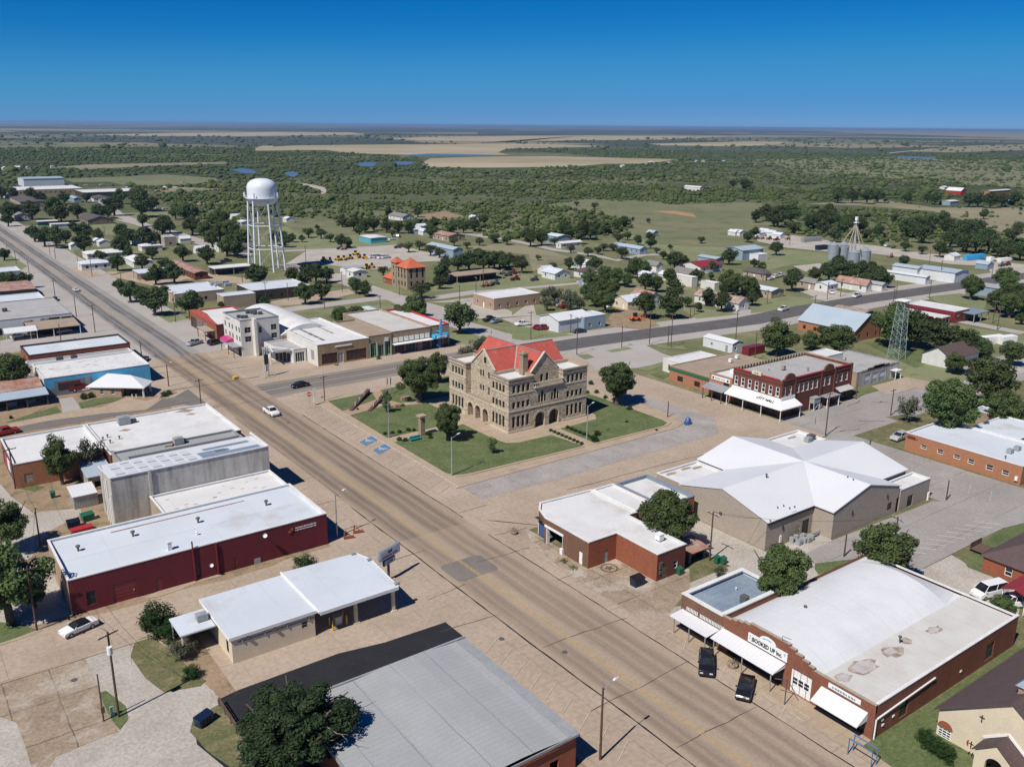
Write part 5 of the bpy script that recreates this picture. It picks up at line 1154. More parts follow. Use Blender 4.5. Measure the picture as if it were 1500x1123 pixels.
T2=thing('brick_rear_wing','lower white roofed brick wing behind the orange brick building','building',(97,98,0))
ro=flat(T2,rect(97.1,97.5,101.7,108.2),4.6,.2,'brick_red','roof_white','coping_white')
T3=thing('white_roofed_brick_store','brick store with white roof and blue-grey coping beside the big white hall','store',(101.8,94.8,0))
ro=flat(T3,rect(101.8,95.5,109.2,107.3),4.9,.55,'brick_red','roof_white','trim_blue',{0:[(1,2,.8,2,'dark')]})
T=thing('rusty_roofed_shed','low shed with brown rusty roof in the alley by the brick wing','shed',(97,85,0))
P=rect(96.9,85.0,100.8,88.2);mb=MB()
for i in range(4):wallface(mb,P[i],P[(i+1)%4],0,1.9,[(.5,3.4,.0,1.6,None)]if i==0 else[])
mb.build('wall','steel_dark',T);shed(T,96.6,84.6,101.1,88.5,1.9,2.6,'y0','roof_rust',name='roof');b=MB();b.box(97.3,86.0,0,100.6,86.1,1.7);b.build('inner_wall','trim_dark',T)
# big white cross-gabled hall
T=thing('white_gabled_hall','big civic hall with white cross-gabled metal roof and tan block walls','hall',(110.7,81.3,0))
hh=tile(980,620,1500/410);ex,ey,rz_=5.0,5.0,7.5
mb=MB()
AW=(110.7,81.3,151.0,100.2);AN=(123.0,77.4,142.4,107.2)
ymid=90.6;xmid=132.8
def W4(p,q,z1,ops=(),mi=0):wallface(mb,p,q,0,z1,ops,.15,mi)
SR=(123.0,77.4,142.4,107.2)
sops=[opS((123.0,77.4),hh(1172,428),hh(1190,458),'dark'),opS((123.0,77.4),hh(1220,400),hh(1250,460),'void')]
W4((110.7,100.2),(110.7,81.3),5.0);mb.tri((110.7,100.2,5.0),(110.7,81.3,5.0),(110.7,ymid,rz_))
rops=[(7.9,9.0,0,2.1,'door_tan'),(9.6,11.4,0,2.7,'void')]
W4((110.7,81.3),(123.0,81.3),5.0,rops);W4((123.0,81.3),(123.0,77.4),5.0);W4((123.0,77.4),(142.4,77.4),5.0,sops);mb.tri((123.0,77.4,5.0),(142.4,77.4,5.0),(xmid,77.4,rz_))
W4((142.4,77.4),(142.4,81.3),5.0);W4((142.4,81.3),(151,81.3),5.0);W4((151,81.3),(151,100.2),5.0);mb.tri((151,81.3,5.0),(151,100.2,5.0),(151,ymid,rz_));W4((151,100.2),(142.4,100.2),5);W4((142.4,100.2),(142.4,107.2),5)
W4((142.4,107.2),(123,107.2),5);mb.tri((142.4,107.2,5),(123,107.2,5),(xmid,107.2,rz_));W4((123,107.2),(123,100.2),5);W4((123,100.2),(110.7,100.2),5)
mb.build('wall','block_tan',T)
for op in sops:put_opening(T,(123.0,77.4),(142.4,77.4),op,.15)
for op in rops:put_opening(T,(110.7,81.3),(123,81.3),op,.15)
mb=MB();o_=.35
def gb(x0,y0,x1,y1,ax,e,t,m_):
 b=MB();th=.12
 if ax=='x':
  ym=(y0+y1)/2;s=(t-e)/(ym-y0);e2=e-s*o_;L=[[(x0-o_*.4,y0-o_,e2),(x1+o_*.4,y0-o_,e2),(x1+o_*.4,ym,t),(x0-o_*.4,ym,t)],[(x1+o_*.4,y1+o_,e2),(x0-o_*.4,y1+o_,e2),(x0-o_*.4,ym,t),(x1+o_*.4,ym,t)]]
 else:
  xm=(x0+x1)/2;s=(t-e)/(xm-x0);e2=e-s*o_;L=[[(x0-o_,y1+o_*.4,e2),(x0-o_,y0-o_*.4,e2),(xm,y0-o_*.4,t),(xm,y1+o_*.4,t)],[(x1+o_,y0-o_*.4,e2),(x1+o_,y1+o_*.4,e2),(xm,y1+o_*.4,t),(xm,y0-o_*.4,t)]]
 for f in L:
  top=[(p[0],p[1],p[2]+th)for p in f];b.add(top,[[0,1,2,3]]);b.add(f,[[3,2,1,0]])
  for i in range(4):j=(i+1)%4;b.quad(f[i],f[j],top[j],top[i])
 return b.build('roof',m_,T)
r1=gb(110.7,81.3,151,100.2,'x',5.02,7.5,'roof_metalwhite');r2=gb(123.0,77.4,142.4,107.2,'y',5.02,7.52,'roof_metalwhite_y')
b=MB();b.box(110.9,81.1,4.35,123.0,81.28,4.95);b.build('fascia','trim_dark',T)
for p in(hh(518,325),hh(583,437),hh(615,427),hh(648,433),hh(675,425),hh(545,492),hh(952,330),hh(982,343)):x,y=G(*p,6.2);zz=7.5-abs(y-ymid)/9.3*2.5+.1 if x<123.5 else 7.5-abs(x-xmid)/9.7*2.5+.1;roof_unit(r1,x,y,zz,.5 if p!=hh(518,325)else.9,'steel_dark','vent')
x,y=G(*hh(1075,130),6.5);roof_unit(r1,x,y,7.5-abs(y-ymid)/9.3*2.5,1.2,'steel_dark','vent')
for(u,z,s_)in((114.8,2.6,.3),(128.2,3.2,.35),(138.6,3.6,.35)):b=MB();yy=81.3 if u<120 else 77.4;b.box(u,yy-.15,z,u+.25,yy-.003,z+.7);b.build('wall_vent','trim_dark',T)
b=MB();b.box(152-.2,77.1-.25,0,152.3,77.1-.02,1.6);b.build('meter_box','trim_white',T);b=MB();b.box(110.5,90.5,2.9,110.7,91.0,3.3);b.build('wall_lamp','steel_dark',T)
def hflat(x0,y0,x1,y1,h,lab,wall='block_tan',ops=None):
 T_=thing('flat_roofed_wing',lab,'building wing',(x0,y0,0));return T_,flat(T_,rect(x0,y0,x1,y1),h,.35,wall,'roof_white','coping_white',ops)
T_,ro=hflat(111.9,100.55,122.6,107.3,4.6,'flat white roofed corner wing of the hall nearest the courthouse');
for(px_,py_)in((90,240),(150,235),(10,268)):x,y=G(*hh(px_,py_),4.3);b=MB();b.prism([(x-1.2,y-.4),(x+.9,y-.5),(x+1.4,y+.2),(x,y+.5),(x-1.1,y+.3)],4.253,4.262);b.build('stain','roof_tan',ro)
T_,ro=hflat(142.8,100.55,153.8,107.5,4.6,'flat white roofed corner wing of the hall with two dark air units')
x,y=G(*hh(745,95),4.4);roof_unit(ro,x,y,4.25,1.0,'ac_grey');roof_unit(ro,x+1.6,y+.5,4.25,1.1,'steel_dark');x,y=G(*hh(655,72),4.4);b=MB();b.prism([(x-1.2,y-.4),(x+1.3,y-.5),(x+1.5,y+.3),(x-1,y+.3)],4.253,4.262);b.build('stain','roof_tan',ro)
T_,ro=hflat(142.85,77.3,152.6,80.9,4.1,'low flat white roofed end wing of the hall by the parking lot',ops={0:[(2.6,4.4,.1,2.3,'dark')]})
# units in the fenced corner
for k,p in enumerate(((222,652),(262,665),(290,655),(312,650),(245,640),(285,632),(330,640))):
 x,y=G(*tL(*p));b=MB();b.cyl((0,0,.05),(0,0,.95),.42,.42,12)if k%2==0 else b.box(-.4,-.4,.05,.4,.4,.9);b.cyl((0,0,.95),(0,0,1.0),.3,.3,10)
 o=b.build('condenser_unit','ac_grey');o.location=(x,y,0);tag(o,ORD[k]+' grey condenser unit counted from the wall in the cluster behind the hall','air conditioner','condenser cluster behind the hall')
for k,p in enumerate(((335,625),(350,615))):
 x,y=G(*tL(*p));b=MB();b.box(-1.2,-.35,.4,1.2,.35,.5);b.box(-1.2,-.35,.5,1.2,-.3,.9)
 for q in((-1.1,-.3),(1.1,-.3),(-1.1,.3),(1.1,.3)):b.box(q[0]-.04,q[1]-.04,0,q[0]+.04,q[1]+.04,.4)
 o=b.build('metal_bench','steel');o.location=(x,y,0);tag(o,'pale metal bench behind the hall, '+('nearer the condensers' if k==0 else 'nearer the tan return wall'),'bench','metal benches behind the hall')
T=thing('gas_meter','white gas meter cabinet on the hall back wall','meter',(*G(*tL(155,660)),0));b=MB();x,y=T.location[:2];b.box(x-.3,y-.2,.3,x+.3,y+.2,1.5);b.cyl((x,y,0),(x,y,.3),.06,.06,6);b.cyl((x,y,1.5),(x,y,1.7),.2,.2,8);b.build('cabinet','trim_white',T)
# bookstore
T=thing('bookstore','brick bookstore with barrel vaulted white roof, stepped front and white awnings','bookstore',(82.9,44.2,0))
FX=82.9;SY=44.2;EX=115.6;NY=66.3
# front wall with stepped parapet
steps=[(NY,66.0,5.0),(66.0,64.9,5.0),(64.9,64.0,5.25),(64.0,63.0,5.5),(63.0,61.9,5.75),(61.9,55.9,6.05),(55.9,55.0,5.75),(55.0,54.0,5.4),(54.0,53.1,5.05),(53.1,52.3,4.75),(52.3,SY,4.45)]
fops=[(NY-55.35,NY-52.45,.1,3.25,'garage_white'),(NY-65.2,NY-56.4,.1,2.6,'shop'),(NY-50.9,NY-45.2,.1,2.1,'shop')]
mb=MB()
for a,c_,h in steps:
 u0,u1=NY-a,NY-c_
 o2=[(o[0]-u0,o[1]-u0,o[2],o[3])for o in fops if o[0]<u1 and o[1]>u0];o2=[(max(o[0],0),min(o[1],u1-u0),o[2],o[3])for o in o2]
 wallface(mb,(FX,a),(FX,c_),0,h,o2,.2);mb.quad((FX+.3,c_,3.4),(FX+.3,a,3.4),(FX+.3,a,h),(FX+.3,c_,h));mb.quad((FX,c_,h),(FX+.3,c_,h),(FX+.3,a,h),(FX,a,h))
 for yy in(a,c_):mb.quad((FX,yy,3.5),(FX+.3,yy,3.5),(FX+.3,yy,h),(FX,yy,h))
ssteps=[(82.9,88.0,4.45),(88.0,95.5,4.45),(95.5,103.5,4.5),(103.5,110,4.5),(110,EX,4.45)]
SW=[]
for p,q in((tP(822,765),tP(852,830)),(tP(972,665),tP(1003,720)),(tP(1165,530),tP(1197,600)),(tP(1295,455),tP(1322,515))):SW.append(opS((FX,SY),p,q,'dark'))
for a,c_,h in ssteps:
 o2=[(o[0]-(a-FX),o[1]-(a-FX),o[2],o[3])for o in SW if o[0]+FX>=a and o[1]+FX<=c_]
 wallface(mb,(a,SY),(c_,SY),0,h,o2,.2);mb.quad((a,SY,h),(c_,SY,h),(c_,SY+.3,h),(a,SY+.3,h));mb.quad((c_,SY+.3,3.8),(a,SY+.3,3.8),(a,SY+.3,h),(c_,SY+.3,h))
SW=[o for o in SW if any(o[0]+FX>=a and o[1]+FX<=c_ for a,c_,h in ssteps)]
wallface(mb,(EX,SY),(EX,NY),0,4.45);wallface(mb,(EX,NY),(FX,NY),0,4.45);mb.build('wall','brick_book',T)
for o in fops:put_opening(T,(FX,NY),(FX,SY),o,.2)
for o in SW:put_opening(T,(FX,SY),(EX,SY),o,.2)
b=MB()
for a,c_,h in steps:b.box(FX-.06,c_,h+.003,FX+.34,a,h+.10)
b.build('coping','coping_stone',T)
b=MB();b.box(FX+.34,SY-.06,4.47,EX+.05,SY+.34,4.6);b.box(EX-.3,SY+.34,4.3,EX+.05,NY,4.45);b.build('coping','coping_white',T)
b=MB();b.poly(rect(FX+.2,SY+.2,EX-.1,SY+7.6),4.0);ro=b.build('roof','roof_book' if 'roof_book' in M else 'roof_white',T,'flat stained strip of the roof')
b=MB();n=14;ya,yb=SY+7.4,NY-.05;rr=lambda t:(ya+(yb-ya)*t,4.0+2.0*(1-(2*t-1)**2)**.85)
xe=EX-4.6
for i in range(n):
 (y0,z0),(y1,z1)=rr(i/n),rr((i+1)/n);b.quad((FX+.3,y0,z0),(xe,y0,z0),(xe,y1,z1),(FX+.3,y1,z1));b.quad((xe,y0,z0),(EX-.3,y0,4.02),(EX-.3,y1,4.02),(xe,y1,z1))
M['roof_vault']=mat('sheeted_vault_roof',(.66,.665,.68),(.57,.575,.59),.2,.8,fine=.04,seams=(3.4,0,.08,(.5,.5,.53)),stains=(((.52,.52,.54),.1,.55,.75,.4),))
vr=b.build('roof','roof_vault',T,'barrel vaulted pale roof')
M['stain_brown']=mat('brown_roof_stain',(.26,.19,.14),(.50,.44,.38),.9,.9,amt=1.0);M['stain_grey']=mat('ponding_stain',(.52,.49,.48),(.38,.33,.31),.9,.9,amt=.9)
r3=random.Random(4)
def blob(parent,px_,py_,rx,ry,z,m_,nm='stain',T_=tP,n=16):
 x,y=G(*T_(px_,py_),z);b=MB();k=[r3.uniform(.7,1.2)for _ in range(n)]
 b.prism([(x+rx*k[i]*cos(2*pi*i/n),y+ry*k[i]*sin(2*pi*i/n))for i in range(n)],z+.003,z+.012);b.build(nm,m_,parent)
blob(ro,510,630,1.1,1.0,4.0,'stain_brown');blob(ro,512,632,.9,.8,4.004,'stain_grey');blob(ro,620,575,2.2,1.3,4.0,'stain_brown');blob(ro,622,572,2.0,1.1,4.005,'stain_grey')
blob(ro,770,490,1.8,1.1,4.0,'stain_brown');blob(ro,768,488,1.0,.6,4.006,'stain_grey');blob(ro,850,432,1.1,.8,4.0,'stain_brown');blob(ro,1005,372,1.4,.7,4.0,'stain_brown');blob(ro,1000,370,1.1,.5,4.006,'stain_grey')
for p in((295,275),(820,400)):x,y=G(*tP(*p),5.2);roof_unit(vr,x,y,4.4 if p[0]>500 else 5.5,.9,'steel_dark','vent')
# left low part with brown brick and blue-grey roof
T2=thing('brown_brick_shop','brown brick shop with blue-grey metal roof joined to the bookstore','store',(82.9,66.4,0))
ro=flat(T2,rect(82.9,66.35,95.3,73.5),4.9,.6,'brick_brown','roof_bluegrey','coping_white',{3:[(.4,6.2,.2,2.2,'shop')]},copt=.6)
roof_unit(ro,88.6,66.9+.6,4.3,.9,'steel_dark','swamp');roof_unit(ro,90.5,70.5,4.32,.5,'trim_white','vent')
for y0 in(72.4,70.0,67.9):
 b=MB()
 for i in range(8):b.box(82.78,y0-i*.26-.12,2.95,82.88,y0-i*.26,3.45)
 b.build('lattice_vent','trim_white',T2)
def awning(T,y1,y0,z,depth,zl,fx=82.85,m_='roof_metalwhite_y',valance=True,brace=()):
 b=MB();b.add([(fx,y1,z),(fx,y0,z),(fx-depth,y0,zl),(fx-depth,y1,zl),(fx,y1,z-.08),(fx,y0,z-.08),(fx-depth,y0,zl-.08),(fx-depth,y1,zl-.08)],[[3,2,1,0],[4,5,6,7],[2,3,7,6],[1,2,6,5],[0,4,7,3]]);o=b.build('awning',m_,T)
 if valance:
  b=MB()
  for yy in(y0,y1):b.tri((fx,yy,z),(fx,yy,zl),(fx-depth,yy,zl))
  b.build('awning_side','trim_white',T)
 return o
awning(T2,73.2,66.6,2.75,2.5,2.55,valance=False);awning(T,66.1,56.2,3.35,2.4,2.75,valance=True);awning(T,51.1,45.0,3.15,2.0,2.05)
for y in(72.5,69.8,67.0):posts(T2,((80.6,y),),2.5,.06,'steel')
for y in(65.6,61,56.6):posts(T,((80.7,y),),2.7,.06,'steel')
b=MB();b.box(82.72,56.0,3.62,82.85,61.95,4.82);cx=59.0
for i in range(8):
 t0,t1=pi*i/8,pi*(i+1)/8;b.add([(82.72,cx+1.25*cos(t0),4.82+.72*sin(t0)),(82.72,cx+1.25*cos(t1),4.82+.72*sin(t1)),(82.72,cx,4.82),(82.85,cx+1.25*cos(t0),4.82+.72*sin(t0)),(82.85,cx+1.25*cos(t1),4.82+.72*sin(t1))],[[0,1,2],[0,3,4,1]])
sg=b.build('signboard','trim_white',T)
lettering(T,'BOOKED UP Inc.',.78,'black_paint',(82.69,59.0,4.18),'W',width=4.5,bold=.02);lettering(T,'7',.5,'cyan_paint',(82.69,56.35,4.45),'W')
b=MB()
for i in range(6):
 t=pi*(.2+.1*i);b.box(82.66,cx+.8*cos(t)-.1,4.86+.35*sin(t),82.71,cx+.8*cos(t)+.1,4.94+.35*sin(t))
b.build('sign_emblem','cyan_paint',T)
b=MB()
for(y,z)in((61.6,4.5),(61.3,4.3),(61.65,4.1),(61.35,3.95)):b.box(82.68,y-.1,z-.06,82.71,y+.1,z+.06)
b.build('sign_emblem','trim_grey',T)
b=MB();b.box(82.76,46.0,3.55,82.85,50.2,4.15);b.build('signboard','trim_white',T);dashes(T,9,3.2,.26,'trim_blue',(82.74,48.1,3.85),'W')
b=MB();p_=[(opS((FX,SY),tP(680,855),tP(690,850),'')[0]+FX,2.9),(95.0,3.35)];b.bar((83.3,SY-.12,2.7),(95.2,SY-.12,3.25),.16);b.bar((83.1,SY-.12,.1),(83.1,SY-.12,2.7),.14);b.build('drainpipe','trim_white',T)
for p in((720,862),(722,890),(780,842),(1150,597)):
 x,z=ony(*tP(*p),SY-.02);b=MB();b.box(x-.2,SY-.1,z-.12,x+.2,SY-.003,z+.12);b.build('vent_grille','trim_white',T)
b=MB();b.bar((83.1,57.2,6.0),(82.2,56.6,7.2),.06);b.bar((82.2,56.6,7.2),(83.0,55.9,6.8),.05);b.build('roof_antenna','steel_dark',T)
T=thing('sign_bracket','tall black iron sign bracket on the kerb by the garage door of the bookstore','sign frame',(80.2,54.0,0))
b=MB();b.box(80.1,53.9,0,80.2,54.0,3.6);b.bar((80.15,54,3.6),(80.7,53.1,2.0),.08);b.bar((80.15,54,3.4),(80.1,55.6,2.7),.08);b.build('frame','steel_dark',T)
# church
T=thing('church','cream stucco church with brown shingle roof and arched windows at the bottom right','church',(89.5,41.0,0))
CX0,CY1,CYM=89.9,40.6,33.2;CY0=2*CYM-CY1;CX1=118
W=tile(1340,980,1497/160)
# measured from the photo: eave 3.4 m, ridge about 8.6 m
wz=3.4;rz2=8.4;mb=MB()
a1=onx(*W(325,760),CX0);a2=onx(*W(480,990),CX0);wop=(CY1-a1[0],CY1-a2[0],min(a1[1],a2[1]),max(a1[1],a2[1]),'whitegrid')
wop2=(CY1-CY0-wop[1],CY1-CY0-wop[0],wop[2],wop[3],'whitegrid')
wallface(mb,(CX0,CY1),(CX0,CY0),0,wz,[wop,wop2],.15);wallface(mb,(CX0,CY0),(CX1,CY0),0,wz);wallface(mb,(CX1,CY0),(CX1,CY1),0,wz);wallface(mb,(CX1,CY1),(CX0,CY1),0,wz);mb.tri((CX0,CY1,wz),(CX0,CY0,wz),(CX0,CYM,rz2));mb.tri((CX1,CY0,wz),(CX1,CY1,wz),(CX1,CYM,rz2));mb.build('wall','stucco_cream',T)
for o_ in(wop,wop2):
 put_opening(T,(CX0,CY1),(CX0,CY0),o_,.15);yc=CY1-(o_[0]+o_[1])/2;r=(o_[1]-o_[0])/2+.12;b=MB();z=o_[3]
 pts=[(CX0-.05,yc+r*cos(pi*i/10),z+.02+r*sin(pi*i/10))for i in range(11)];q=[(CX0+.0,p[1],p[2])for p in pts]
 b.add(pts,[list(range(11))]);
 for i in range(10):b.quad(pts[i],pts[i+1],q[i+1],q[i])
 b.build('window_arch','brick_red',T)
 b=MB();b.box(CX0-.12,yc-r-.1,o_[2]-.12,CX0,yc+r+.1,o_[2]);b.build('window_sill','trim_white',T)
ro=pitched(T,CX0,CY0,CX1,CY1,wz,rz2-wz,'gable','x',roof='roof_brown',over=.45,walls=False)
# porch
b=MB();py0,py1,pz,pt=CYM-2.1,CYM+2.1,2.5,4.2;px0=CX0-2.2
arch_wall(b,(px0,py1),(px0,py0),0,pz,[(1.15,3.05,1.45)],depth=.4);wallface(b,(px0,py0),(CX0,py0),0,pz);wallface(b,(CX0,py1),(px0,py1),0,pz);b.tri((px0,py1,pz),(px0,py0,pz),(px0,CYM,pt));b.build('porch','stucco_cream',T)
b=MB();b.box(CX0-.5,CYM-1,0,CX0-.4,CYM+1,2.6);b.build('door','wood',T)
pitched(T,px0,py0,CX0-.05,py1,pz,pt-pz,'gable','x',roof='roof_brown',over=.28,walls=False)
b=MB();b.bar((CX0-.06,py1+.3,pz+.25),(CX0-.06,CYM,pt+.35),.12,.25);b.bar((CX0-.06,CYM,pt+.35),(CX0-.06,py0-.3,pz+.25),.12,.25);b.build('flashing','trim_white',T)
x_,z_=onx(*W(925,670),CX0);b=MB();b.box(CX0-.1,x_-.06,z_-.45,CX0-.02,x_+.06,z_+.45);b.box(CX0-.1,x_-.27,z_+.08,CX0-.02,x_+.27,z_+.2);b.build('cross','wood',T)
x_,z_=onx(*W(770,1020),px0);b=MB();b.box(px0-.1,x_-.1,z_-.5,px0-.02,x_,z_+.35);b.box(px0-.1,x_-.3,z_+.0,px0-.02,x_+.15,z_+.1);b.build('emblem','trim_dark',T)
b=MB();pts=[(.0,.5),(.18,.15),(.15,-.2),(.0,-.45),(-.02,.0)];b.add([(px0-.12,x_+.22+p[0]*1.2,z_+p[1])for p in pts],[list(range(5))]);b.build('emblem_flame','red_paint',T)
xx,yy=G(*W(1030,470),8.4);zz=7.1
b=MB();b.box(93.0-.55,CYM+.0-.55+.3,7.2,93.0+.55,CYM+.55+.3,9.1);cu=b.build('cupola','brick_tan',T)
b=MB();c=(93.0,CYM+.3)
b.add([(c[0]-.85,c[1]-.85,9.05),(c[0]+.85,c[1]-.85,9.05),(c[0]+.85,c[1]+.85,9.05),(c[0]-.85,c[1]+.85,9.05),(c[0],c[1],10.0)],[[0,1,4],[1,2,4],[2,3,4],[3,0,4],[3,2,1,0]]);b.cyl((c[0],c[1],9.9),(c[0],c[1],10.8),.03,.03,5);b.build('cupola_roof','roof_bluegrey',cu)
# long orange brick building on the right
T=thing('orange_brick_clinic','long single storey orange brick building with pale roof at the right edge','building',(173.3,70.4,0))
RB=(173.3,70.4,188.5,94.4)
cops=[opW(RB,tH(a,b_),tH(c_,d),'white')for a,b_,c_,d in((932,938,962,968),(1022,962,1052,995),(1112,990,1145,1022),(1190,1015,1222,1050),(1290,1045,1325,1085),(1378,1075,1412,1112))]
ro=flat(T,rect(*RB),4.0,.35,'brick_orange','roof_coat','coping_white',{3:cops,0:[(2,3,.1,2.1,'door_white'),(6,8,1,2.4,'white')]})
for p in(tH(1420,980),tH(1460,965)):x,y=G(*p,3.9);roof_unit(ro,x,y,3.66,.9,'ac_grey');
x,y=G(*tH(1395,1010),3.9);roof_unit(ro,x,y,3.66,.8,'steel_dark','vent')
b=MB();b.box(173.15,90.9+1.3,3.0,173.28,93.4+.6,3.5);b.build('signboard','maroon_paint',T);dashes(T,5,2.2,.2,'brick_dark',(173.13,92.6,3.2),'W')
b=MB();b.box(172.9,70.9,.9,173.28,71.4,1.7);b.build('meter_box','trim_white',T)
# ================================================================ CITY HALL BLOCK
T=thing('city_hall','two storey dark red brick city hall on the corner with white awning lettered CITY HALL','city hall',(169,123.7,0))
CH=(169.0,123.7,197.0,138.2);Hc=9.0;X=tile(1030,500,1497/220)
def rowpx(face,R_,a,b_,n,kind):
 """n equal windows between the first (two pixels) and the last (two pixels)"""
 f=opW if face=='W' else opS;o1,o2=f(R_,a[0],a[1],kind),f(R_,b_[0],b_[1],kind)
 return[tuple(o1[k]+(o2[k]-o1[k])*i/(n-1)for k in(0,1))+(min(o1[2],o2[2]),max(o1[3],o2[3]),kind)for i in range(n)]
wW=[(-.0+14.5*(i+.5)/7+.0-.55,14.5*(i+.5)/7+.55,5.1,7.3,'cityw')for i in range(7)]
wS=[(c-.5,c+.5,5.2,7.3,'cityw')for c in(1.3,3.5,6.5,8.3,10.1,11.9,13.7,16.6,18.7,21.6,23.8,26.0)]
gS=[(22.5,26.5,.1,3.2,'shop'),(6.5,7.6,.1,2.4,'door_dark'),(15.4,16.6,.1,2.4,'door_dark')]
gW=[(1,4,.1,2.9,'shop'),(5,8,.1,2.9,'shop'),(9,13.6,.1,2.9,'shop')]
ro=flat(T,rect(*CH),Hc,.7,'brick_dark','roof_grey',None,{3:wW+gW,0:wS+gS},wallmats={3:'brick_dark'})
def cbar(nm,pts,w,h,m_):
 b=MB()
 for a,c_ in pts:b.bar(a,c_,w,h)
 return b.build(nm,m_,T)
b=MB()
b.box(168.85,132.4,Hc,169.3,138.2,Hc+.22);b.box(168.85,124.5,Hc,169.3,129.6,Hc+.22);b.box(174.5,123.55,Hc,184.3,124.0,Hc+.22);b.box(190.0,123.55,Hc,197.05,124.0,Hc+.22);b.build('red_coping','red_paint',T)
b=MB();b.box(169.3,137.9,Hc,197,138.2,Hc+.3);b.box(196.7,124.0,Hc,197.05,137.9,Hc+.3)
for i in range(24):b.box(170+i*1.13,137.7,Hc-.4,170.35+i*1.13,137.9,Hc+.34)
b.build('coping','coping_stone',T)
b=MB()
def ped(c,r,face,z0):
 pts=[(c-r,z0-.2),(c-r,z0+.25)]+[(c-r*.9*cos(pi*i/10),z0+.25+r*.65*sin(pi*i/10))for i in range(11)]+[(c+r,z0+.25),(c+r,z0-.2)]
 n=len(pts)
 if face=='S':f=[(p[0],123.5,p[1])for p in pts];g=[(p[0],123.95,p[1])for p in pts]
 else:f=[(168.8,p[0],p[1])for p in pts];g=[(169.25,p[0],p[1])for p in pts]
 b.add(f+g,[list(range(n)),list(range(2*n-1,n-1,-1))]+[[i,n+i,n+(i+1)%n,(i+1)%n]for i in range(n)])
ped(171.9,2.1,'S',Hc-.1);ped(187.1,2.1,'S',Hc-.1)
for x in(169.3,174.2,184.4,189.8,196.7):b.box(x-.3,123.5,0,x+.3,123.72,Hc+.35)
b.box(168.85,123.5,Hc-.9,169.0,138.2,Hc-.65);b.box(169.6,123.56,Hc-.9,196.4,123.68,Hc-.7);b.box(168.86,123.6,4.3,169.0,138.2,4.5)
b.build('brick_trim','brick_dark',T)
b=MB();b.box(168.75,129.7,Hc-.1,169.3,132.4,Hc+.75);b.build('date_stone','stucco_cream',T)
lettering(T,'O O',.6,'trim_dark',(168.72,131.05,Hc+.3),'W')
b=MB();AZ,AZ2=4.3,3.1;fx,dx=169.0,2.9
b.add([(fx,138.2,AZ),(fx,123.7,AZ),(fx-dx,121.0,AZ2),(fx-dx,138.2,AZ2)],[[3,2,1,0]]);b.add([(fx,123.7,AZ),(174.0,123.7,AZ),(174.0,121.0,AZ2),(fx-dx,121.0,AZ2)],[[3,2,1,0]])
b.add([(fx-dx,138.2,AZ2),(fx-dx,121.0,AZ2),(fx-dx,121.0,AZ2-.25),(fx-dx,138.2,AZ2-.25)],[[0,3,2,1]]);b.add([(fx-dx,121.0,AZ2),(174.0,121.0,AZ2),(174.0,121.0,AZ2-.25),(fx-dx,121.0,AZ2-.25)],[[0,3,2,1]]);b.tri((174,123.7,AZ),(174,121,AZ2),(174,123.7,AZ2));b.build('awning','trim_white',T)
b=MB();b.box(168.8,123.5,4.3,168.95,138.2,4.75);b.box(169,123.35,4.3,174,123.5,5.0);b.build('awning_band','trim_white',T)
sl=atan2(AZ-AZ2,dx);lt=lettering(T,'CITY HALL',1.25,'black_paint',(fx-dx*.42,127.1,AZ-(AZ-AZ2)*.42+.09),'W',width=5.2,bold=.03);lt.rotation_euler=(sl,0,-pi/2)
for x,y in((166.4,137.5),(166.4,132.5),(166.4,127),(166.4,121.4),(173.6,121.3)):posts(T,((x,y),),3.0,.07)
b=MB();b.add([(190.3,123.6,3.9),(196.2,123.6,3.9),(196.2,122.0,3.1),(190.3,122.0,3.1)],[[3,2,1,0],[0,1,2,3]]);b.build('white_awning','trim_white',T)
b=MB();b.box(184.3,121.3,2.7,189.6,123.6,2.9);b.build('entrance_canopy','trim_grey',T);posts(T,((184.6,121.5),(189.3,121.5)),2.7,.08)
b=MB();b.box(180,122.0,1.9,182.4,123.4,3.2);b.box(179.9,121.9,3.2,182.5,123.5,3.3);b.build('cooler_box','ac_grey',T)
b=MB();
for p in((180.1,122.1),(182.3,122.1),(180.1,123.3),(182.3,123.3)):b.box(p[0]-.05,p[1]-.05,0,p[0]+.05,p[1]+.05,1.9)
b.bar((180.1,122.1,.2),(182.3,122.1,1.8),.05);b.build('cooler_stand','trim_white',T)
b=MB();b.box(183,122.5,0,183.9,123.4,1.2);b.build('planter','trim_white',T)
roof_unit(ro,179.5,131.5,8.35,.9,'stucco_tan','swamp');roof_unit(ro,184,127.5,8.35,.9,'steel_dark','vent');roof_unit(ro,176,133,8.35,.6,'steel_dark','vent')
T=thing('corner_office','low orange brick office with white signboard joined to the left of city hall','office',(169,138.3,0))
ro=flat(T,rect(169.0,138.3,185,145.6),6.2,.5,'brick_orange','roof_white','coping_stone',{3:[(4.6,6.4,3.2,4.6,'dark'),(.8,6.3,.1,2.8,'shop')]})
b=MB();b.box(168.86,139.0,4.75,169.0,144.9,5.75);b.build('signboard','trim_white',T);dashes(T,5,3.4,.36,'trim_grey',(168.84,142,5.25),'W')
for y in(144.3,139.6):b=MB();b.box(168.8,y-.25,5.0,168.85,y+.25,5.5);b.build('sign_emblem','black_paint',T)
o=awning(T,145.4,138.5,3.9,3.2,3.0,fx=168.95,m_='steel',valance=False);posts(T,((166.1,145),(166.1,142),(166.1,139)),2.95,.09,'wood')
roof_unit(ro,174,142,5.7,1.3,'trim_white');roof_unit(ro,178,142.5,5.7,1.2,'ac_grey')
T=thing('tan_roofed_shop','low tan roofed shop with dark green band left of the corner office','store',(171,146,0))
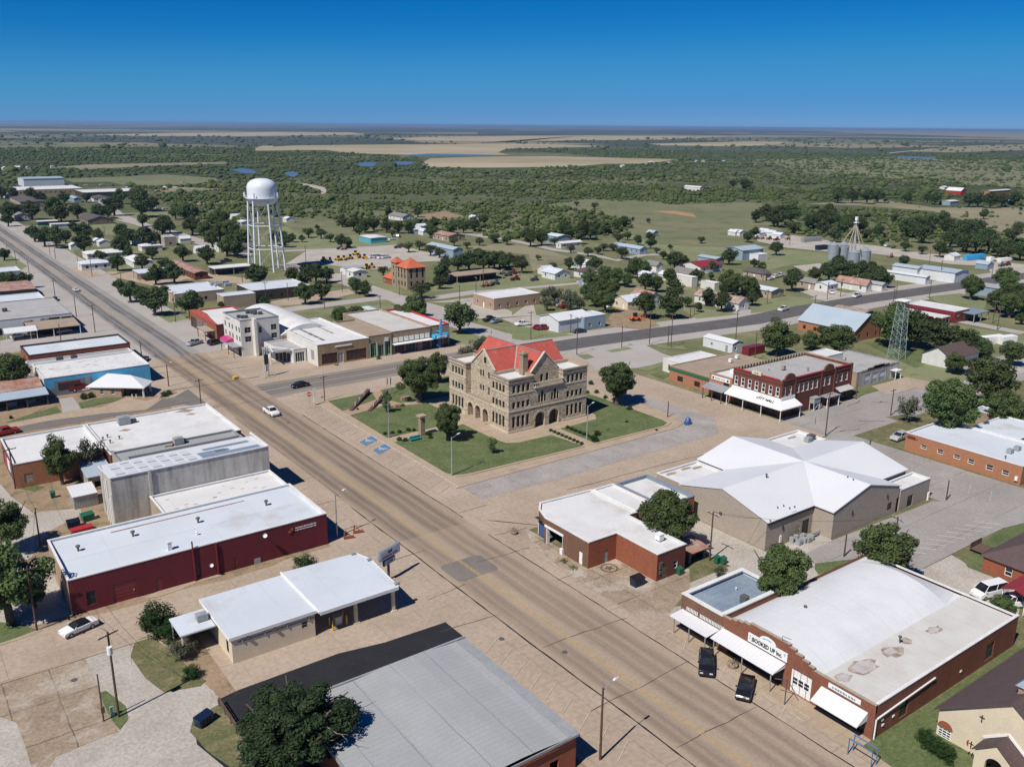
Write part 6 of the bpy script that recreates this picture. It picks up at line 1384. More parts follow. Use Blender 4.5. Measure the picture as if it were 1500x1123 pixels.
a=G(*tG(1100,610));R_=(170.5,146.1,196,161);ro=flat(T,rect(*R_),4.3,.15,'brick_orange','roof_tan','coping_stone',{3:[(3,5,.8,2.2,'dark'),(9,11,.8,2.2,'dark')]})
b=MB();b.box(170.35,146.2,3.2,170.48,160.8,4.0);b.build('green_band','green_paint',T)
for p in(tG(1385,490),tG(1420,470)):x,y=G(*p,4.2);roof_unit(ro,x,y,4.15,.9,'trim_white','swamp')
T=thing('white_flat_store','white walled store with flat white roof behind the tan roofed shop','store',(186,170,0))
x0,y0,x1,y1=fit(3.6,near=tG(1110,515),left=tG(1055,460),right=tG(1360,465));flat(T,rect(x0,y0,x1,y1),3.6,.1,'stucco_white','roof_white','coping_white',{0:[(.6,4.5,.6,2.4,'shopgreen')],3:[(2,5,.6,2.4,'shopgreen')]})
T=thing('white_mobile_building','long white mobile building with pale blue end behind the flat white store','mobile building',(*G(*tG(1400,430)),0))
x0,y0,x1,y1=fit(2.9,near=tG(1400,390),left=tG(1235,350),right=tG(1455,378));pitched(T,x0,y0,x1,y1,2.9,.7,'gable','y',wall='metal_wall_white',roof='roof_metalwhite',over=.15,ops={3:[(3,3.9,.9,1.8,'white'),(9,10,0,2.1,'door_grey')],0:[(1,2,.9,1.9,'white')]})
T=thing('red_container','red shipping container beside the white mobile building','container',(*G(*tG(1450,450)),0))
x0,y0,x1,y1=fit(2.6,near=tG(1487,410),left=tG(1450,402));x1=x0+2.6+5;b=MB();b.box(x0,y0,.1,x1,y0+2.5,2.6)
for i in range(14):b.box(x0+.2+i*.52,y0-.04,.3,x0+.45+i*.52,y0,2.4)
b.build('body','maroon_paint',T)
# fire station
T=thing('fire_station','grey stepped parapet garage with three bay doors and flat grey roof right of city hall','garage',(208,127.7,0))
FR=(203.5,127.9,221.5,146);fo={0:[(3.9,6.6,.05,3.0,'garage_blue'),(7.5,10.2,.05,3.0,'garage_blue'),(11.1,13.8,.05,3.0,'garage_blue'),(15.6,16.6,.05,2.2,'door_white')]}
FR=(206.6,128.2,226.5,144.5)
ro=flat(T,rect(*FR),4.1,.12,'concrete_wall','roof_grey','trim_grey',fo,wallmats={3:'brick_tan'})
b=MB()
for a_,c_,h in((0,8,.0),(2.2,17.5,.35),(4.6,15,.7),(7.5,12.5,1.0)):b.box(FR[0]+a_,FR[1]-.12,4.1,FR[0]+c_ if h else FR[0]+a_+.1,FR[1]+.25,4.12+h)
b.build('stepped_parapet','concrete_wall',T)
b=MB();b.box(222.5,126.4,2.3,225.5,128.2,2.5);b.build('porch_roof','coping_white',T);posts(T,((222.7,126.6),(225.3,126.6)),2.3,.08)
roof_unit(ro,216,138,4.0,.9,'steel_dark','vent')
T=thing('white_roofed_annex','white flat roofed annex rising behind the city hall roof','annex',(197.2,131,0))
flat(T,rect(197.2,131,206.4,146),5.6,.2,'stucco_tan','roof_grey','coping_white');T=thing('pale_upper_block','small raised white roofed block behind the city hall roof','annex',(200,139,0))
x0,y0,x1,y1=fit(6.6,near=tile(1030,500,1497/220)(1250,150),left=tile(1030,500,1497/220)(1040,110),right=tile(1030,500,1497/220)(1390,110));flat(T,rect(x0,y0,x1,y1),6.6,.1,'stucco_white','roof_white','coping_white')
# lattice tower
def lattice(name,lab,base,w0,w1,h,m_,n=9,cap=True):
 T=thing(name,lab,'lattice tower',(base[0],base[1],0));b=MB();x,y=base;pr_=None
 for s in((-1,-1),(1,-1),(1,1),(-1,1)):b.bar((x+s[0]*w0/2,y+s[1]*w0/2,0),(x+s[0]*w1/2,y+s[1]*w1/2,h),.12)
 b.build('legs',m_,T)['kind']='stuff'
 b=MB()
 for i in range(n):
  t0,t1=i/n,(i+1)/n;a,c_=w0+(w1-w0)*t0,w0+(w1-w0)*t1;z0,z1=h*t0,h*t1
  S=((-1,-1),(1,-1),(1,1),(-1,1))
  for k in range(4):
   p,q=S[k],S[(k+1)%4];b.bar((x+p[0]*a/2,y+p[1]*a/2,z0),(x+q[0]*c_/2,y+q[1]*c_/2,z1),.05);b.bar((x+q[0]*a/2,y+q[1]*a/2,z0),(x+p[0]*c_/2,y+p[1]*c_/2,z1),.05);b.bar((x+p[0]*c_/2,y+p[1]*c_/2,z1),(x+q[0]*c_/2,y+q[1]*c_/2,z1),.05)
 b.build('bracing',m_,T)['kind']='stuff'
 if cap:b=MB();b.box(x-w1*.8,y-w1*.8,h,x+w1*.8,y+w1*.8,h+.25);b.build('platform','trim_white',T)
 return T
M['tower_teal']=mat('pale_teal_lattice_paint',(.36,.45,.43),(.30,.38,.36),1,.5)
bx,by=G(*tH(795,468));lattice('radio_tower','pale green steel lattice tower on the lawn behind the grey garage',(bx,by),3.7,2.2,17.5,'tower_teal')
# ================================================================ NORTH SIDE OF THE SQUARE
Z=tile(270,430,1497/220);S2=tile(460,430,1497/220)
T=thing('white_hotel','three storey white stucco hotel with pink awning on the far corner of main street','hotel',(85.2,250.6,0))
HR=(85.2,250.6,97.0,265.4);Hh=10.8
hw=[opW(HR,Z(a,b_),Z(a+22,b_+52),'hotel')for a,b_ in((372,255),(420,280),(458,303),(507,333),(422,370),(463,395),(516,425))]
hw=[(u,u+1.2,z,z+1.55,'hotel')for u in(1.0,4.6,7.2,10.6,13.0)for z in(4.3,7.0)]+[(u,u+.9,1.0,2.2,'hotel')for u in(1.2,3.0,5.2,7.6,10)]+[(11.5,14.2,.1,2.6,'shop')]
hs=[(1.2,3.1,6.9,8.6,'hotel'),(1.2,3.1,4.2,5.9,'hotel'),(9.2,11.0,6.9,8.6,'hotel'),(9.2,11.0,4.4,6.0,'hotel'),(5.4,6.4,6.5,8.4,'hotel')]
ro=flat(T,rect(*HR),Hh,.5,'stucco_white','roof_grey','trim_blue',{3:hw,0:hs})
b=MB();b.box(88.7,248.6,0,89.5,250.6,11.2);b.build('fin_wall','stucco_white',T)
for(a,c_)in((87.2,257),(87.9,256),(88.8,255.6),(91.5,261.5),(92.6,260.6),(93.6,261),(92.8,259),(94.3,258.4)):roof_unit(ro,a,c_,10.35,.8,'steel_dark')
lettering(T,'SPUR HOTEL',.6,'trim_grey',(85.1,261,9.7),'W')
b=MB();b.box(82.6,250.4,3.0,85.2,262,3.2);b.build('canopy','trim_grey',T);posts(T,((82.8,250.8),(82.8,255.5),(82.8,261.5)),3.0,.08,'brick_dark')
b=MB();n=8
for i in range(n):
 t0,t1=pi/2*i/n,pi/2*(i+1)/n;b.quad((85.2-2.4*sin(t0),257.2,3.25+1.0*cos(t0)),(85.2-2.4*sin(t1),257.2,3.25+1.0*cos(t1)),(85.2-2.4*sin(t1),262.8,3.25+1.0*cos(t1)),(85.2-2.4*sin(t0),262.8,3.25+1.0*cos(t0)))
b.add([(85.2,257.2,3.25)]+[(85.2-2.4*sin(pi/2*i/n),257.2,3.25+cos(pi/2*i/n))for i in range(n+1)],[list(range(n+2))]);b.build('pink_awning','pink_paint',T)
# old theatre front left of the hotel
T=thing('red_stepped_front_building','white roofed building with red brick stepped front and corner drive-through left of the hotel','building',(85.4,274,0))
R_=(85.6,274.0,100,301);b=MB()
ro=flat(T,rect(*R_),5.2,.4,'brick_red','roof_white','tile_red',{3:[(.8,6.5,0,3.6,'void'),(8,13,0,3.8,'shopwhite'),(14.5,18,0,3.8,'shopwhite'),(20,25,0,3,'shopred')]},wallmats={0:'brick_dark'})
b=MB();pts=[(301,5.2),(297,6.0),(292,6.9),(283,6.9),(279,6.0),(274,5.2)]
for(a,z0),(c_,z1)in zip(pts[:-1],pts[1:]):b.add([(85.45,a,5.2),(85.45,c_,5.2),(85.45,c_,z1+.3),(85.45,a,z0+.3),(85.9,a,5.2),(85.9,c_,5.2),(85.9,c_,z1+.3),(85.9,a,z0+.3)],[[0,1,2,3],[3,2,6,7],[7,6,5,4]])
b.build('stepped_parapet','tile_red',T)
b=MB();b.box(82.4,275.5,3.0,85.5,284,3.2);b.build('canopy','stucco_tan',T);posts(T,((82.6,276),(82.6,283.5)),3.0,.12,'brick_orange')
T=thing('white_arched_roof_building','building with big curved white roof behind the hotel','building',(97.2,252,0))
ax0,ax1,ay0,ay1=97.2,113.5,250,288;mb=MB();P=rect(ax0,ay0,ax1,ay1)
for i in range(4):wallface(mb,P[i],P[(i+1)%4],0,5.0)
mb.build('wall','brick_tan',T);b=MB();n=12
f=lambda t:5.0+2.6*sin(pi*t)
for i in range(n):
 t0,t1=i/n,(i+1)/n;a_,c_=ax0+(ax1-ax0)*t0,ax0+(ax1-ax0)*t1;b.quad((a_,ay0,f(t0)),(c_,ay0,f(t1)),(c_,ay1,f(t1)),(a_,ay1,f(t0)))
b.add([(ax0+(ax1-ax0)*i/n,ay0,f(i/n))for i in range(n+1)],[list(range(n+1))]);ro=b.build('roof','roof_white',T);roof_unit(ro,101,262,6.7,1.2,'steel_dark','vent')
# service station with V canopy
T=thing('old_service_station','old white service station with angled flat canopy and tall pylon on the corner lot','service station',(90.7,236,0))
q=[(90.6,246.5),(90.9,241.0),(94.6,235.3),(99.0,235.0),(99.0,249),(92,250.5)]
ro=flat(T,[(94.8,235.4),(98.6,235.3),(98.6,248.5),(91.2,248.5),(91.2,241.6)],4.0,.35,'stucco_white','roof_grey','coping_white',{0:[(.5,3.3,.1,3.0,'shopwhite')],4:[(.5,6,.1,2.9,'shopwhite')],3:[(1.2,5.6,.9,2.6,'shopwhite')]},wallmats={})
b=MB();b.prism([(89.2,236.2),(94.5,235.6),(91.4,240.9),(88.6,244.0)],3.5,3.7);b.build('canopy','trim_grey',T)
b=MB();b.bar((88.4,234.6,4.4),(94.4,236.6,4.0),.25,.3);b.bar((88.4,234.6,4.4),(90.2,241.5,4.1),.25,.3);b.build('canopy_beam','trim_white',T)
posts(T,((88.8,237.6),),3.5,.12)
b=MB();b.box(82.2,225.4,0,82.4,225.6,8.4);b.box(83.7,226.2,0,83.9,226.4,8.4);b.box(82.4,225.6,1.6,83.7,226.2,1.7);b.box(82.8,225.75,1.7,83.4,226.05,8.4);b.build('pylon','stucco_white',T)
b=MB();b.box(82.5,225.5,3.6,83.6,225.6,6.3);b.build('pylon_sign','trim_dark',T);b=MB();b.prism(rpoly(81.2,224.6,85.2,227.4,.8,3),0,.15);b.build('island','concrete_pale',T)
# ochre shop and its neighbours
T=thing('ochre_stone_shop','shop with ochre stone front, red shop windows and long patched white roof','store',(98.9,227.9,0))
OR=(98.9,227.9,115.0,262)
ro=flat(T,rect(*OR),6.2,.25,'ochre','roof_white','coping_white',{0:[(1.2,6.0,.4,3.4,'shopred'),(6.2,7.9,.1,3.1,'shopwhite'),(8.8,15.2,.4,3.4,'shopred')]},wallmats={3:'stucco_white'})
b=MB();b.box(104.4,227.7,4.9,109.5,227.9,5.2);b.build('signboard','trim_white',T)
b=MB();b.box(98.75,230.5,1.5,98.9,232.2,4.2);b.build('wall_emblem','trim_grey',T)
for x,y0,y1,w in((103.5,233,257,1.0),(109.5,240,258,.7),(100.2,233,250,.4)):
 for k in range(6):
  a_=y0+(y1-y0)*k/6;b=MB();b.prism([(x-w/2+rnd.uniform(-.2,.2),a_),(x+w/2,a_+.2),(x+w/2+rnd.uniform(-.2,.2),a_+(y1-y0)/6.4),(x-w/2,a_+(y1-y0)/6.6)],5.953,5.965);b.build('tar_patch','roof_tan' if x!=103.5 else 'asphalt_patch',ro)
T=thing('green_trim_stone_shop','narrow brown stone shop with pale green pilasters beside the ochre shop','store',(115.1,228.1,0))
ro=flat(T,rect(115.1,228.1,122.6,252),6.6,.5,'stone_small','roof_tan','coping_stone',{0:[(.4,2.4,.3,4.4,'shopgreen'),(2.9,4.9,.1,3.6,'shopgreen'),(5.1,7.1,.3,4.4,'shopgreen')]})
b=MB();
for x in(115.3,117.7,120.1,122.3):b.box(x-.18,227.9,0,x+.18,228.1,4.5)
b.build('pilaster','pale_green',T);b=MB();b.box(120.2,227.8,4.5,121.4,227.95,5.6);b.build('signboard','trim_white',T)
T=thing('white_canopy_stone_shop','wide brown stone shop with white panelled upper band and canopy over blue shopfronts','store',(122.7,228.3,0))
ro=flat(T,rect(122.7,228.3,136.1,261),6.85,.4,'stone_small','roof_white2' if 'roof_white2' in M else 'roof_coat','coping_stone',{0:[(1,4,.1,2.9,'shopblue'),(4.6,8,.1,2.9,'shopblue'),(8.6,10.4,.1,2.7,'shopwhite'),(10.7,13,.1,2.9,'shopblue')]})
for i in range(7):b=MB();x=123.3+i*1.83;b.box(x,228.15,3.7,x+1.4,228.3,5.0);b.build('white_panel','trim_white',T)
b=MB();b.box(122.8,226.3,3.15,136.0,228.3,3.35);b.build('canopy','trim_white',T)
b=MB();
for x in(123.1,126.8,131.1,133.2,135.8):b.box(x-.15,228.05,0,x+.15,228.3,3.1)
b.build('pilaster','maroon_paint',T)['kind']='stuff'
T=thing('theatre','small dark stone theatre with bright blue vertical sign and marquee','theatre',(136.2,228.5,0))
ro=flat(T,rect(136.2,228.5,143.0,258),6.9,.5,'stone_small','roof_white','red_paint',{0:[(.3,2.4,.1,3,'shopblue'),(2.7,4.2,.1,3,'shopblue'),(4.6,6.5,.1,3,'shopred')]},wallmats={1:'brick_dark'})
b=MB();b.box(138.3,226.2,4.6,139.1,226.5,9.2);b.box(138.3,226.5,5.2,138.5,228.5,5.4);b.build('vertical_sign','cyan_paint',T)
b=MB();b.prism([(136.6,228.45),(136.6,226.4),(141.0,226.2),(142.2,227.0),(142.2,228.45)],3.2,4.3);b.build('marquee','cyan_paint',T)
b=MB();b.box(137.2,226.05,3.45,140.6,226.22,4.1);b.build('marquee_board','trim_white',T);b=MB();b.box(138.2,227.2,0,139.2,228.2,3.2);b.build('ticket_booth','blue_paint',T)
for i,ch in enumerate('ROYAL'):lettering(T,ch,.62,'trim_white',(138.7,226.17,8.6-i*.85),'S')
lettering(T,'ROYAL',.5,'cyan_paint',(138.9,226.03,3.78),'S')
T=thing('green_topped_outbuilding','white outbuilding with pale green roof edge behind the shops','outbuilding',(136,268,0))
x0,y0,x1,y1=fit(4.2,near=S2(590,190),left=S2(440,130));x1=x0+4;flat(T,rect(x0,y0,x1,y1),4.2,.1,'stucco_white','roof_coat','pale_green',{3:[(3,5,.6,2,'dark'),(8,10,.6,2,'dark')]})
T=thing('blue_roofed_carport','open carport with pale blue-grey roof behind the theatre row','carport',(143,261,0))
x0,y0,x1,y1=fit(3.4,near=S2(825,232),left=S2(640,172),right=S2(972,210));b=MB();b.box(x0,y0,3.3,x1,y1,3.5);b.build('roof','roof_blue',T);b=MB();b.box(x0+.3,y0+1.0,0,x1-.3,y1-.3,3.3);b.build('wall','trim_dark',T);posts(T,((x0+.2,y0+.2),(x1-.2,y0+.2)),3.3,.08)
# ================================================================ NORTH-WEST BLOCKS
T=thing('mural_building','bright blue side wall building with vintage car mural and patched white roof','building',(31,238,0))
MR=(31.0,238.6,56.2,255.5)
ro=flat(T,rect(*MR),4.8,.25,'sky_blue_wall','roof_white','coping_white',{3:[(3,4.2,1,2.2,'dark')]},wallmats={3:'stucco_white'})
for k in range(46):
 x,y=rnd.uniform(32,55),rnd.uniform(240,253);b=MB();l=rnd.uniform(.3,1.1);b.prism([(x,y),(x+l,y+.12),(x+l*.8,y+.35),(x+.1,y+.3)],4.553,4.565);b.build('roof_patch','roof_rust' if k%3==0 else 'roof_grey',ro)
 # mural panels painted on the wall (flat print)
def mpanel(x0,z0,x1,z1,m_,d=.02):b=MB();b.box(MR[0]+x0,MR[1]-d,z0,MR[0]+x1,MR[1]-.003,z1);return b.build('mural_patch',m_,T)
M['mural_bg']=mat('mural_dusty_blue',(.16,.22,.30),(.25,.22,.2),.8,.9,amt=1);M['mural_green']=mat('mural_green',(.16,.28,.15),(.2,.35,.3),.6,.9,amt=1)
mpanel(.1,0,14.5,2.0,'mural_bg');mpanel(2.2,2.0,11.0,3.7,'mural_bg',.022);mpanel(13,1.8,18,3.2,'mural_green');mpanel(3.0,1.2,8.2,3.3,'trim_dark',.03);mpanel(3.2,2.9,8.0,3.2,'maroon_paint',.035);mpanel(9.4,2.0,10.4,3.9,'trim_grey',.03)
def mpoly(pts,m_,d):b=MB();b.add([(MR[0]+p[0],MR[1]-d,p[1])for p in pts],[list(range(len(pts)))]);b.build('mural_figure',m_,T)
mpoly([(5.2,.7),(11.8,.9),(12.4,1.5),(9.6,1.8),(8.8,2.5),(6.4,2.5),(5.4,1.7)],'maroon_paint',.045);mpoly([(6.6,1.8),(8.6,1.8),(8.2,2.35),(6.8,2.35)],'glass',.05);mpoly([(8.2,.35),(12.4,.5),(12.2,.9),(8.4,.8)],'trim_white',.05)
for cx in(6.6,10.6):mpoly([(cx+.45*cos(k*pi/5),.75+.45*sin(k*pi/5))for k in range(10)],'rubber',.055);mpoly([(cx+.2*cos(k*pi/5),.75+.2*sin(k*pi/5))for k in range(10)],'trim_white',.06)
T=thing('grey_strip_roof_store','narrow store with pale grey roof strip behind the mural building','store',(30,255.6,0))
ro=flat(T,rect(30.2,255.6,56.4,261.5),4.4,.2,'stucco_white','roof_grey','coping_white');roof_unit(ro,38,257.5,4.25,1.2,'steel_dark');roof_unit(ro,41.5,257.3,4.25,1.1,'steel_dark')
T=thing('long_brick_warehouse','long old brick warehouse with white striped roof behind the mural building','warehouse',(31,264,0))
BR=(31.2,262.6,57.2,276);ops={0:[opS(BR,tE(268,447),tE(290,470),'dark'),opS(BR,tE(413,425),tE(432,446),'dark')],3:[(2,3,1,2,'dark')]}
ops={0:[(6.2,7.3,3.3,4.5,'tan'),(13.0,14.1,3.4,4.5,'tan')],3:[(2,3,1,2.2,'dark')]}
ro=flat(T,rect(*BR),5.6,.4,'brick_red','roof_coat','trim_dark',ops)
for i in range(7):b=MB();x=41+i*1.1;b.box(x,266,5.203,x+.5,274,5.22);b.build('white_strip','roof_white',ro)
T=thing('small_white_bank','small tan brick bank with white hipped roof and drive-up lane beside the mural wall','bank',(40.5,229,0))
q=[G(*tE(a,b_),2.6)for a,b_ in((480,632),(700,640),(795,628))]
mb=MB();P=[(40.2,232.6),(46.4,228.4),(51.2,235),(45,239.4)]
hops={0:[(2.3,3.2,.8,2.0,'white'),(5.0,5.9,.8,2.0,'white')]}
for i in range(4):wallface(mb,P[i],P[(i+1)%4],0,2.75,hops.get(i,[]))
mb.build('wall','brick_tan',T)
for o_ in hops[0]:put_opening(T,P[0],P[1],o_)
E0=[(39.2,232.9),(46.0,227.8),(50.9,223.9),(54.4,229.0),(51.6,236.4),(45.4,240.8)];zt=5.0;Rg=[(45.0,234.6),(49.6,230.6)]
b=MB();zz=2.75;v=[(p[0],p[1],zz)for p in E0]+[(Rg[0][0],Rg[0][1],zt),(Rg[1][0],Rg[1][1],zt-.3)]
b.add(v,[[0,1,7,6],[1,2,7],[2,3,7],[3,4,7],[4,6,7],[4,5,6],[5,0,6]]);b.add([(p[0],p[1],zz-.2)for p in E0]+[(p[0],p[1],zz)for p in E0],[[i,(i+1)%6,6+(i+1)%6,6+i]for i in range(6)]);b.poly(E0[::-1],zz-.2);b.build('roof','roof_metalwhite',T)
for p in((50.8,224.9),(53.6,229)):posts(T,(p,),2.6,.18,'trim_white','pillar')
for p in((48.4,226.2),(49.2,225.6)):b=MB();b.cyl((p[0],p[1],0),(p[0],p[1],1.0),.1,.1,8);b.build('bollard','trim_white',T)
b=MB();b.box(47.6,229.3,0,50.2,233.5,2.6);b.build('drive_up_bay','trim_dark',T)
T=thing('rusty_roofed_store','long store with rusty streaked tin roof and open porch at the left edge','store',(12,232,0))
pitched(T,2,236.5,30.2,247.5,3.4,1.0,'gable','x',wall='metal_wall_brown',roof='roof_rust',over=.2);shed(T,2,231.6,30.8,236.4,2.6,3.3,'y0','roof_blue',name='porch_roof');posts(T,[(4+4.4*i,232)for i in range(7)],2.6,.12,'wood')
b=MB()
for i in range(6):b.box(6+4*i,235,.0,8.2+4*i,236,rnd.uniform(.8,1.5))
b.build('stacked_goods','trim_grey',T)['kind']='stuff'
T=thing('feed_warehouse','white sided warehouse with broad grey roof, black signboards and open vehicle bay','warehouse',(20,312,0))
FW=(14,319.5,52.6,353);ro=flat(T,rect(*FW),5.0,.15,'metal_wall_white','roof_grey','trim_grey',{0:[(15,18,.1,2.4,'dark')]})
for a,b_,c_,d in((128,263,185,283),(220,250,330,270),(335,240,392,258)):
 o1=opS(FW,tE(a,b_),tE(c_,d),'');b=MB();b.box(FW[0]+o1[0],FW[1]-.12,o1[2],FW[0]+o1[1],FW[1]-.003,o1[3]);b.build('signboard','black_paint',T)
lettering(T,'FEED SUPPLIES',.7,'trim_white',(41.5,FW[1]-.15,3.9),'S',width=8)
shed(T,38.2,309,53,319.4,2.7,3.4,'y0','roof_tan',name='bay_canopy');posts(T,((38.4,309.2),(45,309.2),(52.8,309.2)),2.7,.1);b=MB();b.box(38.5,317,0,52.5,317.2,2.7);b.build('bay_wall','trim_dark',T)
roof_unit(ro,35,335,4.9,1.1,'steel_dark');roof_unit(ro,24,342,4.9,1.0,'steel_dark')
T=thing('white_carport','small white gabled carport in front of the feed warehouse','carport',(30,308,0))
x0,y0=G(*tE(35,380));pitched(T,x0,y0,x0+9,y0+7,2.6,1.0,'gable','x',walls=False,roof='roof_metalwhite',over=.1);posts(T,((x0+.2,y0+.2),(x0+8.8,y0+.2),(x0+.2,y0+6.8),(x0+8.8,y0+6.8)),2.6,.08)
# ================================================================ HOUSES AND SHEDS OF THE TOWN
def auto_ops(x0,y0,x1,y1,hw,frame='white'):
 r={}
 for e,L in((3,y1-y0),(0,x1-x0)):
  n=int(L/4.2);z=.9 if hw>2.4 else.7;h=min(1.3,hw-1.5)
  if n<1 or h<.6:continue
  l=oprow(.5,L-.5,1.1,z,z+h,n,frame)
  if e==3 and n>1:c=(l[n//2][0]+l[n//2][1])/2;l[n//2]=(c-.5,c+.5,.05,min(2.1,hw-.3),'door_white')
  r[e]=l
 return r
def house(name,label,cat,t,near,left,right,hw,hr,kind,wall,roof,axis=None,win='white',over=.35,cop='coping_white'):
 p=lambda a:t(*a)if a else None
 x0,y0,x1,y1=fit(hw,near=p(near),left=p(left),right=p(right))
 if x1-x0<3:x1=x0+3.5
 if y1-y0<3:y1=y0+3.5+.0
 T=thing(name,label,cat,(x0,y0,0));axis=axis or('x' if x1-x0>y1-y0 else 'y');ops=auto_ops(x0,y0,x1,y1,hw,win)if win else{}
 if kind=='flat':flat(T,rect(x0,y0,x1,y1),hw+.15,.15,wall,roof,cop,ops)
 elif kind=='open':
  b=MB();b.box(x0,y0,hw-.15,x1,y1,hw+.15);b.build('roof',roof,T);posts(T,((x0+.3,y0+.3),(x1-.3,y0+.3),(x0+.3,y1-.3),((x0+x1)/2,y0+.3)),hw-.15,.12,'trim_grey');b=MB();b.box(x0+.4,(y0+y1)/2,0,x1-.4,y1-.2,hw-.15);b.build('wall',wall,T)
 else:pitched(T,x0,y0,x1,y1,hw,hr,kind,axis,wall,roof,over,ops)
 return T
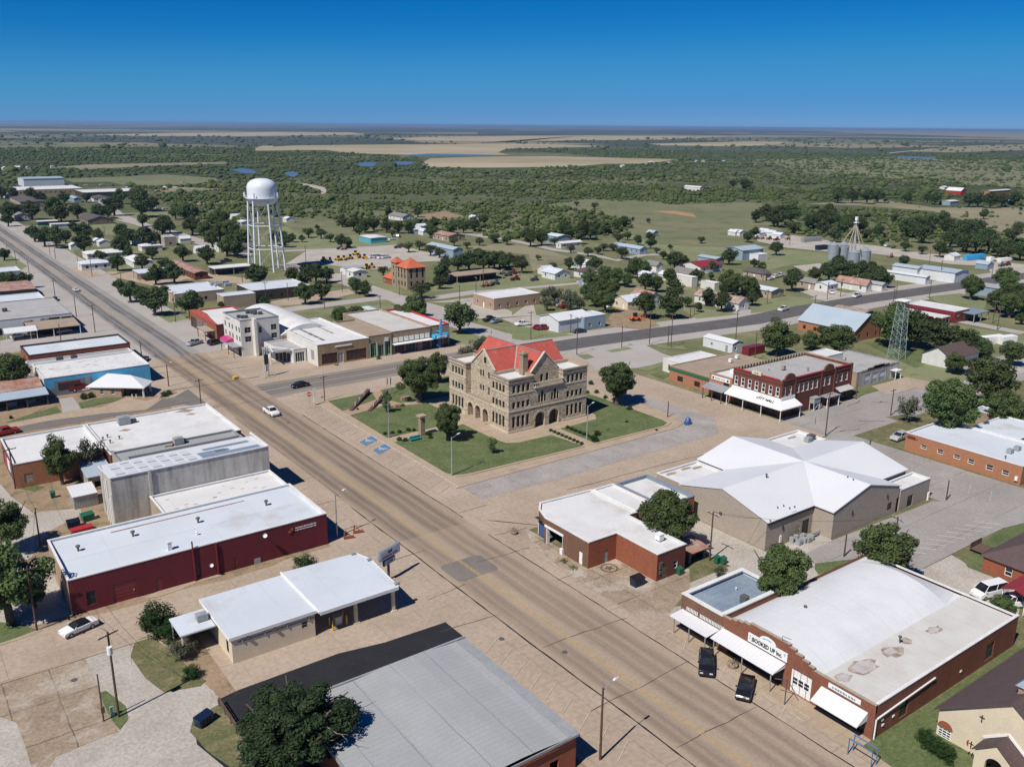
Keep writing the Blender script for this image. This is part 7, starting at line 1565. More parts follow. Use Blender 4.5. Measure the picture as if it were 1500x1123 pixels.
HL=[('warehouse','far long white-blue metal warehouse at the upper left edge of town','warehouse',tA,(130,385),(98,373),(343,376),8,.8,'gable','metal_wall_white','roof_blue',None),('school_building','long low white roofed school block below the far warehouse','school',tA,(90,447),(62,427),(445,432),4,0,'flat','brick_tan','roof_white','dark'),('school_wing','dark walled school wing with long white roof right of the low school block','school',tA,(450,464),(435,442),(785,442),4.5,0,'flat','trim_dark','roof_white',None),('ranch_house','brown hip roofed ranch house below the school block','house',tA,(95,512),(72,482),(258,500),3,2,'hip','stucco_tan','roof_dark','white'),('gabled_house','dark walled house with brown gables on the green lawn left of the far trees','house',tA,(500,612),(420,590),(612,600),3,2.2,'gable','metal_wall_brown','roof_dark','white'),('long_trailer','long white topped trailer home beside the main road trees','trailer',tA,(215,622),(195,612),(305,607),2.8,.3,'gable','green_paint','roof_white',None),('flat_trailer','low white roofed trailer in front of the gabled dark house','trailer',tA,(285,634),(270,627),(372,624),2.6,.3,'gable','siding_white','roof_white',None),('white_cottage','white gabled cottage at the far left by the road','house',tA,(85,590),(65,578),(158,580),2.8,1.8,'gable','siding_white','roof_greyshingle','white'),('blue_shed','small blue-grey shed behind the ranch house','shed',tA,(398,495),(380,474),(432,484),3.5,.8,'gable','metal_wall_blue','roof_blue',None),('dark_roofed_house','dark roofed house among trees right of the blue shed','house',tA,(520,494),(500,481),(598,480),3,1.6,'gable','siding_white','roof_dark','white'),('grey_two_storey','taller grey block house with flat roof by the diagonal lane','house',tA,(905,705),(870,692),(958,697),5,0,'flat','block_tan','roof_grey','dark'),('white_hip_house','white hip roofed house left of the grey block house','house',tA,(790,757),(755,744),(875,740),2.8,1.2,'hip','siding_white','roof_white','white'),('white_roofed_row','wide white roofed house between the road trees','house',tA,(500,805),(445,782),(690,772),2.8,1.2,'hip','siding_white','roof_white','white'),('roadside_office','white hip roofed roadside office with green front by the main road','office',tA,(440,852),(430,838),(605,838),3,1.2,'hip','siding_white','roof_coat','dark'),('white_roofed_house','white roofed house behind the roadside office','house',tA,(720,842),(700,812),(830,827),2.8,1,'gable','siding_white','roof_white','white'),('filling_canopy','blue-white flat canopy on posts over the motel forecourt','canopy',tA,(800,917),(720,882),(905,872),3.6,0,'open','stucco_tan','roof_coat',None),('red_streaked_motel_wing','long motel wing with red streaked pale roof left of the water tower','motel',tA,(1060,907),(945,837),(1125,887),3,.6,'gable','brick_dark','roof_rust','dark'),('open_fronted_motel','white roofed motel wing with dark open front under the water tower','motel',tA,(1185,882),(1145,862),(1370,852),3.2,0,'open','trim_dark','roof_white',None),('motel_office','wide white roofed motel office with rooftop machinery by the main road','motel',tA,(960,1017),(870,972),(1225,987),4,0,'flat','stucco_tan','roof_coat','dark'),('tan_block_building','plain tan box building behind the white hotel','building',tA,(1235,1032),(1185,1012),(1392,1007),4.5,0,'flat','stucco_tan','roof_coat',None),('long_white_motel_block','long flat white roofed block in front of the water tower','motel',tA,(1400,1000),(1290,962),(1690,962),4,0,'flat','trim_dark','roof_coat','dark'),('low_shed','low white shed beyond the trees left of the water tower','shed',tA,(1325,625),(1312,612),(1360,612),2.8,.6,'gable','siding_white','roof_white',None),('purple_shed','small dusty purple shed among trees left of the tower','shed',tA,(1095,625),(1085,612),(1130,615),3,.8,'gable','roof_brown','roof_brown',None),('turquoise_trailer','long turquoise trailer on the grass above the machinery yard','trailer',tB,(700,712),(688,692),(803,700),3,.2,'gable','teal_trailer','roof_white',None),('blue_metal_barn','blue-grey metal barn right behind the jail trees','barn',tB,(1135,777),(1082,737),(1218,764),4.5,1,'gable','metal_wall_blue','roof_blue',None),('brown_roofed_workshop','long brown roofed workshop at the edge of the brush','workshop',tB,(1110,700),(1100,677),(1238,690),3.2,1.2,'gable','stucco_tan','roof_rust','dark'),('lone_house','white house with grey roof alone at the edge of the brush','house',tB,(870,594),(848,577),(957,588),3,1.8,'gable','siding_white','roof_greyshingle','white'),('yard_shed','grey yard shed beside the yellow machinery','shed',tB,(600,880),(555,866),(665,861),3,.6,'gable','metal_wall_white','roof_greymetal',None),('white_garage','white double garage beside the yellow machinery','garage',tB,(625,896),(598,880),(692,882),3,.6,'gable','siding_white','roof_white','dark'),('long_open_shed','very long dark open shed with pale roof right of the old jail','shed',tB,(1165,920),(1158,897),(1450,890),3.2,0,'open','trim_dark','roof_tan',None),('tan_brick_shop','flat roofed tan brick shop on the pale lot beyond the courthouse','store',tC,(150,1032),(-90,1018),(345,1010),4.2,0,'flat','brick_tan','roof_white','white'),('grey_barn','grey barn with pale roof among the dark trees','barn',tC,(430,702),(388,687),(497,692),4.5,.8,'gable','metal_wall_blue','roof_coat',None),('white_porch_house','low white roofed house in front of the grey barn','house',tC,(458,740),(440,731),(557,724),2.8,.8,'gable','siding_white','roof_white','white'),('blue_roofed_house','blue-grey roofed long house by the two round trees','house',tC,(850,768),(768,740),(939,764),3,1.1,'gable','metal_wall_blue','roof_blue','white'),('far_white_shed','small white shed alone in the far brush','shed',tC,(1190,432),(1168,421),(1228,428),4,1,'gable','siding_white','roof_white',None),('small_gabled_house','small pale gabled house right of the conifers','house',tC,(965,862),(943,844),(1002,852),3,1.6,'gable','siding_white','roof_greyshingle','white'),('red_roofed_house','white house with bright red metal roof','house',tC,(1190,870),(1143,842),(1338,850),3,1.6,'gable','siding_white','red_metal','white'),('blue_roofed_shed','flat blue roofed shed behind the red roofed house','shed',tC,(1290,827),(1236,802),(1337,814),3.2,.6,'gable','metal_wall_blue','roof_blue',None),('blue_metal_workshop','large blue-grey metal workshop right of the red roofed house','workshop',tC,(1425,780),(1383,757),(1560,762),5,1.2,'gable','metal_wall_blue','roof_blue',None),('white_cottage','small white cottage with sheds beside the fenced yard','house',tC,(400,907),(378,884),(502,892),2.8,1.6,'gable','siding_white','roof_coat','white'),('pink_roofed_house','pinkish roofed house right of the small white cottage','house',tC,(570,897),(545,880),(682,884),2.8,1.5,'hip','siding_white','roof_brown','white'),('rusty_gabled_house','white gabled house with rusty red roof behind the two dark oaks','house',tC,(900,1047),(838,1024),(1028,1037),3,2.6,'gable','siding_white','roof_rust','white'),('white_block_store','plain white building left of the small white shed','building',tC,(1132,932),(1108,898),(1182,922),4,0,'flat','stucco_white','roof_white',None),('small_white_shed','small white shed right of the plain white building','shed',tC,(1275,962),(1253,938),(1310,952),3,0,'flat','stucco_white','roof_white',None),('long_white_farmhouse','long white farmhouse with rust streaked roof and blue trimmed gable','house',tC,(1400,1067),(1212,1012),(1493,1057),3,1.8,'gable','siding_white','roof_rustpale','white'),('metal_garage','white roofed metal garage beside the highway with parked cars','garage',tG,(478,266),(325,236),(600,230),4,1.4,'gable','metal_wall_white','roof_metalwhite',None),('grey_front_garage','grey fronted lower part of the highway garage','garage',tG,(565,246),(520,222),(706,228),4.3,0,'flat','metal_wall_blue','roof_coat','white'),('dark_roofed_cottage','low cottage with dark roof beside the parked white cars','house',tD,(62,910),(-10,878),(98,897),3,1.6,'hip','stucco_tan','roof_dark','white'),('white_metal_store','white sided metal store by the gravel yard, left half','warehouse',tD,(880,882),(818,850),(942,868),4.5,.8,'gable','metal_wall_white','roof_blue',None),('white_metal_warehouse','longer white metal warehouse right of the white metal store','warehouse',tD,(1080,900),(938,866),(1212,888),4.5,.8,'gable','metal_wall_white','roof_blue',None),('low_metal_shed','long low white metal shed in front of the white warehouse','shed',tD,(920,930),(713,873),(972,918),3.2,.5,'gable','metal_wall_white','roof_coat',None),('far_red_barn','far red barn with white roof in the open range','barn',tD,(1125,450),(1093,442),(1184,447),5,3,'gable','red_paint','roof_white',None),('far_blue_shed','far blue shed left of the parked far vehicles','shed',tD,(1075,509),(1062,500),(1133,502),3.5,.5,'gable','metal_wall_blue','roof_white',None),('far_white_barn','far long white roofed barn right of the red barn','barn',tD,(1320,451),(1293,446),(1410,441),4,.6,'gable','brick_orange','roof_white',None),('grey_roofed_cottage','grey roofed cottage left of the white porch row','house',tD,(320,957),(283,932),(363,950),3,1.4,'gable','stucco_tan','roof_greyshingle','white'),('white_porch_row','white row with porch between the grey cottage and rusty roofed house','house',tD,(382,965),(368,947),(493,957),3,.8,'gable','siding_white','roof_coat','white'),('rusty_roofed_house','white house with rusty tin roof and blue trim by the highway','house',tD,(605,970),(498,934),(663,960),3,2,'gable','siding_white','roof_rust','white'),('pale_shed','pale shed right of the rusty roofed white house','shed',tD,(690,970),(660,943),(719,962),2.8,.8,'gable','siding_white','roof_greymetal',None),('tan_ranch_house','tan ranch house with white roof and clipped hedge','house',tD,(70,1004),(-15,962),(184,988),3,.8,'gable','stucco_tan','roof_coat','white'),('white_site_trailer','white site trailer on the grass left of the lone tree','trailer',tD,(17,804),(6,786),(88,792),3,0,'flat','metal_wall_white','roof_white',None),('grey_roofed_barn','grey roofed pale blue barn at the far right of the highway','barn',tD,(1310,1004),(1262,944),(1434,975),3.8,.8,'gable','metal_wall_blue','roof_greymetal',None),('red_white_store','long red store with white roof and blue canopy by the highway','store',tD,(1115,1116),(862,1062),(1192,1094),4,0,'flat','maroon_paint','roof_white','dark'),('low_white_annex','low white roofed annex in front of the red store','annex',tH,(1050,248),(800,198),(1090,235),2.6,0,'open','trim_dark','roof_white',None),('blue_canopy','flat blue canopy on the right end of the red store','canopy',tH,(1240,235),(1130,205),(1285,205),3.2,0,'open','trim_dark','roof_bluegrey',None),('tan_church_hall','tan brick hall with steep pale blue metal roof right of the trees','hall',tH,(575,312),(243,258),(730,290),3.6,4.6,'gable','brick_orange','roof_blue','dark'),('rusty_shed','long shed with rust striped roof behind the tan hall','shed',tH,(612,224),(478,184),(668,208),3.2,.5,'gable','metal_wall_brown','roof_rustpale',None),('brown_roofed_house','brown hip roofed house with white garage end on the lawn','house',tH,(1112,468),(930,440),(1252,432),3,2.6,'gable','siding_white','roof_brown',None),('blue_roofed_corner_house','low stone house with blue metal roof between the big trees','house',tH,(1340,797),(1238,742),(1410,766),3,0,'flat','stone_small','roof_blue',None),('white_roofed_stone_building','low stone building with white roof behind the orange brick clinic','building',tH,(1440,925),(1240,836),(1640,850),3.4,0,'flat','stone_small','roof_coat',None),('brown_roofed_brick_house','brick house with brown shingle roof on the lawn at the right edge','house',tL,(1560,835),(1285,716),(1800,690),2.8,2.2,'hip','brick_red','roof_brown','white'),]
M['teal_trailer']=mat('turquoise_trailer_paint',(.10,.42,.50),rough=.5);M['roof_rustpale']=mat('rust_streaked_roof',(.42,.35,.30),(.28,.15,.10),.5,.7,ribs=('y',1.7,.6),amt=.9)
for r in HL:house(*r[:12],win=r[12])
for nm,lab,cat,t,far,right,w,hw,hr,wall,roof in(('rusty_striped_store','long shed with rust and white striped roof at the left edge','shed',tA,(160,937),(172,985),30,3.5,1,'metal_wall_brown','roof_rust'),('pale_flat_store','pale flat roofed store between the rusty shed and feed warehouse','store',tA,(218,1002),(240,1038),34,4.2,0,'metal_wall_white','roof_coat'),('roadside_white_store','white roofed store left of the road near the edge','store',tA,(85,861),(115,884),24,3.5,0,'metal_wall_blue','roof_coat')):
 (ax,ay),(bx_,by_)=G(*t(*far),hw),G(*t(*right),hw);x1=(ax+bx_)/2;T=thing(nm,lab,cat,(x1-w,by_,0))
 if hr:pitched(T,x1-w,by_,x1,ay,hw,hr,'gable','x',wall,roof,.3)
 else:flat(T,rect(x1-w,by_,x1,ay),hw,.15,wall,roof)
 # lots of small details on motel roofs
for(a,b_)in((1170,962),(1195,968),(1235,955),(1250,968)):
 x,y=G(*tA(a,b_),4.2);b=MB();b.box(-1.3,-.9,0,1.3,.9,1.3);o=b.build('rooftop_unit','ac_grey');o.location=(x,y,4.0);tag(o,'rooftop air machine on the motel office, '+('leftmost','second from the left','third from the left','rightmost')[(a>1180)+(a>1200)+(a>1240)],'air conditioner','air machines on the motel office roof')
 # old stone jail with red hipped roofs
J2=tile(540,360,1497/220)
jx0,jy0=G(*J2(365,430));jx0,jy0,jx1,jy1=fit(9.0,near=J2(365,212),left=J2(285,205),right=J2(600,215))
T=thing('old_jail','three storey tan stone jail museum with red tile hip roofs and side tower','museum',(jx0,jy0,0));jy1=max(jy1,jy0+9)
jo={0:[(a,a+1.0,z,z+2.0,'stone')for a in(1.5,4.2,7.0,9.4)for z in(1.2,4.6,7-.3)],3:[(a,a+1.0,z,z+1.9,'stone')for a in(1.4,4.0,6.6)for z in(1.2,4.4,6.6)]}
jo[0]=[o for o in jo[0]if o[1]<jx1-jx0-.3];jo[3]=[o for o in jo[3]if o[1]<jy1-jy0-.3]
pitched(T,jx0,jy0,jx1,jy1,9.0,3.2,'hip','x','stone_small','tile_orange',.4,jo)
pitched(T,jx0-.2,jy1,jx0+3.4,jy1+4.0,10.4,1.7,'hip','x','stone_small','tile_orange',.4,{3:[(1.5,2.3,1.0,2.8,'stone'),(1.5,2.3,4.6,5.8,'stone'),(1.5,2.3,7.6,8.6,'stone')]})
pitched(T,jx0,jy1+4.2,jx0+6,jy1+12,2.8,2.0,'hip','y','brick_red','tile_orange',.4,{3:[(1,2,1,2.2,'white')]})
# ================================================================ WATER TOWER, GRAIN BINS
T=thing('water_tower','tall white municipal water tower on six splayed legs','water tower',(*G(*tile(330,240,963/150)(395,1000)),0))
wx,wy=T.location[:2];top=42.0;Rt=6.7;b=MB()
b.lathe((wx,wy,0),[(0,29.5),(2.5,29.7),(5.3,30.6),(6.5,32.0),(Rt,33.6),(Rt,37.5),(6.55,38.8),(5.9,40.0),(4.6,41.1),(2.6,41.8),(0,42.0)],28);b.build('tank','tower_white',T,smooth=True)
b=MB();b.lathe((wx,wy,0),[(Rt-.02,33.2),(Rt+1.0,33.2),(Rt+1.0,33.4),(Rt-.02,33.4)],28)
for i in range(28):t=2*pi*i/28;b.cyl((wx+(Rt+.95)*cos(t),wy+(Rt+.95)*sin(t),33.4),(wx+(Rt+.95)*cos(t),wy+(Rt+.95)*sin(t),34.5),.05,.05,4)
b.lathe((wx,wy,0),[(Rt+.9,34.45),(Rt+1.0,34.45),(Rt+1.0,34.55),(Rt+.9,34.55)],28);b.build('balcony','tower_white',T)
ang=[pi/6+i*pi/3 for i in range(6)];rb,rt2=8.4,6.6
lp=lambda t,z:(wx+(rb+(rt2-rb)*z/32)*cos(t),wy+(rb+(rt2-rb)*z/32)*sin(t),z)
for t in ang:b=MB();b.cyl(lp(t,0),lp(t,33),.42,.38,10);b.build('leg','tower_white',T)
for z in(10.5,21):
 b=MB()
 for i in range(6):b.cyl(lp(ang[i],z),lp(ang[(i+1)%6],z),.2,.2,6)
 b.build('ring_strut','tower_white',T)
for i in range(6):
 for z0,z1 in((.5,10.3),(10.7,20.8),(21.2,31)):
  b=MB();b.cyl(lp(ang[i],z0),lp(ang[(i+1)%6],z1),.035,.035,4);b.cyl(lp(ang[(i+1)%6],z0),lp(ang[i],z1),.035,.035,4);b.build('tie_rod','tower_white',T)
b=MB();b.cyl((wx,wy,42),(wx,wy,46),.08,.05,5);b.build('antenna','steel_dark',T)
for t in(-.9,-2.4,2.7,.2):b=MB();x,y=wx+(Rt+1.2)*cos(t),wy+(Rt+1.2)*sin(t);b.box(x-.25,y-.25,33.6,x+.25,y+.25,35.8);b.build('aerial_panel','trim_white',T)
bins=[(447,815),(500,812),(557,860),(617,850)];B0=Vector(G(*tD(447,815)))
for k,(a,c_)in enumerate(bins):
 x,y=G(*tD(a,c_+8));r=2.9;T=thing('grain_bin','corrugated steel grain bin, '+('first','second','third','fourth')[k]+' from the left under the elevator spouts','grain bin',(x,y,0),'steel grain bins by the elevator')
 b=MB();b.cyl((x,y,0),(x,y,7.6),r,r,20,caps=False);b.build('wall','bin_steel',T,smooth=True);b=MB();b.lathe((x,y,0),[(r+.15,7.55),(.5,9.0),(.5,9.3),(0,9.4)],20);b.build('roof','bin_steel',T)
ex_,ey_=G(*tD(553,842));T=thing('grain_elevator','tall steel grain elevator leg with spouts fanning down to the bins','grain elevator',(ex_,ey_,0));b=MB()
for s in((-.8,-.8),(.8,-.8),(.8,.8),(-.8,.8)):b.bar((ex_+s[0],ey_+s[1],0),(ex_+s[0]*.8,ey_+s[1]*.8,21),.2)
for i in range(9):z=i*2.3;b.bar((ex_-.8,ey_-.8,z),(ex_+.8,ey_-.8,z+2.3),.1);b.bar((ex_-.8,ey_+.8,z),(ex_-.8,ey_-.8,z+2.3),.1)
b.build('tower_frame','steel',T)['kind']='stuff';b=MB();b.box(ex_-.3,ey_-.3,0,ex_+.3,ey_+.3,22);b.box(ex_-1.1,ey_-1.1,20.2,ex_+1.1,ey_+1.1,20.4);b.box(ex_-.6,ey_-.6,21.4,ex_+.6,ey_+.6,23.2);b.build('leg_casing','trim_white',T)
for a,c_ in((470,745),(520,745),(560,745),(610,740),(590,760)):x,y=G(*tD(a,c_+105));b=MB();b.cyl((ex_,ey_,19.5),(x,y,8.6),.22,.22,6);b.build('spout','coping_stone',T)
# ================================================================ VEHICLES
def car_proto(kind,paint_):
 T=bpy.data.objects.new(kind,None);col.objects.link(T);P=MB();
 D={'sedan':(4.8,1.82,1.42,[(-2.4,.55),(-2.35,.92),(-1.75,1.0),(1.0,.98),(2.2,.82),(2.4,.6)],(-1.75,-1.0,.35,1.15)),'coupe':(4.75,1.86,1.36,[(-2.37,.6),(-2.3,.98),(-1.6,1.02),(.9,.98),(2.2,.85),(2.37,.6)],(-1.5,-.7,.25,1.0)),'suv':(4.8,1.9,1.72,[(-2.4,.6),(-2.38,1.08),(-2.2,1.12),(1.0,1.1),(2.25,.98),(2.4,.6)],(-2.3,-1.95,.35,1.1)),'pickup':(5.6,1.95,1.85,[(-2.8,.65),(-2.8,1.12),(-.7,1.14),(1.3,1.14),(2.6,1.05),(2.8,.7)],(-.75,-.55,.75,1.45)),'van':(5.4,2.0,2.2,[(-2.7,.6),(-2.7,1.25),(-2.6,1.3),(1.5,1.25),(2.5,1.05),(2.7,.6)],(-2.65,-2.55,1.1,1.9))}[kind]
 Lc,Wc,Hc_,prof,cab=D;hw=Wc/2;lo=.32
 pr_=[(prof[0][0],lo)]+prof+[(prof[-1][0],lo)];n=len(pr_)
 rows=[]
 for y,s,dz in((-hw,.97,-.06),(-hw*.94,1,0),(hw*.94,1,0),(hw,.97,-.06)):rows.append([(x*s,y,z+(dz if z>.5 else 0))for x,z in pr_])
 v=[p for r in rows for p in r];f=[list(range(n)),list(range(4*n-1,3*n-1,-1))]
 for r in range(3):
  for i in range(n):j=(i+1)%n;f.append([r*n+i,(r+1)*n+i,(r+1)*n+j,r*n+j])
 P.add(v,f)
 if kind=='pickup':P.box(-2.72,-hw*.82,1.145,-.8,hw*.82,1.15)
 o_=P.build('body',paint_,T,smooth=True);bv=o_.modifiers.new('bevel','BEVEL');bv.width=.09;bv.segments=3;bv.limit_method='ANGLE';bv.angle_limit=radians(28)
 x0,x1,x2,x3=cab;zb=max(p[1]for p in prof)-.04;wt=hw*.78;wb=hw*.93
 g=MB();g.add([(x0,-wb,zb),(x3,-wb,zb),(x3,wb,zb),(x0,wb,zb),(x1,-wt,Hc_-.05),(x2,-wt,Hc_-.05),(x2,wt,Hc_-.05),(x1,wt,Hc_-.05)],[[0,1,5,4],[1,2,6,5],[2,3,7,6],[3,0,4,7],[4,5,6,7]]);g.build('windows','glass',T)
 r_=MB();r_.add([(x1-.03,-wt-.02,Hc_-.07),(x2+.03,-wt-.02,Hc_-.07),(x2+.03,wt+.02,Hc_-.07),(x1-.03,wt+.02,Hc_-.07),(x1+.1,-wt+.08,Hc_),(x2-.1,-wt+.08,Hc_),(x2-.1,wt-.08,Hc_),(x1+.1,wt-.08,Hc_)],[[0,1,5,4],[1,2,6,5],[2,3,7,6],[3,0,4,7],[4,5,6,7]])
 for s in(-1,1):
  for a,c_ in(((x2,s*wt,Hc_-.05),(x3,s*wb,zb)),((x1,s*wt,Hc_-.05),(x0,s*wb,zb)),(((x1+x2)/2,s*(wt+.01),Hc_-.05),((x0+x3)/2,s*(wb+.01),zb))):r_.bar(a,c_,.07)
 o_=r_.build('roof','black_paint' if kind=='coupe' else paint_,T);bv=o_.modifiers.new('bevel','BEVEL');bv.width=.03;bv.segments=2
 if kind=='pickup':b=MB();b.box(-2.65,-hw*.75,1.152,-.85,hw*.75,1.158);b.build('bed_liner','steel_dark',T)
 for x in(Lc*.31,-Lc*.30):
  for s in(-1,1):
   w=MB();w.cyl((x,s*(hw-.22),.33),(x,s*(hw+.01),.33),.33,.33,14);w.build('wheel','rubber',T);w2=MB();w2.cyl((x,s*(hw-.0),.33),(x,s*(hw+.03),.33),.19,.19,10);w2.build('rim','rim',T)
 for s in(-1,1):
  b=MB();xf=prof[-1][0];b.box(xf-.16,s*hw*.62-.2,.62,xf+.01,s*hw*.62+.2,.76);b.build('headlight','light_lens',T);b=MB();b.box(-xf-.015,s*hw*.75-.14,.72,-xf+.12,s*hw*.75+.14,.92);b.build('tail_light','tail_lens',T)
  b=MB();b.box(x3-.35,s*(hw+.08)-.08,zb+.05,x3-.15,s*(hw+.08)+.08,zb+.2);b.build('mirror',paint_,T)
 return T
for k,c in dict(p_white=(.78,.78,.77),p_silver=(.42,.43,.45),p_black=(.012,.012,.014),p_navy=(.015,.025,.06),p_maroon=(.16,.015,.02),p_red=(.35,.02,.02),p_bluegrey=(.22,.29,.36),p_blue=(.03,.08,.28)).items():
 m,nt,b=_nt('car_'+k[2:]+'_paint');b.inputs['Base Color'].default_value=c4(c);b.inputs['Roughness'].default_value=.22;b.inputs['Coat Weight'].default_value=.4;M[k]=m
PROT={}
def vehicle(kind,paint_,pos,deg,label,cat='car',name=None,group=None):
 if(kind,paint_)not in PROT:PROT[(kind,paint_)]=car_proto(kind,paint_);r=PROT[(kind,paint_)];r.location=(pos[0],pos[1],.1);r.rotation_euler.z=radians(deg)
 else:r=copy_tree(PROT[(kind,paint_)],(pos[0],pos[1],.1),radians(deg))
 r.name=name or{'sedan':'parked_car','coupe':'convertible','suv':'suv','pickup':'pickup_truck','van':'van'}[kind];r['label']=label;r['category']=cat
 if group:r['group']=group
 elif 'group' in r:del r['group']
 return r
VL=[('coupe','p_white',(116,924),196,'white convertible with black soft top on the side street'),('suv','p_black',(1034,978),222,'black car parked nose out by the flower tub, left of two'),('sedan','p_black',(1091,1013),212,'black sedan parked by the sign bracket, right of two'),('pickup','p_white',tF(178,773),-88,'white pickup driving on the main street beside the intersection','truck'),('sedan','p_black',tF(335,624),184,'dark sedan crossing the north street by the stop sign'),('sedan','p_white',tA(416,997),92,'white car far up the main road'),('pickup','p_silver',tE(1068,392),28,'silver pickup nosed in beside the old brick front','truck'),('suv','p_black',tE(1178,390),25,'dark car in the shade by the pink awning'),('sedan','p_black',tE(790,482),60,'dark car behind the pole at the mural building'),('pickup','p_red',tE(30,885),8,'red pickup at the left edge on the grey street','truck'),('sedan','p_white',tE(105,355),20,'white car under the small gabled carport'),('sedan','p_silver',tE(352,328),8,'silver car under the feed warehouse bay'),('sedan','p_black',tE(302,150),80,'dark car at the corner of the feed warehouse'),('pickup','p_black',tF(1372,262),15,'dark pickup on the grass, left of the blue-grey car','truck'),('sedan','p_bluegrey',tF(1412,272),10,'blue-grey sedan on the grass behind the courthouse'),('pickup','p_white',tG(247,288),170,'white pickup in the garage yard','truck'),('sedan','p_maroon',tG(330,305),20,'maroon car in the garage yard'),('pickup','p_maroon',tG(365,310),160,'maroon pickup beside the garage wall','truck'),('sedan','p_navy',tG(555,327),168,'dark blue sedan in front of the highway garage'),('pickup','p_white',tH(178,206),8,'white pickup on the highway shoulder','truck'),('suv','p_silver',tH(812,912),180,'silver hatchback parked by the orange brick clinic'),('suv','p_navy',tH(1203,558),10,'black car on the lane by the brown roofed house'),('van','p_white',tL(1300,945),165,'white work van beside the red carport','van'),('pickup','p_white',tL(1435,1000),150,'white pickup half under the red carport','truck'),('suv','p_blue',tC(1270,1073),20,'blue car beside the long white farmhouse'),('sedan','p_white',tD(105,935),10,'white car left of the three by the dark roofed cottage'),('suv','p_white',tD(135,925),10,'white car in the middle by the dark roofed cottage'),('pickup','p_white',tD(160,918),10,'white pickup right of the three by the cottage','truck'),('sedan','p_bluegrey',tH(465,240),10,'pale car by the tan hall'),('suv','p_white',tA(868,545),10,'far white car on the lawn left of the tower'),('sedan','p_white',tA(905,548),10,'far white car right of another on the lawn'),('van','p_white',tB(25,612),10,'white van far behind the water tower','van'),('pickup','p_white',tB(735,816),10,'first white truck in the yard row','truck'),('pickup','p_silver',tB(762,816),10,'silver truck second in the yard row','truck'),('pickup','p_white',tB(785,818),10,'third white truck in the yard row','truck'),('pickup','p_white',tB(806,817),10,'last white truck in the yard row','truck'),('pickup','p_navy',tA(1240,838),10,'dark pickup below the tower trees','truck'),('sedan','p_white',tD(1215,510),10,'far white car by the range trees'),('van','p_white',tD(1245,510),10,'far white van by the range trees','van')]
for v in VL:
 g=G(*v[2]);vehicle(v[0],v[1],g,v[3],v[4],v[5]if len(v)>5 else 'car')
def machine(name,lab,cat,px_,deg,m_,big=1.0):
 x,y=G(*px_);T=thing(name,lab,cat,(x,y,0),None,radians(deg));s=big
 b=MB();b.box(x-1.6*s,y-.8*s,.7*s,x+1.4*s,y+.8*s,1.6*s);b.build('body',m_,T);b=MB();b.box(x-.7*s,y-.7*s,1.6*s,x+.5*s,y+.6*s,2.8*s);b.box(x-.8*s,y-.8*s,2.8*s,x+.6*s,y+.7*s,2.9*s);b.build('cab','glass',T)
 for k in((-1.1,-.9),(1.1,-.9),(-1.1,.9),(1.1,.9)):b=MB();b.cyl((x+k[0]*s,y+(k[1]-.15)*s,.65*s),(x+k[0]*s,y+(k[1]+.15)*s,.65*s),.65*s,.65*s,12);b.build('wheel','rubber',T)
 b=MB();b.bar((x+1.2*s,y,1.4*s),(x+2.6*s,y,2.3*s),.25*s);b.bar((x+2.6*s,y,2.3*s),(x+3.2*s,y,.6*s),.2*s);b.box(x+2.8*s,y-.9*s,.1,x+3.5*s,y+.9*s,.8*s);b.build('loader_arm',m_,T)
for k,(a,c_)in enumerate(((465,835),(500,838),(545,830),(575,828),(610,822),(655,815),(690,820),(640,800),(730,870),(700,875))):
 machine('yellow_loader',('leftmost','second','third','fourth','fifth','sixth','seventh','rearmost','front right','front left')[k]+' yellow loader in the machinery yard','loader',tB(a,c_),20+40*k,'yellow_paint' if k!=1 else 'trim_white',.85)
machine('orange_excavator','orange excavator digging beside the highway garage','excavator',tG(862,262),-20,'orange_paint',1.0)
def boxthing(name,lab,cat,c,sx,sy,h,m_,deg=0,lid=None,group=None,z=0.0,ribs=True):
 x,y=c;T=thing(name,lab,cat,(x,y,0),group,radians(deg));b=MB();b.add([(x-sx*.46,y-sy*.46,z+.1),(x+sx*.46,y-sy*.46,z+.1),(x+sx*.46,y+sy*.46,z+.1),(x-sx*.46,y+sy*.46,z+.1),(x-sx/2,y-sy/2,z+h),(x+sx/2,y-sy/2,z+h),(x+sx/2,y+sy/2,z+h),(x-sx/2,y+sy/2,z+h)],[[3,2,1,0],[4,5,6,7],[0,1,5,4],[1,2,6,5],[2,3,7,6],[3,0,4,7]])
 b.build('body',m_,T)
 if lid:b=MB();b.add([(x-sx/2-.04,y-sy/2-.04,z+h+.003),(x+sx/2+.04,y-sy/2-.04,z+h+.003),(x+sx/2+.04,y+sy/2,z+h+.22),(x-sx/2-.04,y+sy/2,z+h+.22),(x-sx/2-.04,y+sy/2,z+h+.003),(x+sx/2+.04,y+sy/2,z+h+.003)],[[0,1,2,3],[3,2,5,4],[0,3,4],[1,5,2]]);b.build('lid',lid,T)
 b=MB()
 for i in range(int(sx/.45)):b.box(x-sx*.44+i*.45,y-sy/2-.05,z+.25,x-sx*.44+i*.45+.1,y-sy/2+.02,z+h-.15)
 b.build('side_ribs',m_,T)['kind']='stuff'
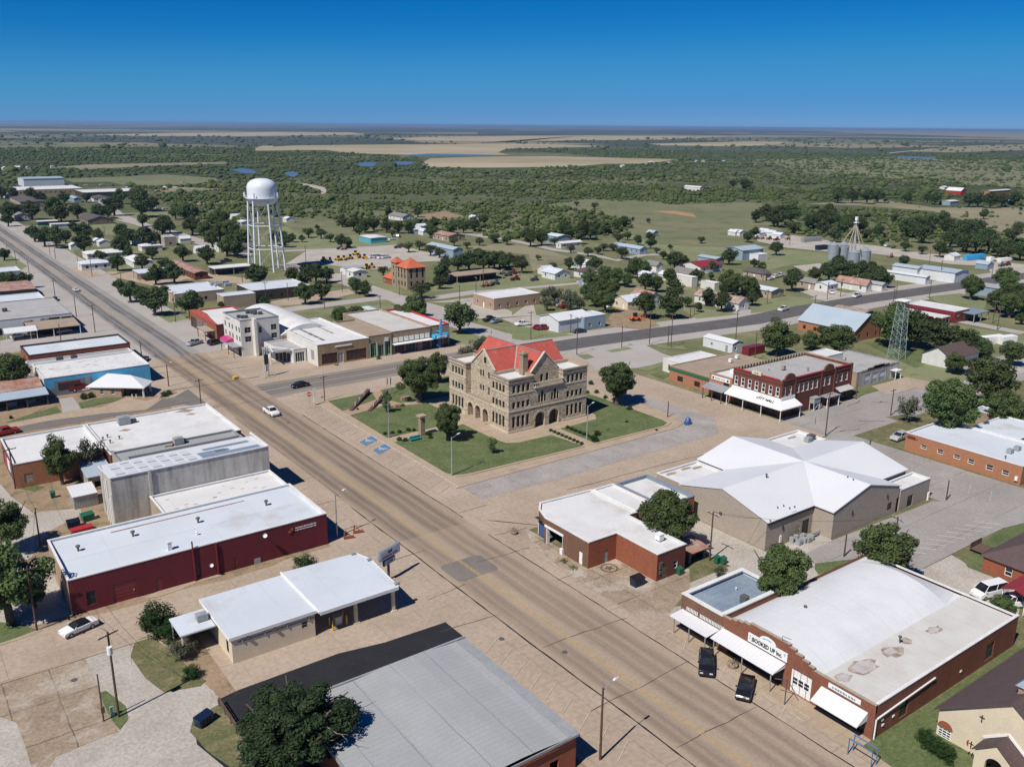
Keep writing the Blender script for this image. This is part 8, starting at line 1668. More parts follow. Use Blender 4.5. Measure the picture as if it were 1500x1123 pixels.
for a in(('dumpster','navy blue dumpster on the dry grass by the tree at lower left','dumpster',G(*tM(1120,885)),2.0,1.1,1.1,'navy_paint',25,'navy_paint'),('dumpster','black dumpster with white sticker by the round planter','dumpster',G(*tK(873,885)),2.0,1.3,1.3,'navy_paint',0,'black_paint'),('dumpster','navy dumpster in the alley west of the maroon store','dumpster',G(*tI(405,570)),2.0,1.3,1.2,'navy_paint',0,'black_paint'),('dumpster','dark green dumpster next to the navy one in the alley','dumpster',G(*tI(482,530)),2.0,1.3,1.2,'green_paint',10,'green_paint'),('dumpster','red open skip behind the maroon store','dumpster',G(*tI(450,595)),3.4,1.5,.9,'red_paint',5,None),('wheeled_bin','green bin left of the pair by the alley pole','bin',G(*tK(1310,765)),.8,.7,1.1,'green_paint',0,'green_paint'),('wheeled_bin','green bin right of the pair by the alley pole','bin',G(*tK(1346,770)),.8,.7,1.1,'green_paint',0,'green_paint'),('wheeled_bin','green bin standing by the brick building back door','bin',G(*tK(1105,828)),.8,.7,1.1,'green_paint',0,'green_paint'),('wheeled_bin','green bin on the dirt behind the white roofed shops','bin',G(*tI(292,408)),.8,.7,1.1,'green_paint',0,'green_paint'),('yellow_cabinet','yellow cabinet on the corner lot beside the main street','cabinet',G(*tE(1290,580)),1.4,1.0,.7,'yellow_paint',15,None),('storage_tank','long silver storage tank at the gravel yard','tank',G(*tD(330,725)),16,2.6,2.6,'steel',-6,None),('blue_container','dark blue container beside the silver tank','container',G(*tD(385,770)),8,2.6,2.6,'navy_paint',-4,None),('blue_container','long bright blue container in the gravel yard','container',G(*tD(1220,825)),16,2.6,2.8,'cyan_paint',-6,None),('white_tank','white tank trailer left of the two by the blue container','tank',G(*tD(1310,832)),4,2.4,2.2,'trim_white',0,None),('white_tank','white tank trailer right of the two by the blue container','tank',G(*tD(1385,836)),9,2.4,2.0,'trim_white',-5,None),('camper','white camper trailer right of the long trailer behind the houses','camper',G(*tH(1400,388)),6.5,2.4,2.7,'trim_white',-12,None),('long_camper','long white trailer left of the camper','trailer',G(*tH(1305,388)),11,2.6,2.6,'trim_white',-14,None)):
 boxthing(*a)
x,y=G(*tG(1150,828));T=thing('covered_cart','cart wrapped in a blue tarpaulin on the corner by the lawn','covered cart',(x,y,0));b=MB();r5=random.Random(3)
v=[(x+r*cos(2*pi*i/9)*r5.uniform(.85,1.15),y+r*.8*sin(2*pi*i/9)*r5.uniform(.85,1.15),z)for r,z in((1.0,.02),(.92,.7),(.65,1.3),(.25,1.7))for i in range(9)];b.add(v,[[k*9+i,k*9+(i+1)%9,(k+1)*9+(i+1)%9,(k+1)*9+i]for k in range(3)for i in range(9)]+[list(range(27,36))]);b.build('tarpaulin','blue_paint',T)
T=thing('red_carport','red metal carport over white vehicles at the right edge','carport',(*G(*tL(1480,1000)),0));x0,y0,x1,y1=fit(2.7,near=tL(1490,955),left=tL(1373,905),right=tL(1650,900));pitched(T,x0,y0,x1,y1,2.7,.7,'gable','x',walls=False,roof='red_metal',over=.1);posts(T,((x0+.2,y0+.2),(x1-.2,y0+.2),(x0+.2,y1-.2)),2.7,.06)
x,y=G(*tL(1260,700));T=thing('wooden_ramp','weathered wooden deck with rail on the lawn edge by the brick house','deck',(x,y,0));b=MB()
for i in range(9):b.box(x-1.6+i*.4,y-1,.5,x-1.25+i*.4,y+1,.56)
b.build('planks','wood',T)['kind']='stuff';b=MB();b.box(x-1.6,y+1,0,x+2,y+1.08,1.5);b.box(x-1.6,y-1,0,x+2,y-.92,.5);b.build('rail','wood',T)
# ================================================================ TREES
def tree_proto(name,seed,leafm,nclump,nleaf,spread,lsz,trunk_h=.42,dead=0,flat_=.8,barkm='bark',open_=0):
 """unit tree: crown radius 1, crown centre at height 1.25"""
 r=random.Random(seed);T=bpy.data.objects.new(name,None);col.objects.link(T);b=MB()
 b.cyl((0,0,-.05),(.03,.02,.6),.10,.075,8);tops=[]
 for i in range(6):
  a=2*pi*i/6+r.uniform(-.4,.4);rr=r.uniform(.45,.85)*(1.15 if i>5 else 1);z=1.2+r.uniform(-.2,.5);m=(rr*.45*cos(a),rr*.45*sin(a),.85+r.uniform(-.1,.2));e=(rr*cos(a),rr*sin(a),z)
  b.cyl((.02,.01,.45+.04*i),m,.05,.03,6);b.cyl(m,e,.03,.012,5);tops.append(e)
 b.build('trunk',barkm,T)
 if dead:
  b=MB()
  for i in range(14):
   a=r.uniform(3.7,5.6);p=Vector((.42*cos(a),.42*sin(a),r.uniform(.7,1.4)));
   for k in range(3):q=p+Vector((cos(a+r.uniform(-.8,.8))*.16,sin(a+r.uniform(-.8,.8))*.16,r.uniform(-.05,.15)));b.cyl(p,q,.010-.0025*k,.007-.0025*k,4);p=q
  b.build('dead_branches','bark_pale',T)
 cl=[]
 while len(cl)<nclump:
  p=Vector((r.uniform(-1,1),r.uniform(-1,1),r.uniform(-1,1)))
  a=math.atan2(p.y,p.x);k=.80+.2*sin(2*a+seed)+.13*sin(5*a+seed*2)if not dead else.93+.07*sin(3*a)
  if.25+open_<p.length<.95:p.x*=k;p.y*=k;p.z*=.85+.3*r.random();cl.append((Vector((p.x*.82,p.y*.82,p.z*.82*flat_+1.06)),spread*r.uniform(.7,1.25)))
 n=nclump*nleaf;rs=np.random.RandomState(seed);ci=rs.randint(0,nclump,n);C=np.array([[c[0].x,c[0].y,c[0].z]for c in cl])[ci];R_=np.array([c[1]for c in cl])[ci]
 d=rs.normal(size=(n,3));d[:,2]=d[:,2]*.9+.15;d/=np.linalg.norm(d,axis=1)[:,None];P=C+d*R_[:,None]*rs.uniform(.55,1.08,n)[:,None]*np.array([1,1,.8])
 nr=d+rs.normal(size=(n,3))*.55+np.array([0,0,.35]);nr/=np.linalg.norm(nr,axis=1)[:,None];u=np.cross(nr,rs.normal(size=(n,3)));u/=np.linalg.norm(u,axis=1)[:,None];w=np.cross(nr,u);s=lsz*rs.uniform(.5,1.2,n)[:,None]
 V=np.stack([P-u*s,P-w*s*.6,P+u*s,P+w*s*.6],1).reshape(-1,3).astype(np.float32)
 me=bpy.data.meshes.new('crown');me.vertices.add(4*n);me.vertices.foreach_set('co',V.ravel());me.loops.add(4*n);me.loops.foreach_set('vertex_index',np.arange(4*n,dtype=np.int32));me.polygons.add(n);me.polygons.foreach_set('loop_start',np.arange(0,4*n,4,dtype=np.int32));me.polygons.foreach_set('loop_total',np.full(n,4,dtype=np.int32));me.materials.append(M[leafm]);me.update(calc_edges=True);me.validate()
 place('crown',me,T);return T
TP={'e':[tree_proto('shade_tree',11+i,'leaf',62,220,.225,.045)for i in range(3)],'d':[tree_proto('oak_tree',31+i,'leaf_dark',46,85,.265,.07,flat_=.75)for i in range(3)],'m':[tree_proto('mesquite_tree',51+i,'leaf_olive',26,80,.33,.07,flat_=.6,open_=.1)for i in range(2)],'j':[tree_proto('juniper_tree',61,'leaf_juniper',190,300,.135,.028,flat_=.75,dead=1)],'g':[tree_proto('elm_tree',71,'leaf_grey',26,80,.30,.065,open_=.15)],'s':[tree_proto('sapling',81,'leaf',16,120,.34,.07,flat_=.9)],'h':[tree_proto('clipped_shrub',91,'hedge',34,150,.34,.05,flat_=1.1)],'b':[tree_proto('broad_tree',95+i,'leaf',105,300,.185,.034,flat_=.78)for i in range(2)]}
NEWTREE=[]
def tree(k,px_,py_,R,lab=None,cat='tree',zk=None,rd=None):
 R*=1.0 if k=='h' else 1.13
 zf={'h':.62,'s':1.15,'m':.85}.get(k,1.02)if zk is None else zk;r=3.0
 for _ in range(5):
  x,y=G(px_,py_,zf*r);D=math.sqrt(x*x+y*y+(CAM_H-zf*r)**2);r=R*D/F_PX
 pr_=TP[k][int(px_*7+py_*3)%len(TP[k])];s=r/(.98 if k!='h' else.8);o=copy_tree(pr_,(x,y,0 if k!='h' else-.6*s),(px_*1.7)%6.28,None,None,(s,s,s*zf/1.06*(1 if k!='h' else 1.6)))
 o.name=pr_.name.split('.')[0];o['category']=cat;o['_p']=(px_,py_);o['_k']=k;o['_r']=R
 if lab:o['label']=lab
 NEWTREE.append(o);return o
near=[('j',433,1064,86,'large ragged juniper with bare pale branches beside the grey metal roof',.75),('e',5,842,50,'tall leafy tree at the left edge by the alley pole',1.2),('e',8,765,30,'leafy tree at the left edge above the alley',1.2),('e',48,868,20,None,.9),('b',978,756,46,'broad tree growing over the white roof of the brick wing',1.1),('b',1147,841,47,'bushy tree between bookstore and hall, beside the blue-grey roof',1.1),('e',1297,802,40,'tree behind the vaulted roof at the parking lot corner',1.1),('e',1470,887,18,'small bush by the white van under the red carport',.8),('b',613,550,35,'big round tree on the north lawn left of the courthouse',1.05),('b',656,614,27,'round tree on the west lawn in front of the courthouse arches',1.1),('e',640,535,17,None,1.5),('b',905,557,34,'big round tree on the east lawn right of the courthouse',1.0),('s',721,652,9.5,'small young tree on the south lawn',1.3),('s',566,590,10,'small young tree beside the memorial walls',1.4),('e',86,668,22,'leafy tree leaning over the square white shop roof',1.6),('g',133,665,17,'thin pale tree beside the tar roofed shops',1.7),('b',1392,592,44,'largest dense tree by the side street right of city hall',1.0),('g',1331,596,15,'slim grey-green tree left of the largest dense tree',1.3),('e',1450,555,35,None,1.1),('e',1475,595,25,None,1.1),('e',1142,491,28,None,1.0),('e',1225,495,28,None,.9),('e',1190,497,16,None,.9),('e',1310,470,30,None,1.1),('d',1345,478,26,None,1.0),('d',1375,488,24,None,1.0),('d',1415,498,20,None,1.0),('e',1400,530,17,'round shrub by the white garage end of the brown house',.8),('e',1440,508,15,None,.9),('e',1485,515,18,None,.9),('d',674,461,25,'spreading oak on the grass behind the theatre',1.0),('e',605,452,24,'dense tree behind the blue-grey carport',1.1),('e',498,461,14,'leafy tree behind the ochre shop, left of two',1.0),('e',522,460,15,'leafy tree behind the ochre shop, right of two',1.0),('g',700,505,13,None,1.0),('g',684,520,16,None,1.2),('e',710,500,10,None,1.0),('e',15,542,28,'dark tree behind the long brick warehouse at the left',.9),('h',230,906,25,'large round shrub at the lower left street corner',None),('h',252,922,17,'second shrub beside the large corner shrub',None),('g',266,950,19,'sparse reddish shrub beside the bank side canopy',.7),('h',281,985,12,'small clipped round bush by the bank drive',None),('h',1354,1078,11,'dark clipped bush at the church wall corner',None),('h',1370,1092,13,'low clipped hedge ball in the church bed',None),('h',1386,1102,13,'rightmost hedge ball in the church bed',None),('h',447,828,17,'shrub behind the bank canopy roof',None),('g',1055,838,12,'spindly bush behind the blue-grey roof',.8),('e',240,805,18,None,.7)]
near=near[:-1]
for t in near:tree(t[0],t[1],t[2],t[3],t[4],zk=t[5]if len(t)>5 else None)
def many(t,k,rows):
 for r in rows:q=t(r[0],r[1]);tree(r[3]if len(r)>3 else k,q[0],q[1],r[2]/3.7425)
many(tA,'d',[(185,672,42),(240,690,48),(300,690,55),(355,690,35),(455,665,48),(400,640,25),(535,685,35),(455,725,48),(660,660,42),(700,690,45),(660,735,55),(790,695,60),(740,690,35),(850,700,35),(300,540,60),(420,550,40),(170,545,45),(100,550,30),(40,550,48),(40,600,32),(330,570,40),(540,555,42),(590,560,28),(620,520,50),(660,470,38),(770,510,65),(830,510,40),(760,480,60,'e'),(1030,560,60),(960,560,35),(895,620,50),(885,640,45),(780,600,35,'e'),(930,640,35),(1050,630,50,'e'),(1120,660,55,'e'),(1200,650,60,'e'),(1270,660,60,'e'),(1330,700,50,'e'),(1160,700,45,'e'),(1240,740,55,'e'),(1300,760,45),(1180,600,45),(1230,585,30),(1000,780,45),(1130,790,50),(830,780,35),(700,775,35),(640,830,45),(775,830,40),(850,900,50),(950,890,55),(910,850,40),(655,960,35),(710,990,55),(770,1010,50),(840,1040,75),(900,1000,40),(1040,1055,75),(1210,1070,20,'e'),(1400,900,60),(20,790,30),(60,930,45),(20,930,40),(130,930,40),(5,450,30),(70,455,30),(170,460,35),(350,480,30),(470,480,25),(220,480,30),(560,800,25),(540,795,25)])
many(tB,'d',[(110,900,55),(290,900,45),(370,905,65),(420,890,55),(480,900,45),(360,1000,60),(450,985,55),(640,960,45),(690,975,45),(625,950,35,'e'),(215,1010,28,'h'),(140,1057,32,'h'),(380,670,35,'m'),(450,675,35,'m'),(345,705,20),(430,645,15),(500,700,30,'m'),(560,715,40),(600,725,30),(290,700,25),(240,690,30),(565,605,35),(630,620,40),(690,630,40,'e'),(740,625,35,'e'),(660,655,35),(810,635,35),(870,640,35,'e'),(930,640,35),(820,560,28),(980,560,28),(1050,660,40),(1070,620,35),(930,750,35,'m'),(990,740,35,'m'),(1050,765,40,'m'),(1100,780,35,'m'),(840,675,28,'m'),(1160,640,35,'e'),(1230,640,35,'e'),(1290,630,35,'e'),(1340,600,30,'e'),(1180,720,30,'m'),(1250,740,25,'m'),(1320,720,30,'m'),(1400,700,35,'m'),(1470,710,35,'m'),(250,715,35),(200,700,40),(1110,890,60),(1130,850,45),(1100,940,40),(1370,820,50),(1430,815,50),(1260,820,55),(1200,835,45),(1310,800,45),(1480,820,40),(1000,980,60,'m'),(790,880,35,'m'),(940,1110,60,'e'),(980,1080,50,'e')])
many(tC,'d',[(30,820,55),(90,820,50),(140,830,45),(240,850,50,'m'),(230,820,40,'m'),(290,700,45),(350,700,40),(260,680,35),(420,720,30,'m'),(470,640,45),(500,660,35),(580,650,55),(620,670,40),(560,700,35),(640,640,40,'e'),(700,640,35,'e'),(760,630,35,'e'),(800,610,30,'e'),(690,750,28,'m'),(740,750,28,'m'),(790,780,45,'m'),(510,760,28,'m'),(605,775,33,'m'),(660,770,28,'m'),(770,700,35,'m'),(820,690,30,'m'),(878,713,30),(950,728,32),(945,695,28),(1055,752,15),(1020,795,25),(1080,820,55),(1130,825,30),(935,608,15),(850,600,12),(1226,712,25,'m'),(640,525,25,'m'),(540,515,18,'m'),(325,522,12),(870,850,50),(920,870,45),(840,880,40),(500,840,35),(560,830,40),(640,840,45),(410,860,35,'m'),(330,810,20,'m'),(700,900,50,'e'),(760,910,50,'e'),(620,920,55,'e'),(680,960,60,'e'),(740,980,50,'e'),(820,930,40,'e'),(640,1020,55,'e'),(700,1040,65,'e'),(600,990,45,'e'),(920,940,55),(980,950,45,'e'),(1050,910,45,'e'),(1090,890,25),(1200,910,40),(1280,910,22),(1380,800,45),(1290,855,30),(1370,930,60,'e'),(1420,950,60,'e'),(1480,960,60,'e'),(1350,980,35),(1080,980,60),(920,1060,75),(1060,1060,75),(1265,1020,50),(1340,1045,55),(1210,1080,28),(1150,1050,30),(420,1010,50,'g'),(500,1040,60,'g'),(380,1060,40,'g'),(560,1060,45,'g'),(370,1010,35,'g'),(1480,695,30),(1400,405,20),(1470,410,30),(980,770,22,'m')])
many(tD,'d',[(20,670,30),(140,755,38),(230,925,60),(30,580,35),(90,560,45),(150,580,55),(220,560,55),(130,590,45),(230,640,40,'m'),(320,610,40),(370,600,45),(420,560,50),(440,590,45),(400,640,40),(520,630,50),(600,630,40),(460,680,40),(560,600,35),(490,600,30,'m'),(640,680,30,'m'),(700,660,35),(790,590,25,'m'),(860,640,50),(920,620,40),(940,670,50),(990,610,40),(1060,585,30),(1080,640,50),(1130,660,55),(1190,650,50),(1240,640,45),(1100,700,45),(1170,720,50),(1240,720,55),(1310,720,50),(1360,750,45),(1420,760,45),(1480,770,45),(850,745,28),(940,765,28,'m'),(1040,760,40),(1090,780,25),(720,730,14),(1280,570,25),(1440,680,50,'m'),(1470,640,35,'m'),(1300,690,45),(480,850,55),(430,880,55),(540,880,55),(600,870,50),(660,880,50),(350,900,40),(700,910,55),(740,930,40),(620,930,40),(380,950,30),(1125,895,22),(1160,897,20),(840,825,30),(1215,965,62,'b'),(1400,920,60,'e'),(1430,960,60,'e'),(1410,1010,45),(1360,1040,60,'e'),(1430,1060,65,'e'),(1490,1050,60,'e'),(1390,780,35),(20,840,25),(60,860,30),(0,970,50,'e'),(10,1030,40),(970,480,25),(1010,485,30),(1200,490,35),(1250,490,35),(1320,490,40),(1380,490,35),(1450,480,35),(860,480,30),(740,500,12),(1480,545,10),(700,470,35),(640,470,40),(560,470,35),(480,465,40)])
many(tH,'e',[(1480,245,28),(1240,380,40),(1290,420,40)])
# courthouse hedges
for i in range(9):q=tG(400+i*21,865+i*9);tree('h',q[0],q[1]-1,3.2,'small clipped bush in the row left of the south walk','bush')
for i in range(8):q=tG(493+i*22,850+i*9);tree('h',q[0],q[1]-1,3.8,'clipped bush in the row right of the south walk','bush')
for(a,c_,r)in((620,600,15),(650,650,14),(600,652,12),(700,680,14),(640,910,24),(655,880,20),(815,815,10),(830,740,18),(980,860,8)):q=tG(a,c_);tree('h',q[0],q[1],r/3.74)
for(a,c_,r)in((800,880,13),(840,875,13),(880,870,14),(930,860,15),(960,860,13),(1040,880,18),(880,910,16),(910,915,16),(1050,900,14),(650,745,8),(690,660,8),(455,680,5),(765,465,11)):q=tF(a,c_);tree('h',q[0],q[1],r/3.74,cat='bush')
for(a,c_,r)in((460,675,20),(500,670,18),(900,665,18),(925,655,16),(60,790,10)):q=tE(a,c_);tree('h',q[0],q[1],r/3.74,cat='bush')
for ks in TP.values():
 for T in ks:
  for ch in list(T.children):bpy.data.objects.remove(ch)
  bpy.data.objects.remove(T)
  # ================================================================ POLES AND LAMPS
def pole_z(base,top):
 gx,gy=G(*base);d=ray(*top);return gx,gy,CAM_H+d.z*hypot(gx,gy)/hypot(d.x,d.y)
NP=[]
def pole(base,top,kind='u',lab=None,m_='wood_pole',armdeg=0,r=.15):
 x,y,h=pole_z(base,top);h=max(4,min(h,14));T=thing({'u':'utility_pole','l':'street_lamp','p':'wooden_pole'}[kind],lab or '','lamp' if kind=='l' else 'pole',(x,y,0));b=MB();b.cyl((x,y,0),(x,y,h),r,r*.72,8);b.build('pole',m_,T)
 T['_p']=tuple(base);T['_k']='P'+kind;T['_r']=1;NP.append(T);a=radians(armdeg);c,s=cos(a),sin(a)
 if kind=='u':
  b=MB();b.bar((x-c*1.2,y-s*1.2,h-.4),(x+c*1.2,y+s*1.2,h-.4),.12,.14);
  b.build('crossarm','wood',T);b=MB()
  for k in(-1.1,-.4,.4,1.1):b.cyl((x+c*k,y+s*k,h-.33),(x+c*k,y+s*k,h-.12),.05,.04,5)
  b.build('insulators','trim_white',T)['kind']='stuff'
 if kind=='l':
  b=MB();b.bar((x,y,h-.3),(x+c*2.0,y+s*2.0,h+.2),.07);b.build('arm','steel',T);b=MB();ex,ey=x+c*2.1,y+s*2.1;b.add([(ex-.45*c-.16*s,ey-.45*s+.16*c,h+.14),(ex+.45*c-.12*s,ey+.45*s+.12*c,h+.2),(ex+.45*c+.12*s,ey+.45*s-.12*c,h+.2),(ex-.45*c+.16*s,ey-.45*s-.16*c,h+.14),(ex,ey,h+.36)],[[0,1,2,3],[0,4,1],[1,4,2],[2,4,3],[3,4,0]]);b.build('lamp_head','coping_white',T)
 return T,x,y,h
L_='street lamp '
pole((879,1112),(883,1007),'l','tall wooden street lamp beside the grey metal roof on the main street','wood_pole',8)
pole((494,786),(494,724),'l','steel street lamp at the maroon store corner','steel',20);pole((662,697),(661,640),'l','grey street lamp at the southwest lawn corner','steel',15);pole(tG(597,915),tG(603,725),'l','grey street lamp by the south lawn walk','steel',15)
pole(tF(823,905),tF(810,715),'l','grey street lamp at the west flower bed','steel',190,.12);pole(tE(925,620),tE(915,500),'l','street lamp by the planted corner of the small bank','wood_pole',40)
T,x,y,h=pole(tM(652,848),tM(603,378),'u','tall brown utility pole with crossarm and transformer at lower left',armdeg=20)
b=MB();b.cyl((x-.1,y-.4,h-2.6),(x-.1,y-.4,h-1.7),.3,.3,12);b.build('transformer','trim_white',T);b=MB();b.cyl((x-1.6,y+.2,0),(x-1.6,y+.2,6.2),.1,.08,8);b.box(x-1.75,y,1.2,x-1.35,y+.1,2.0);b.build('service_mast','wood',T);b=MB();b.box(x-.75,y+.4,0,x-.3,y+.8,1.2);b.build('cabinet','pale_green',T)
PL=[('u',tM(203,375),tM(120,30)),('u',tI(222,670),tI(192,465)),('u',tI(85,360),tI(62,130)),('u',tK(1270,750),tK(1297,485)),('u',(1209,638),(1214,574)),('u',tL(785,665),tL(803,510)),('p',tL(510,730),tL(513,685)),('p',tL(1070,420),tL(1070,378)),('u',tH(765,780),tH(780,632)),('p',tH(575,690),tH(588,550)),('u',tE(1105,748),tE(1087,578)),('u',tE(778,470),tE(765,365)),('u',tE(522,325),tE(503,170)),('u',tE(420,240),tE(410,128)),('u',tE(303,135),tE(290,38)),('u',tE(335,375),tE(320,275)),('u',tE(963,268),tE(945,100)),('u',tE(890,235),tE(885,160)),('u',tA(505,915),tA(495,790)),('u',tA(305,820),tA(290,725)),('u',tA(275,800),tA(268,735)),('u',tA(160,900),tA(157,830)),('u',tA(90,850),tA(85,775)),('u',tA(45,815),tA(37,738)),('u',tA(665,945),tA(663,890)),('u',tA(430,870),tA(425,790)),('u',tA(575,690),tA(573,640)),('u',tA(1050,740),tA(1050,670)),('u',tA(1330,950),tA(1328,890)),('u',tB(368,850),tB(365,750)),('u',tB(567,1000),tB(562,890)),('u',tB(470,1095),tB(463,960)),('u',tB(150,1070),tB(145,945)),('u',tB(270,1050),tB(267,950)),('u',tB(880,1020),tB(880,940)),('u',tB(1210,1060),tB(1215,960)),('u',tB(1340,980),tB(1340,880)),('u',tB(1300,1010),tB(1302,920)),('u',tB(775,1100),tB(773,1020)),('u',tG(542,447),tG(555,240)),('u',tG(290,362),tG(300,210)),('u',tG(788,408),tG(793,285)),('u',tG(940,390),tG(947,205)),('u',tG(1058,408),tG(1068,220)),('u',tG(1042,400),tG(1050,285)),('u',tG(508,330),tG(513,225)),('u',tG(1408,430),tG(1417,200)),('u',tG(1165,235),tG(1172,130)),('u',tC(1200,1010),tC(1200,960)),('u',tH(697,395),tH(712,255)),('u',tH(1125,315),tH(1137,230)),('u',tH(1325,275),tH(1342,150)),('u',tH(350,185),tH(353,118)),('u',tH(88,170),tH(92,90)),('u',tH(417,145),tH(425,50)),('u',tH(490,130),tH(500,30)),('u',tH(780,165),tH(785,85)),('u',tH(790,165),tH(800,60)),('u',tH(977,140),tH(985,40)),('u',tH(1350,310),tH(1375,180)),('u',tD(1035,940),tD(1047,830)),('u',tD(975,860),tD(980,770)),('u',tD(212,745),tD(215,680)),('u',tD(1318,930),tD(1325,830)),('u',tD(1205,810),tD(1208,745)),('u',tD(65,945),tD(62,855)),('u',tF(470,700),tF(463,560)),('u',tG(1185,230),tG(1190,175)),('p',tG(1040,790),tG(1040,745)),('u',tM(20,1),tM(18,-60)),('u',tH(20,480),tH(5,320))]
PL=PL[:-2]+PL[-1:]
for i,(k,b0,t0)in enumerate(PL):pole(b0,t0,k,armdeg=(0,75,15,90)[i%4],r=.14)
# wires strung between the near poles
def wire(p,q,sag=.8):return[(p[0]+(q[0]-p[0])*t/10,p[1]+(q[1]-p[1])*t/10,p[2]+(q[2]-p[2])*t/10-sag*4*(t/10)*(1-t/10))for t in range(11)]
def wires(lab,a,c_):
 b=MB();P=wire(a,c_,1.2)
 for i in range(10):b.cyl(P[i],P[i+1],.022,.022,4,caps=False)
 tag(b.build('power_wire','black_paint'),lab,'wire')
A_,B_=pole_z(tM(652,848),tM(603,378)),pole_z(tM(203,375),tM(120,30));C_,D_=pole_z(tI(222,670),tI(192,465)),pole_z(tI(85,360),tI(62,130));Q_=pole_z(tK(1270,750),tK(1297,485));Q2=pole_z(tL(785,665),tL(803,510))
wires('power wire from the tall lower left pole to the pole by the maroon store',A_,B_);wires('power wire above the alley between the two left edge poles',B_,C_);wires('power wire over the dirt yard behind the white roofed shops',C_,D_);wires('power wire from the lower left pole to the maroon store corner',A_,(15.6,124.2,5.6));wires('power wire from the alley pole to the hall wall',Q_,(118,81.1,5.2));wires('power wire from alley pole towards the vaulted roof pole',Q_,Q2)
# stop sign, memorial walls, monument, small furniture
x,y,h=pole_z(tF(388,735),tF(388,655));T=thing('stop_sign','red octagonal stop sign on the traffic island by the lawn corner','stop sign',(x,y,0));b=MB();b.cyl((x,y,0),(x,y,h-.5),.06,.06,6);b.build('post','steel',T)
b=MB();v=[(x+.62*cos(pi/8+i*pi/4)*.85,y-.06-.62*cos(pi/8+i*pi/4)*.5,h-.35+.62*sin(pi/8+i*pi/4))for i in range(8)];b.add(v+[(p[0]+.03,p[1]+.05,p[2])for p in v],[list(range(8)),list(range(15,7,-1))]+[[i,8+i,8+(i+1)%8,(i+1)%8]for i in range(8)]);b.build('sign_face','red_paint',T);lettering(T,'STOP',.42,'trim_white',(x-.03,y-.12,h-.35),-atan2(.5,.85))
b=MB();b.prism(rpoly(x-1.5,y-1.0,x+3.2,y+1.2,.5,3),.03,.14);struct(b.build('traffic_island','concrete_pale'));b=MB();b.box(x+1.6,y+.8,0,x+1.8,y+1.0,4.2);b.box(x+1.4,y+.75,2.4,x+2.0,y+.8,4.2);tag(b.build('road_sign','trim_white'),'white sign panel on a post right of the stop sign','sign')
for k,(a0,a1)in enumerate((((88.2,185.6),(98.3,196)),((91.5,182.6),(101.6,192.4)))):
 T=thing('memorial_wall',('left','right')[k]+' sloping brick memorial wall with white ribs at the corner lawn','memorial',(a0[0],a0[1],0));a0,a1=Vector(a0),Vector(a1);d=(a1-a0).normalized();n_=Vector((-d.y,d.x))*.35;b=MB();ps=[a0-n_,a1-n_,a1+n_,a0+n_];b.add([(p.x,p.y,.1)for p in ps]+[(p.x,p.y,z)for p,z in zip(ps,(.3,1.3,1.3,.3))],[[0,1,5,4],[1,2,6,5],[2,3,7,6],[3,0,4,7],[4,5,6,7]]);b.build('wall','brick_dark',T)
 for i in range(4):p=a0.lerp(a1,.2+.25*i);b=MB();b.bar((p.x,p.y-.3,.2),(p.x+.4,p.y+.4,1.35),.2);b.build('rib','concrete_pale',T)
 b=MB();b.bar((a0.x,a0.y,.35),(a1.x,a1.y,1.35),.8,.08);b.build('coping','roof_brown',T)
sheet('sidewalk',[(86.6,183),(86.6,186.6),(97.6,190.4),(99.6,196.6),(101.8,196.6),(99.4,188.4),(100.8,184.8),(96.4,184.7),(92,183.4)],'brick_tan',10)
x,y=G(*tF(1003,890));T=thing('stone_monument','tall stone monument pillar with pale cap on the west lawn','monument',(x,y,0));b=MB();b.box(x-.55,y-.55,0,x+.55,y+.55,4.4);b.build('shaft','stone_small',T);b=MB();b.box(x-.85,y-.85,4.4,x+.85,y+.85,4.8);b.build('cap','concrete_pale',T)
x,y=G(*tF(968,920));T=thing('teal_bench','low teal bench board beside the monument bushes','bench',(x,y,0));b=MB();b.box(x-1.3,y-.3,.5,x+1.3,y+.2,.62);b.box(x-1.3,y+.2,.5,x+1.3,y+.3,1.2);b.build('seat','teal_paint',T);b=MB();b.box(x-1.2,y-.2,.1,x-1.1,y+.2,.5);b.box(x+1.1,y-.2,.1,x+1.2,y+.2,.5);b.build('legs','teal_paint',T)['kind']='stuff'
for k,p in enumerate((tF(880,735),tF(915,695))):
 x,y=G(*p);b=MB();v=[(x+1.6*cos(2*pi*i/8)*(.8+.2*(i%3)),y+.7*sin(2*pi*i/8),z)for z in(.2,.9)for i in range(8)];b.add(v,[[i,(i+1)%8,8+(i+1)%8,8+i]for i in range(8)]+[list(range(8,16))]);tag(b.build('boulder','rock'),('front','rear')[k]+' brown boulder beside the lawn path','boulder')
for k,(p,q)in enumerate(((tF(832,680),tF(832,570)),(tF(813,670),tF(812,570)))):x,y,h=pole_z(p,q);T=thing('flagpole',('right','left')[k]+' slim flagpole with furled flag on the north lawn','flagpole',(x,y,0));b=MB();b.cyl((x,y,0),(x,y,h),.06,.04,6);b.build('pole','steel',T);b=MB();b.box(x-.02,y-.3,h-1.8,x+.1,y,h-.2);b.build('flag','maroon_paint' if k else 'navy_paint',T)
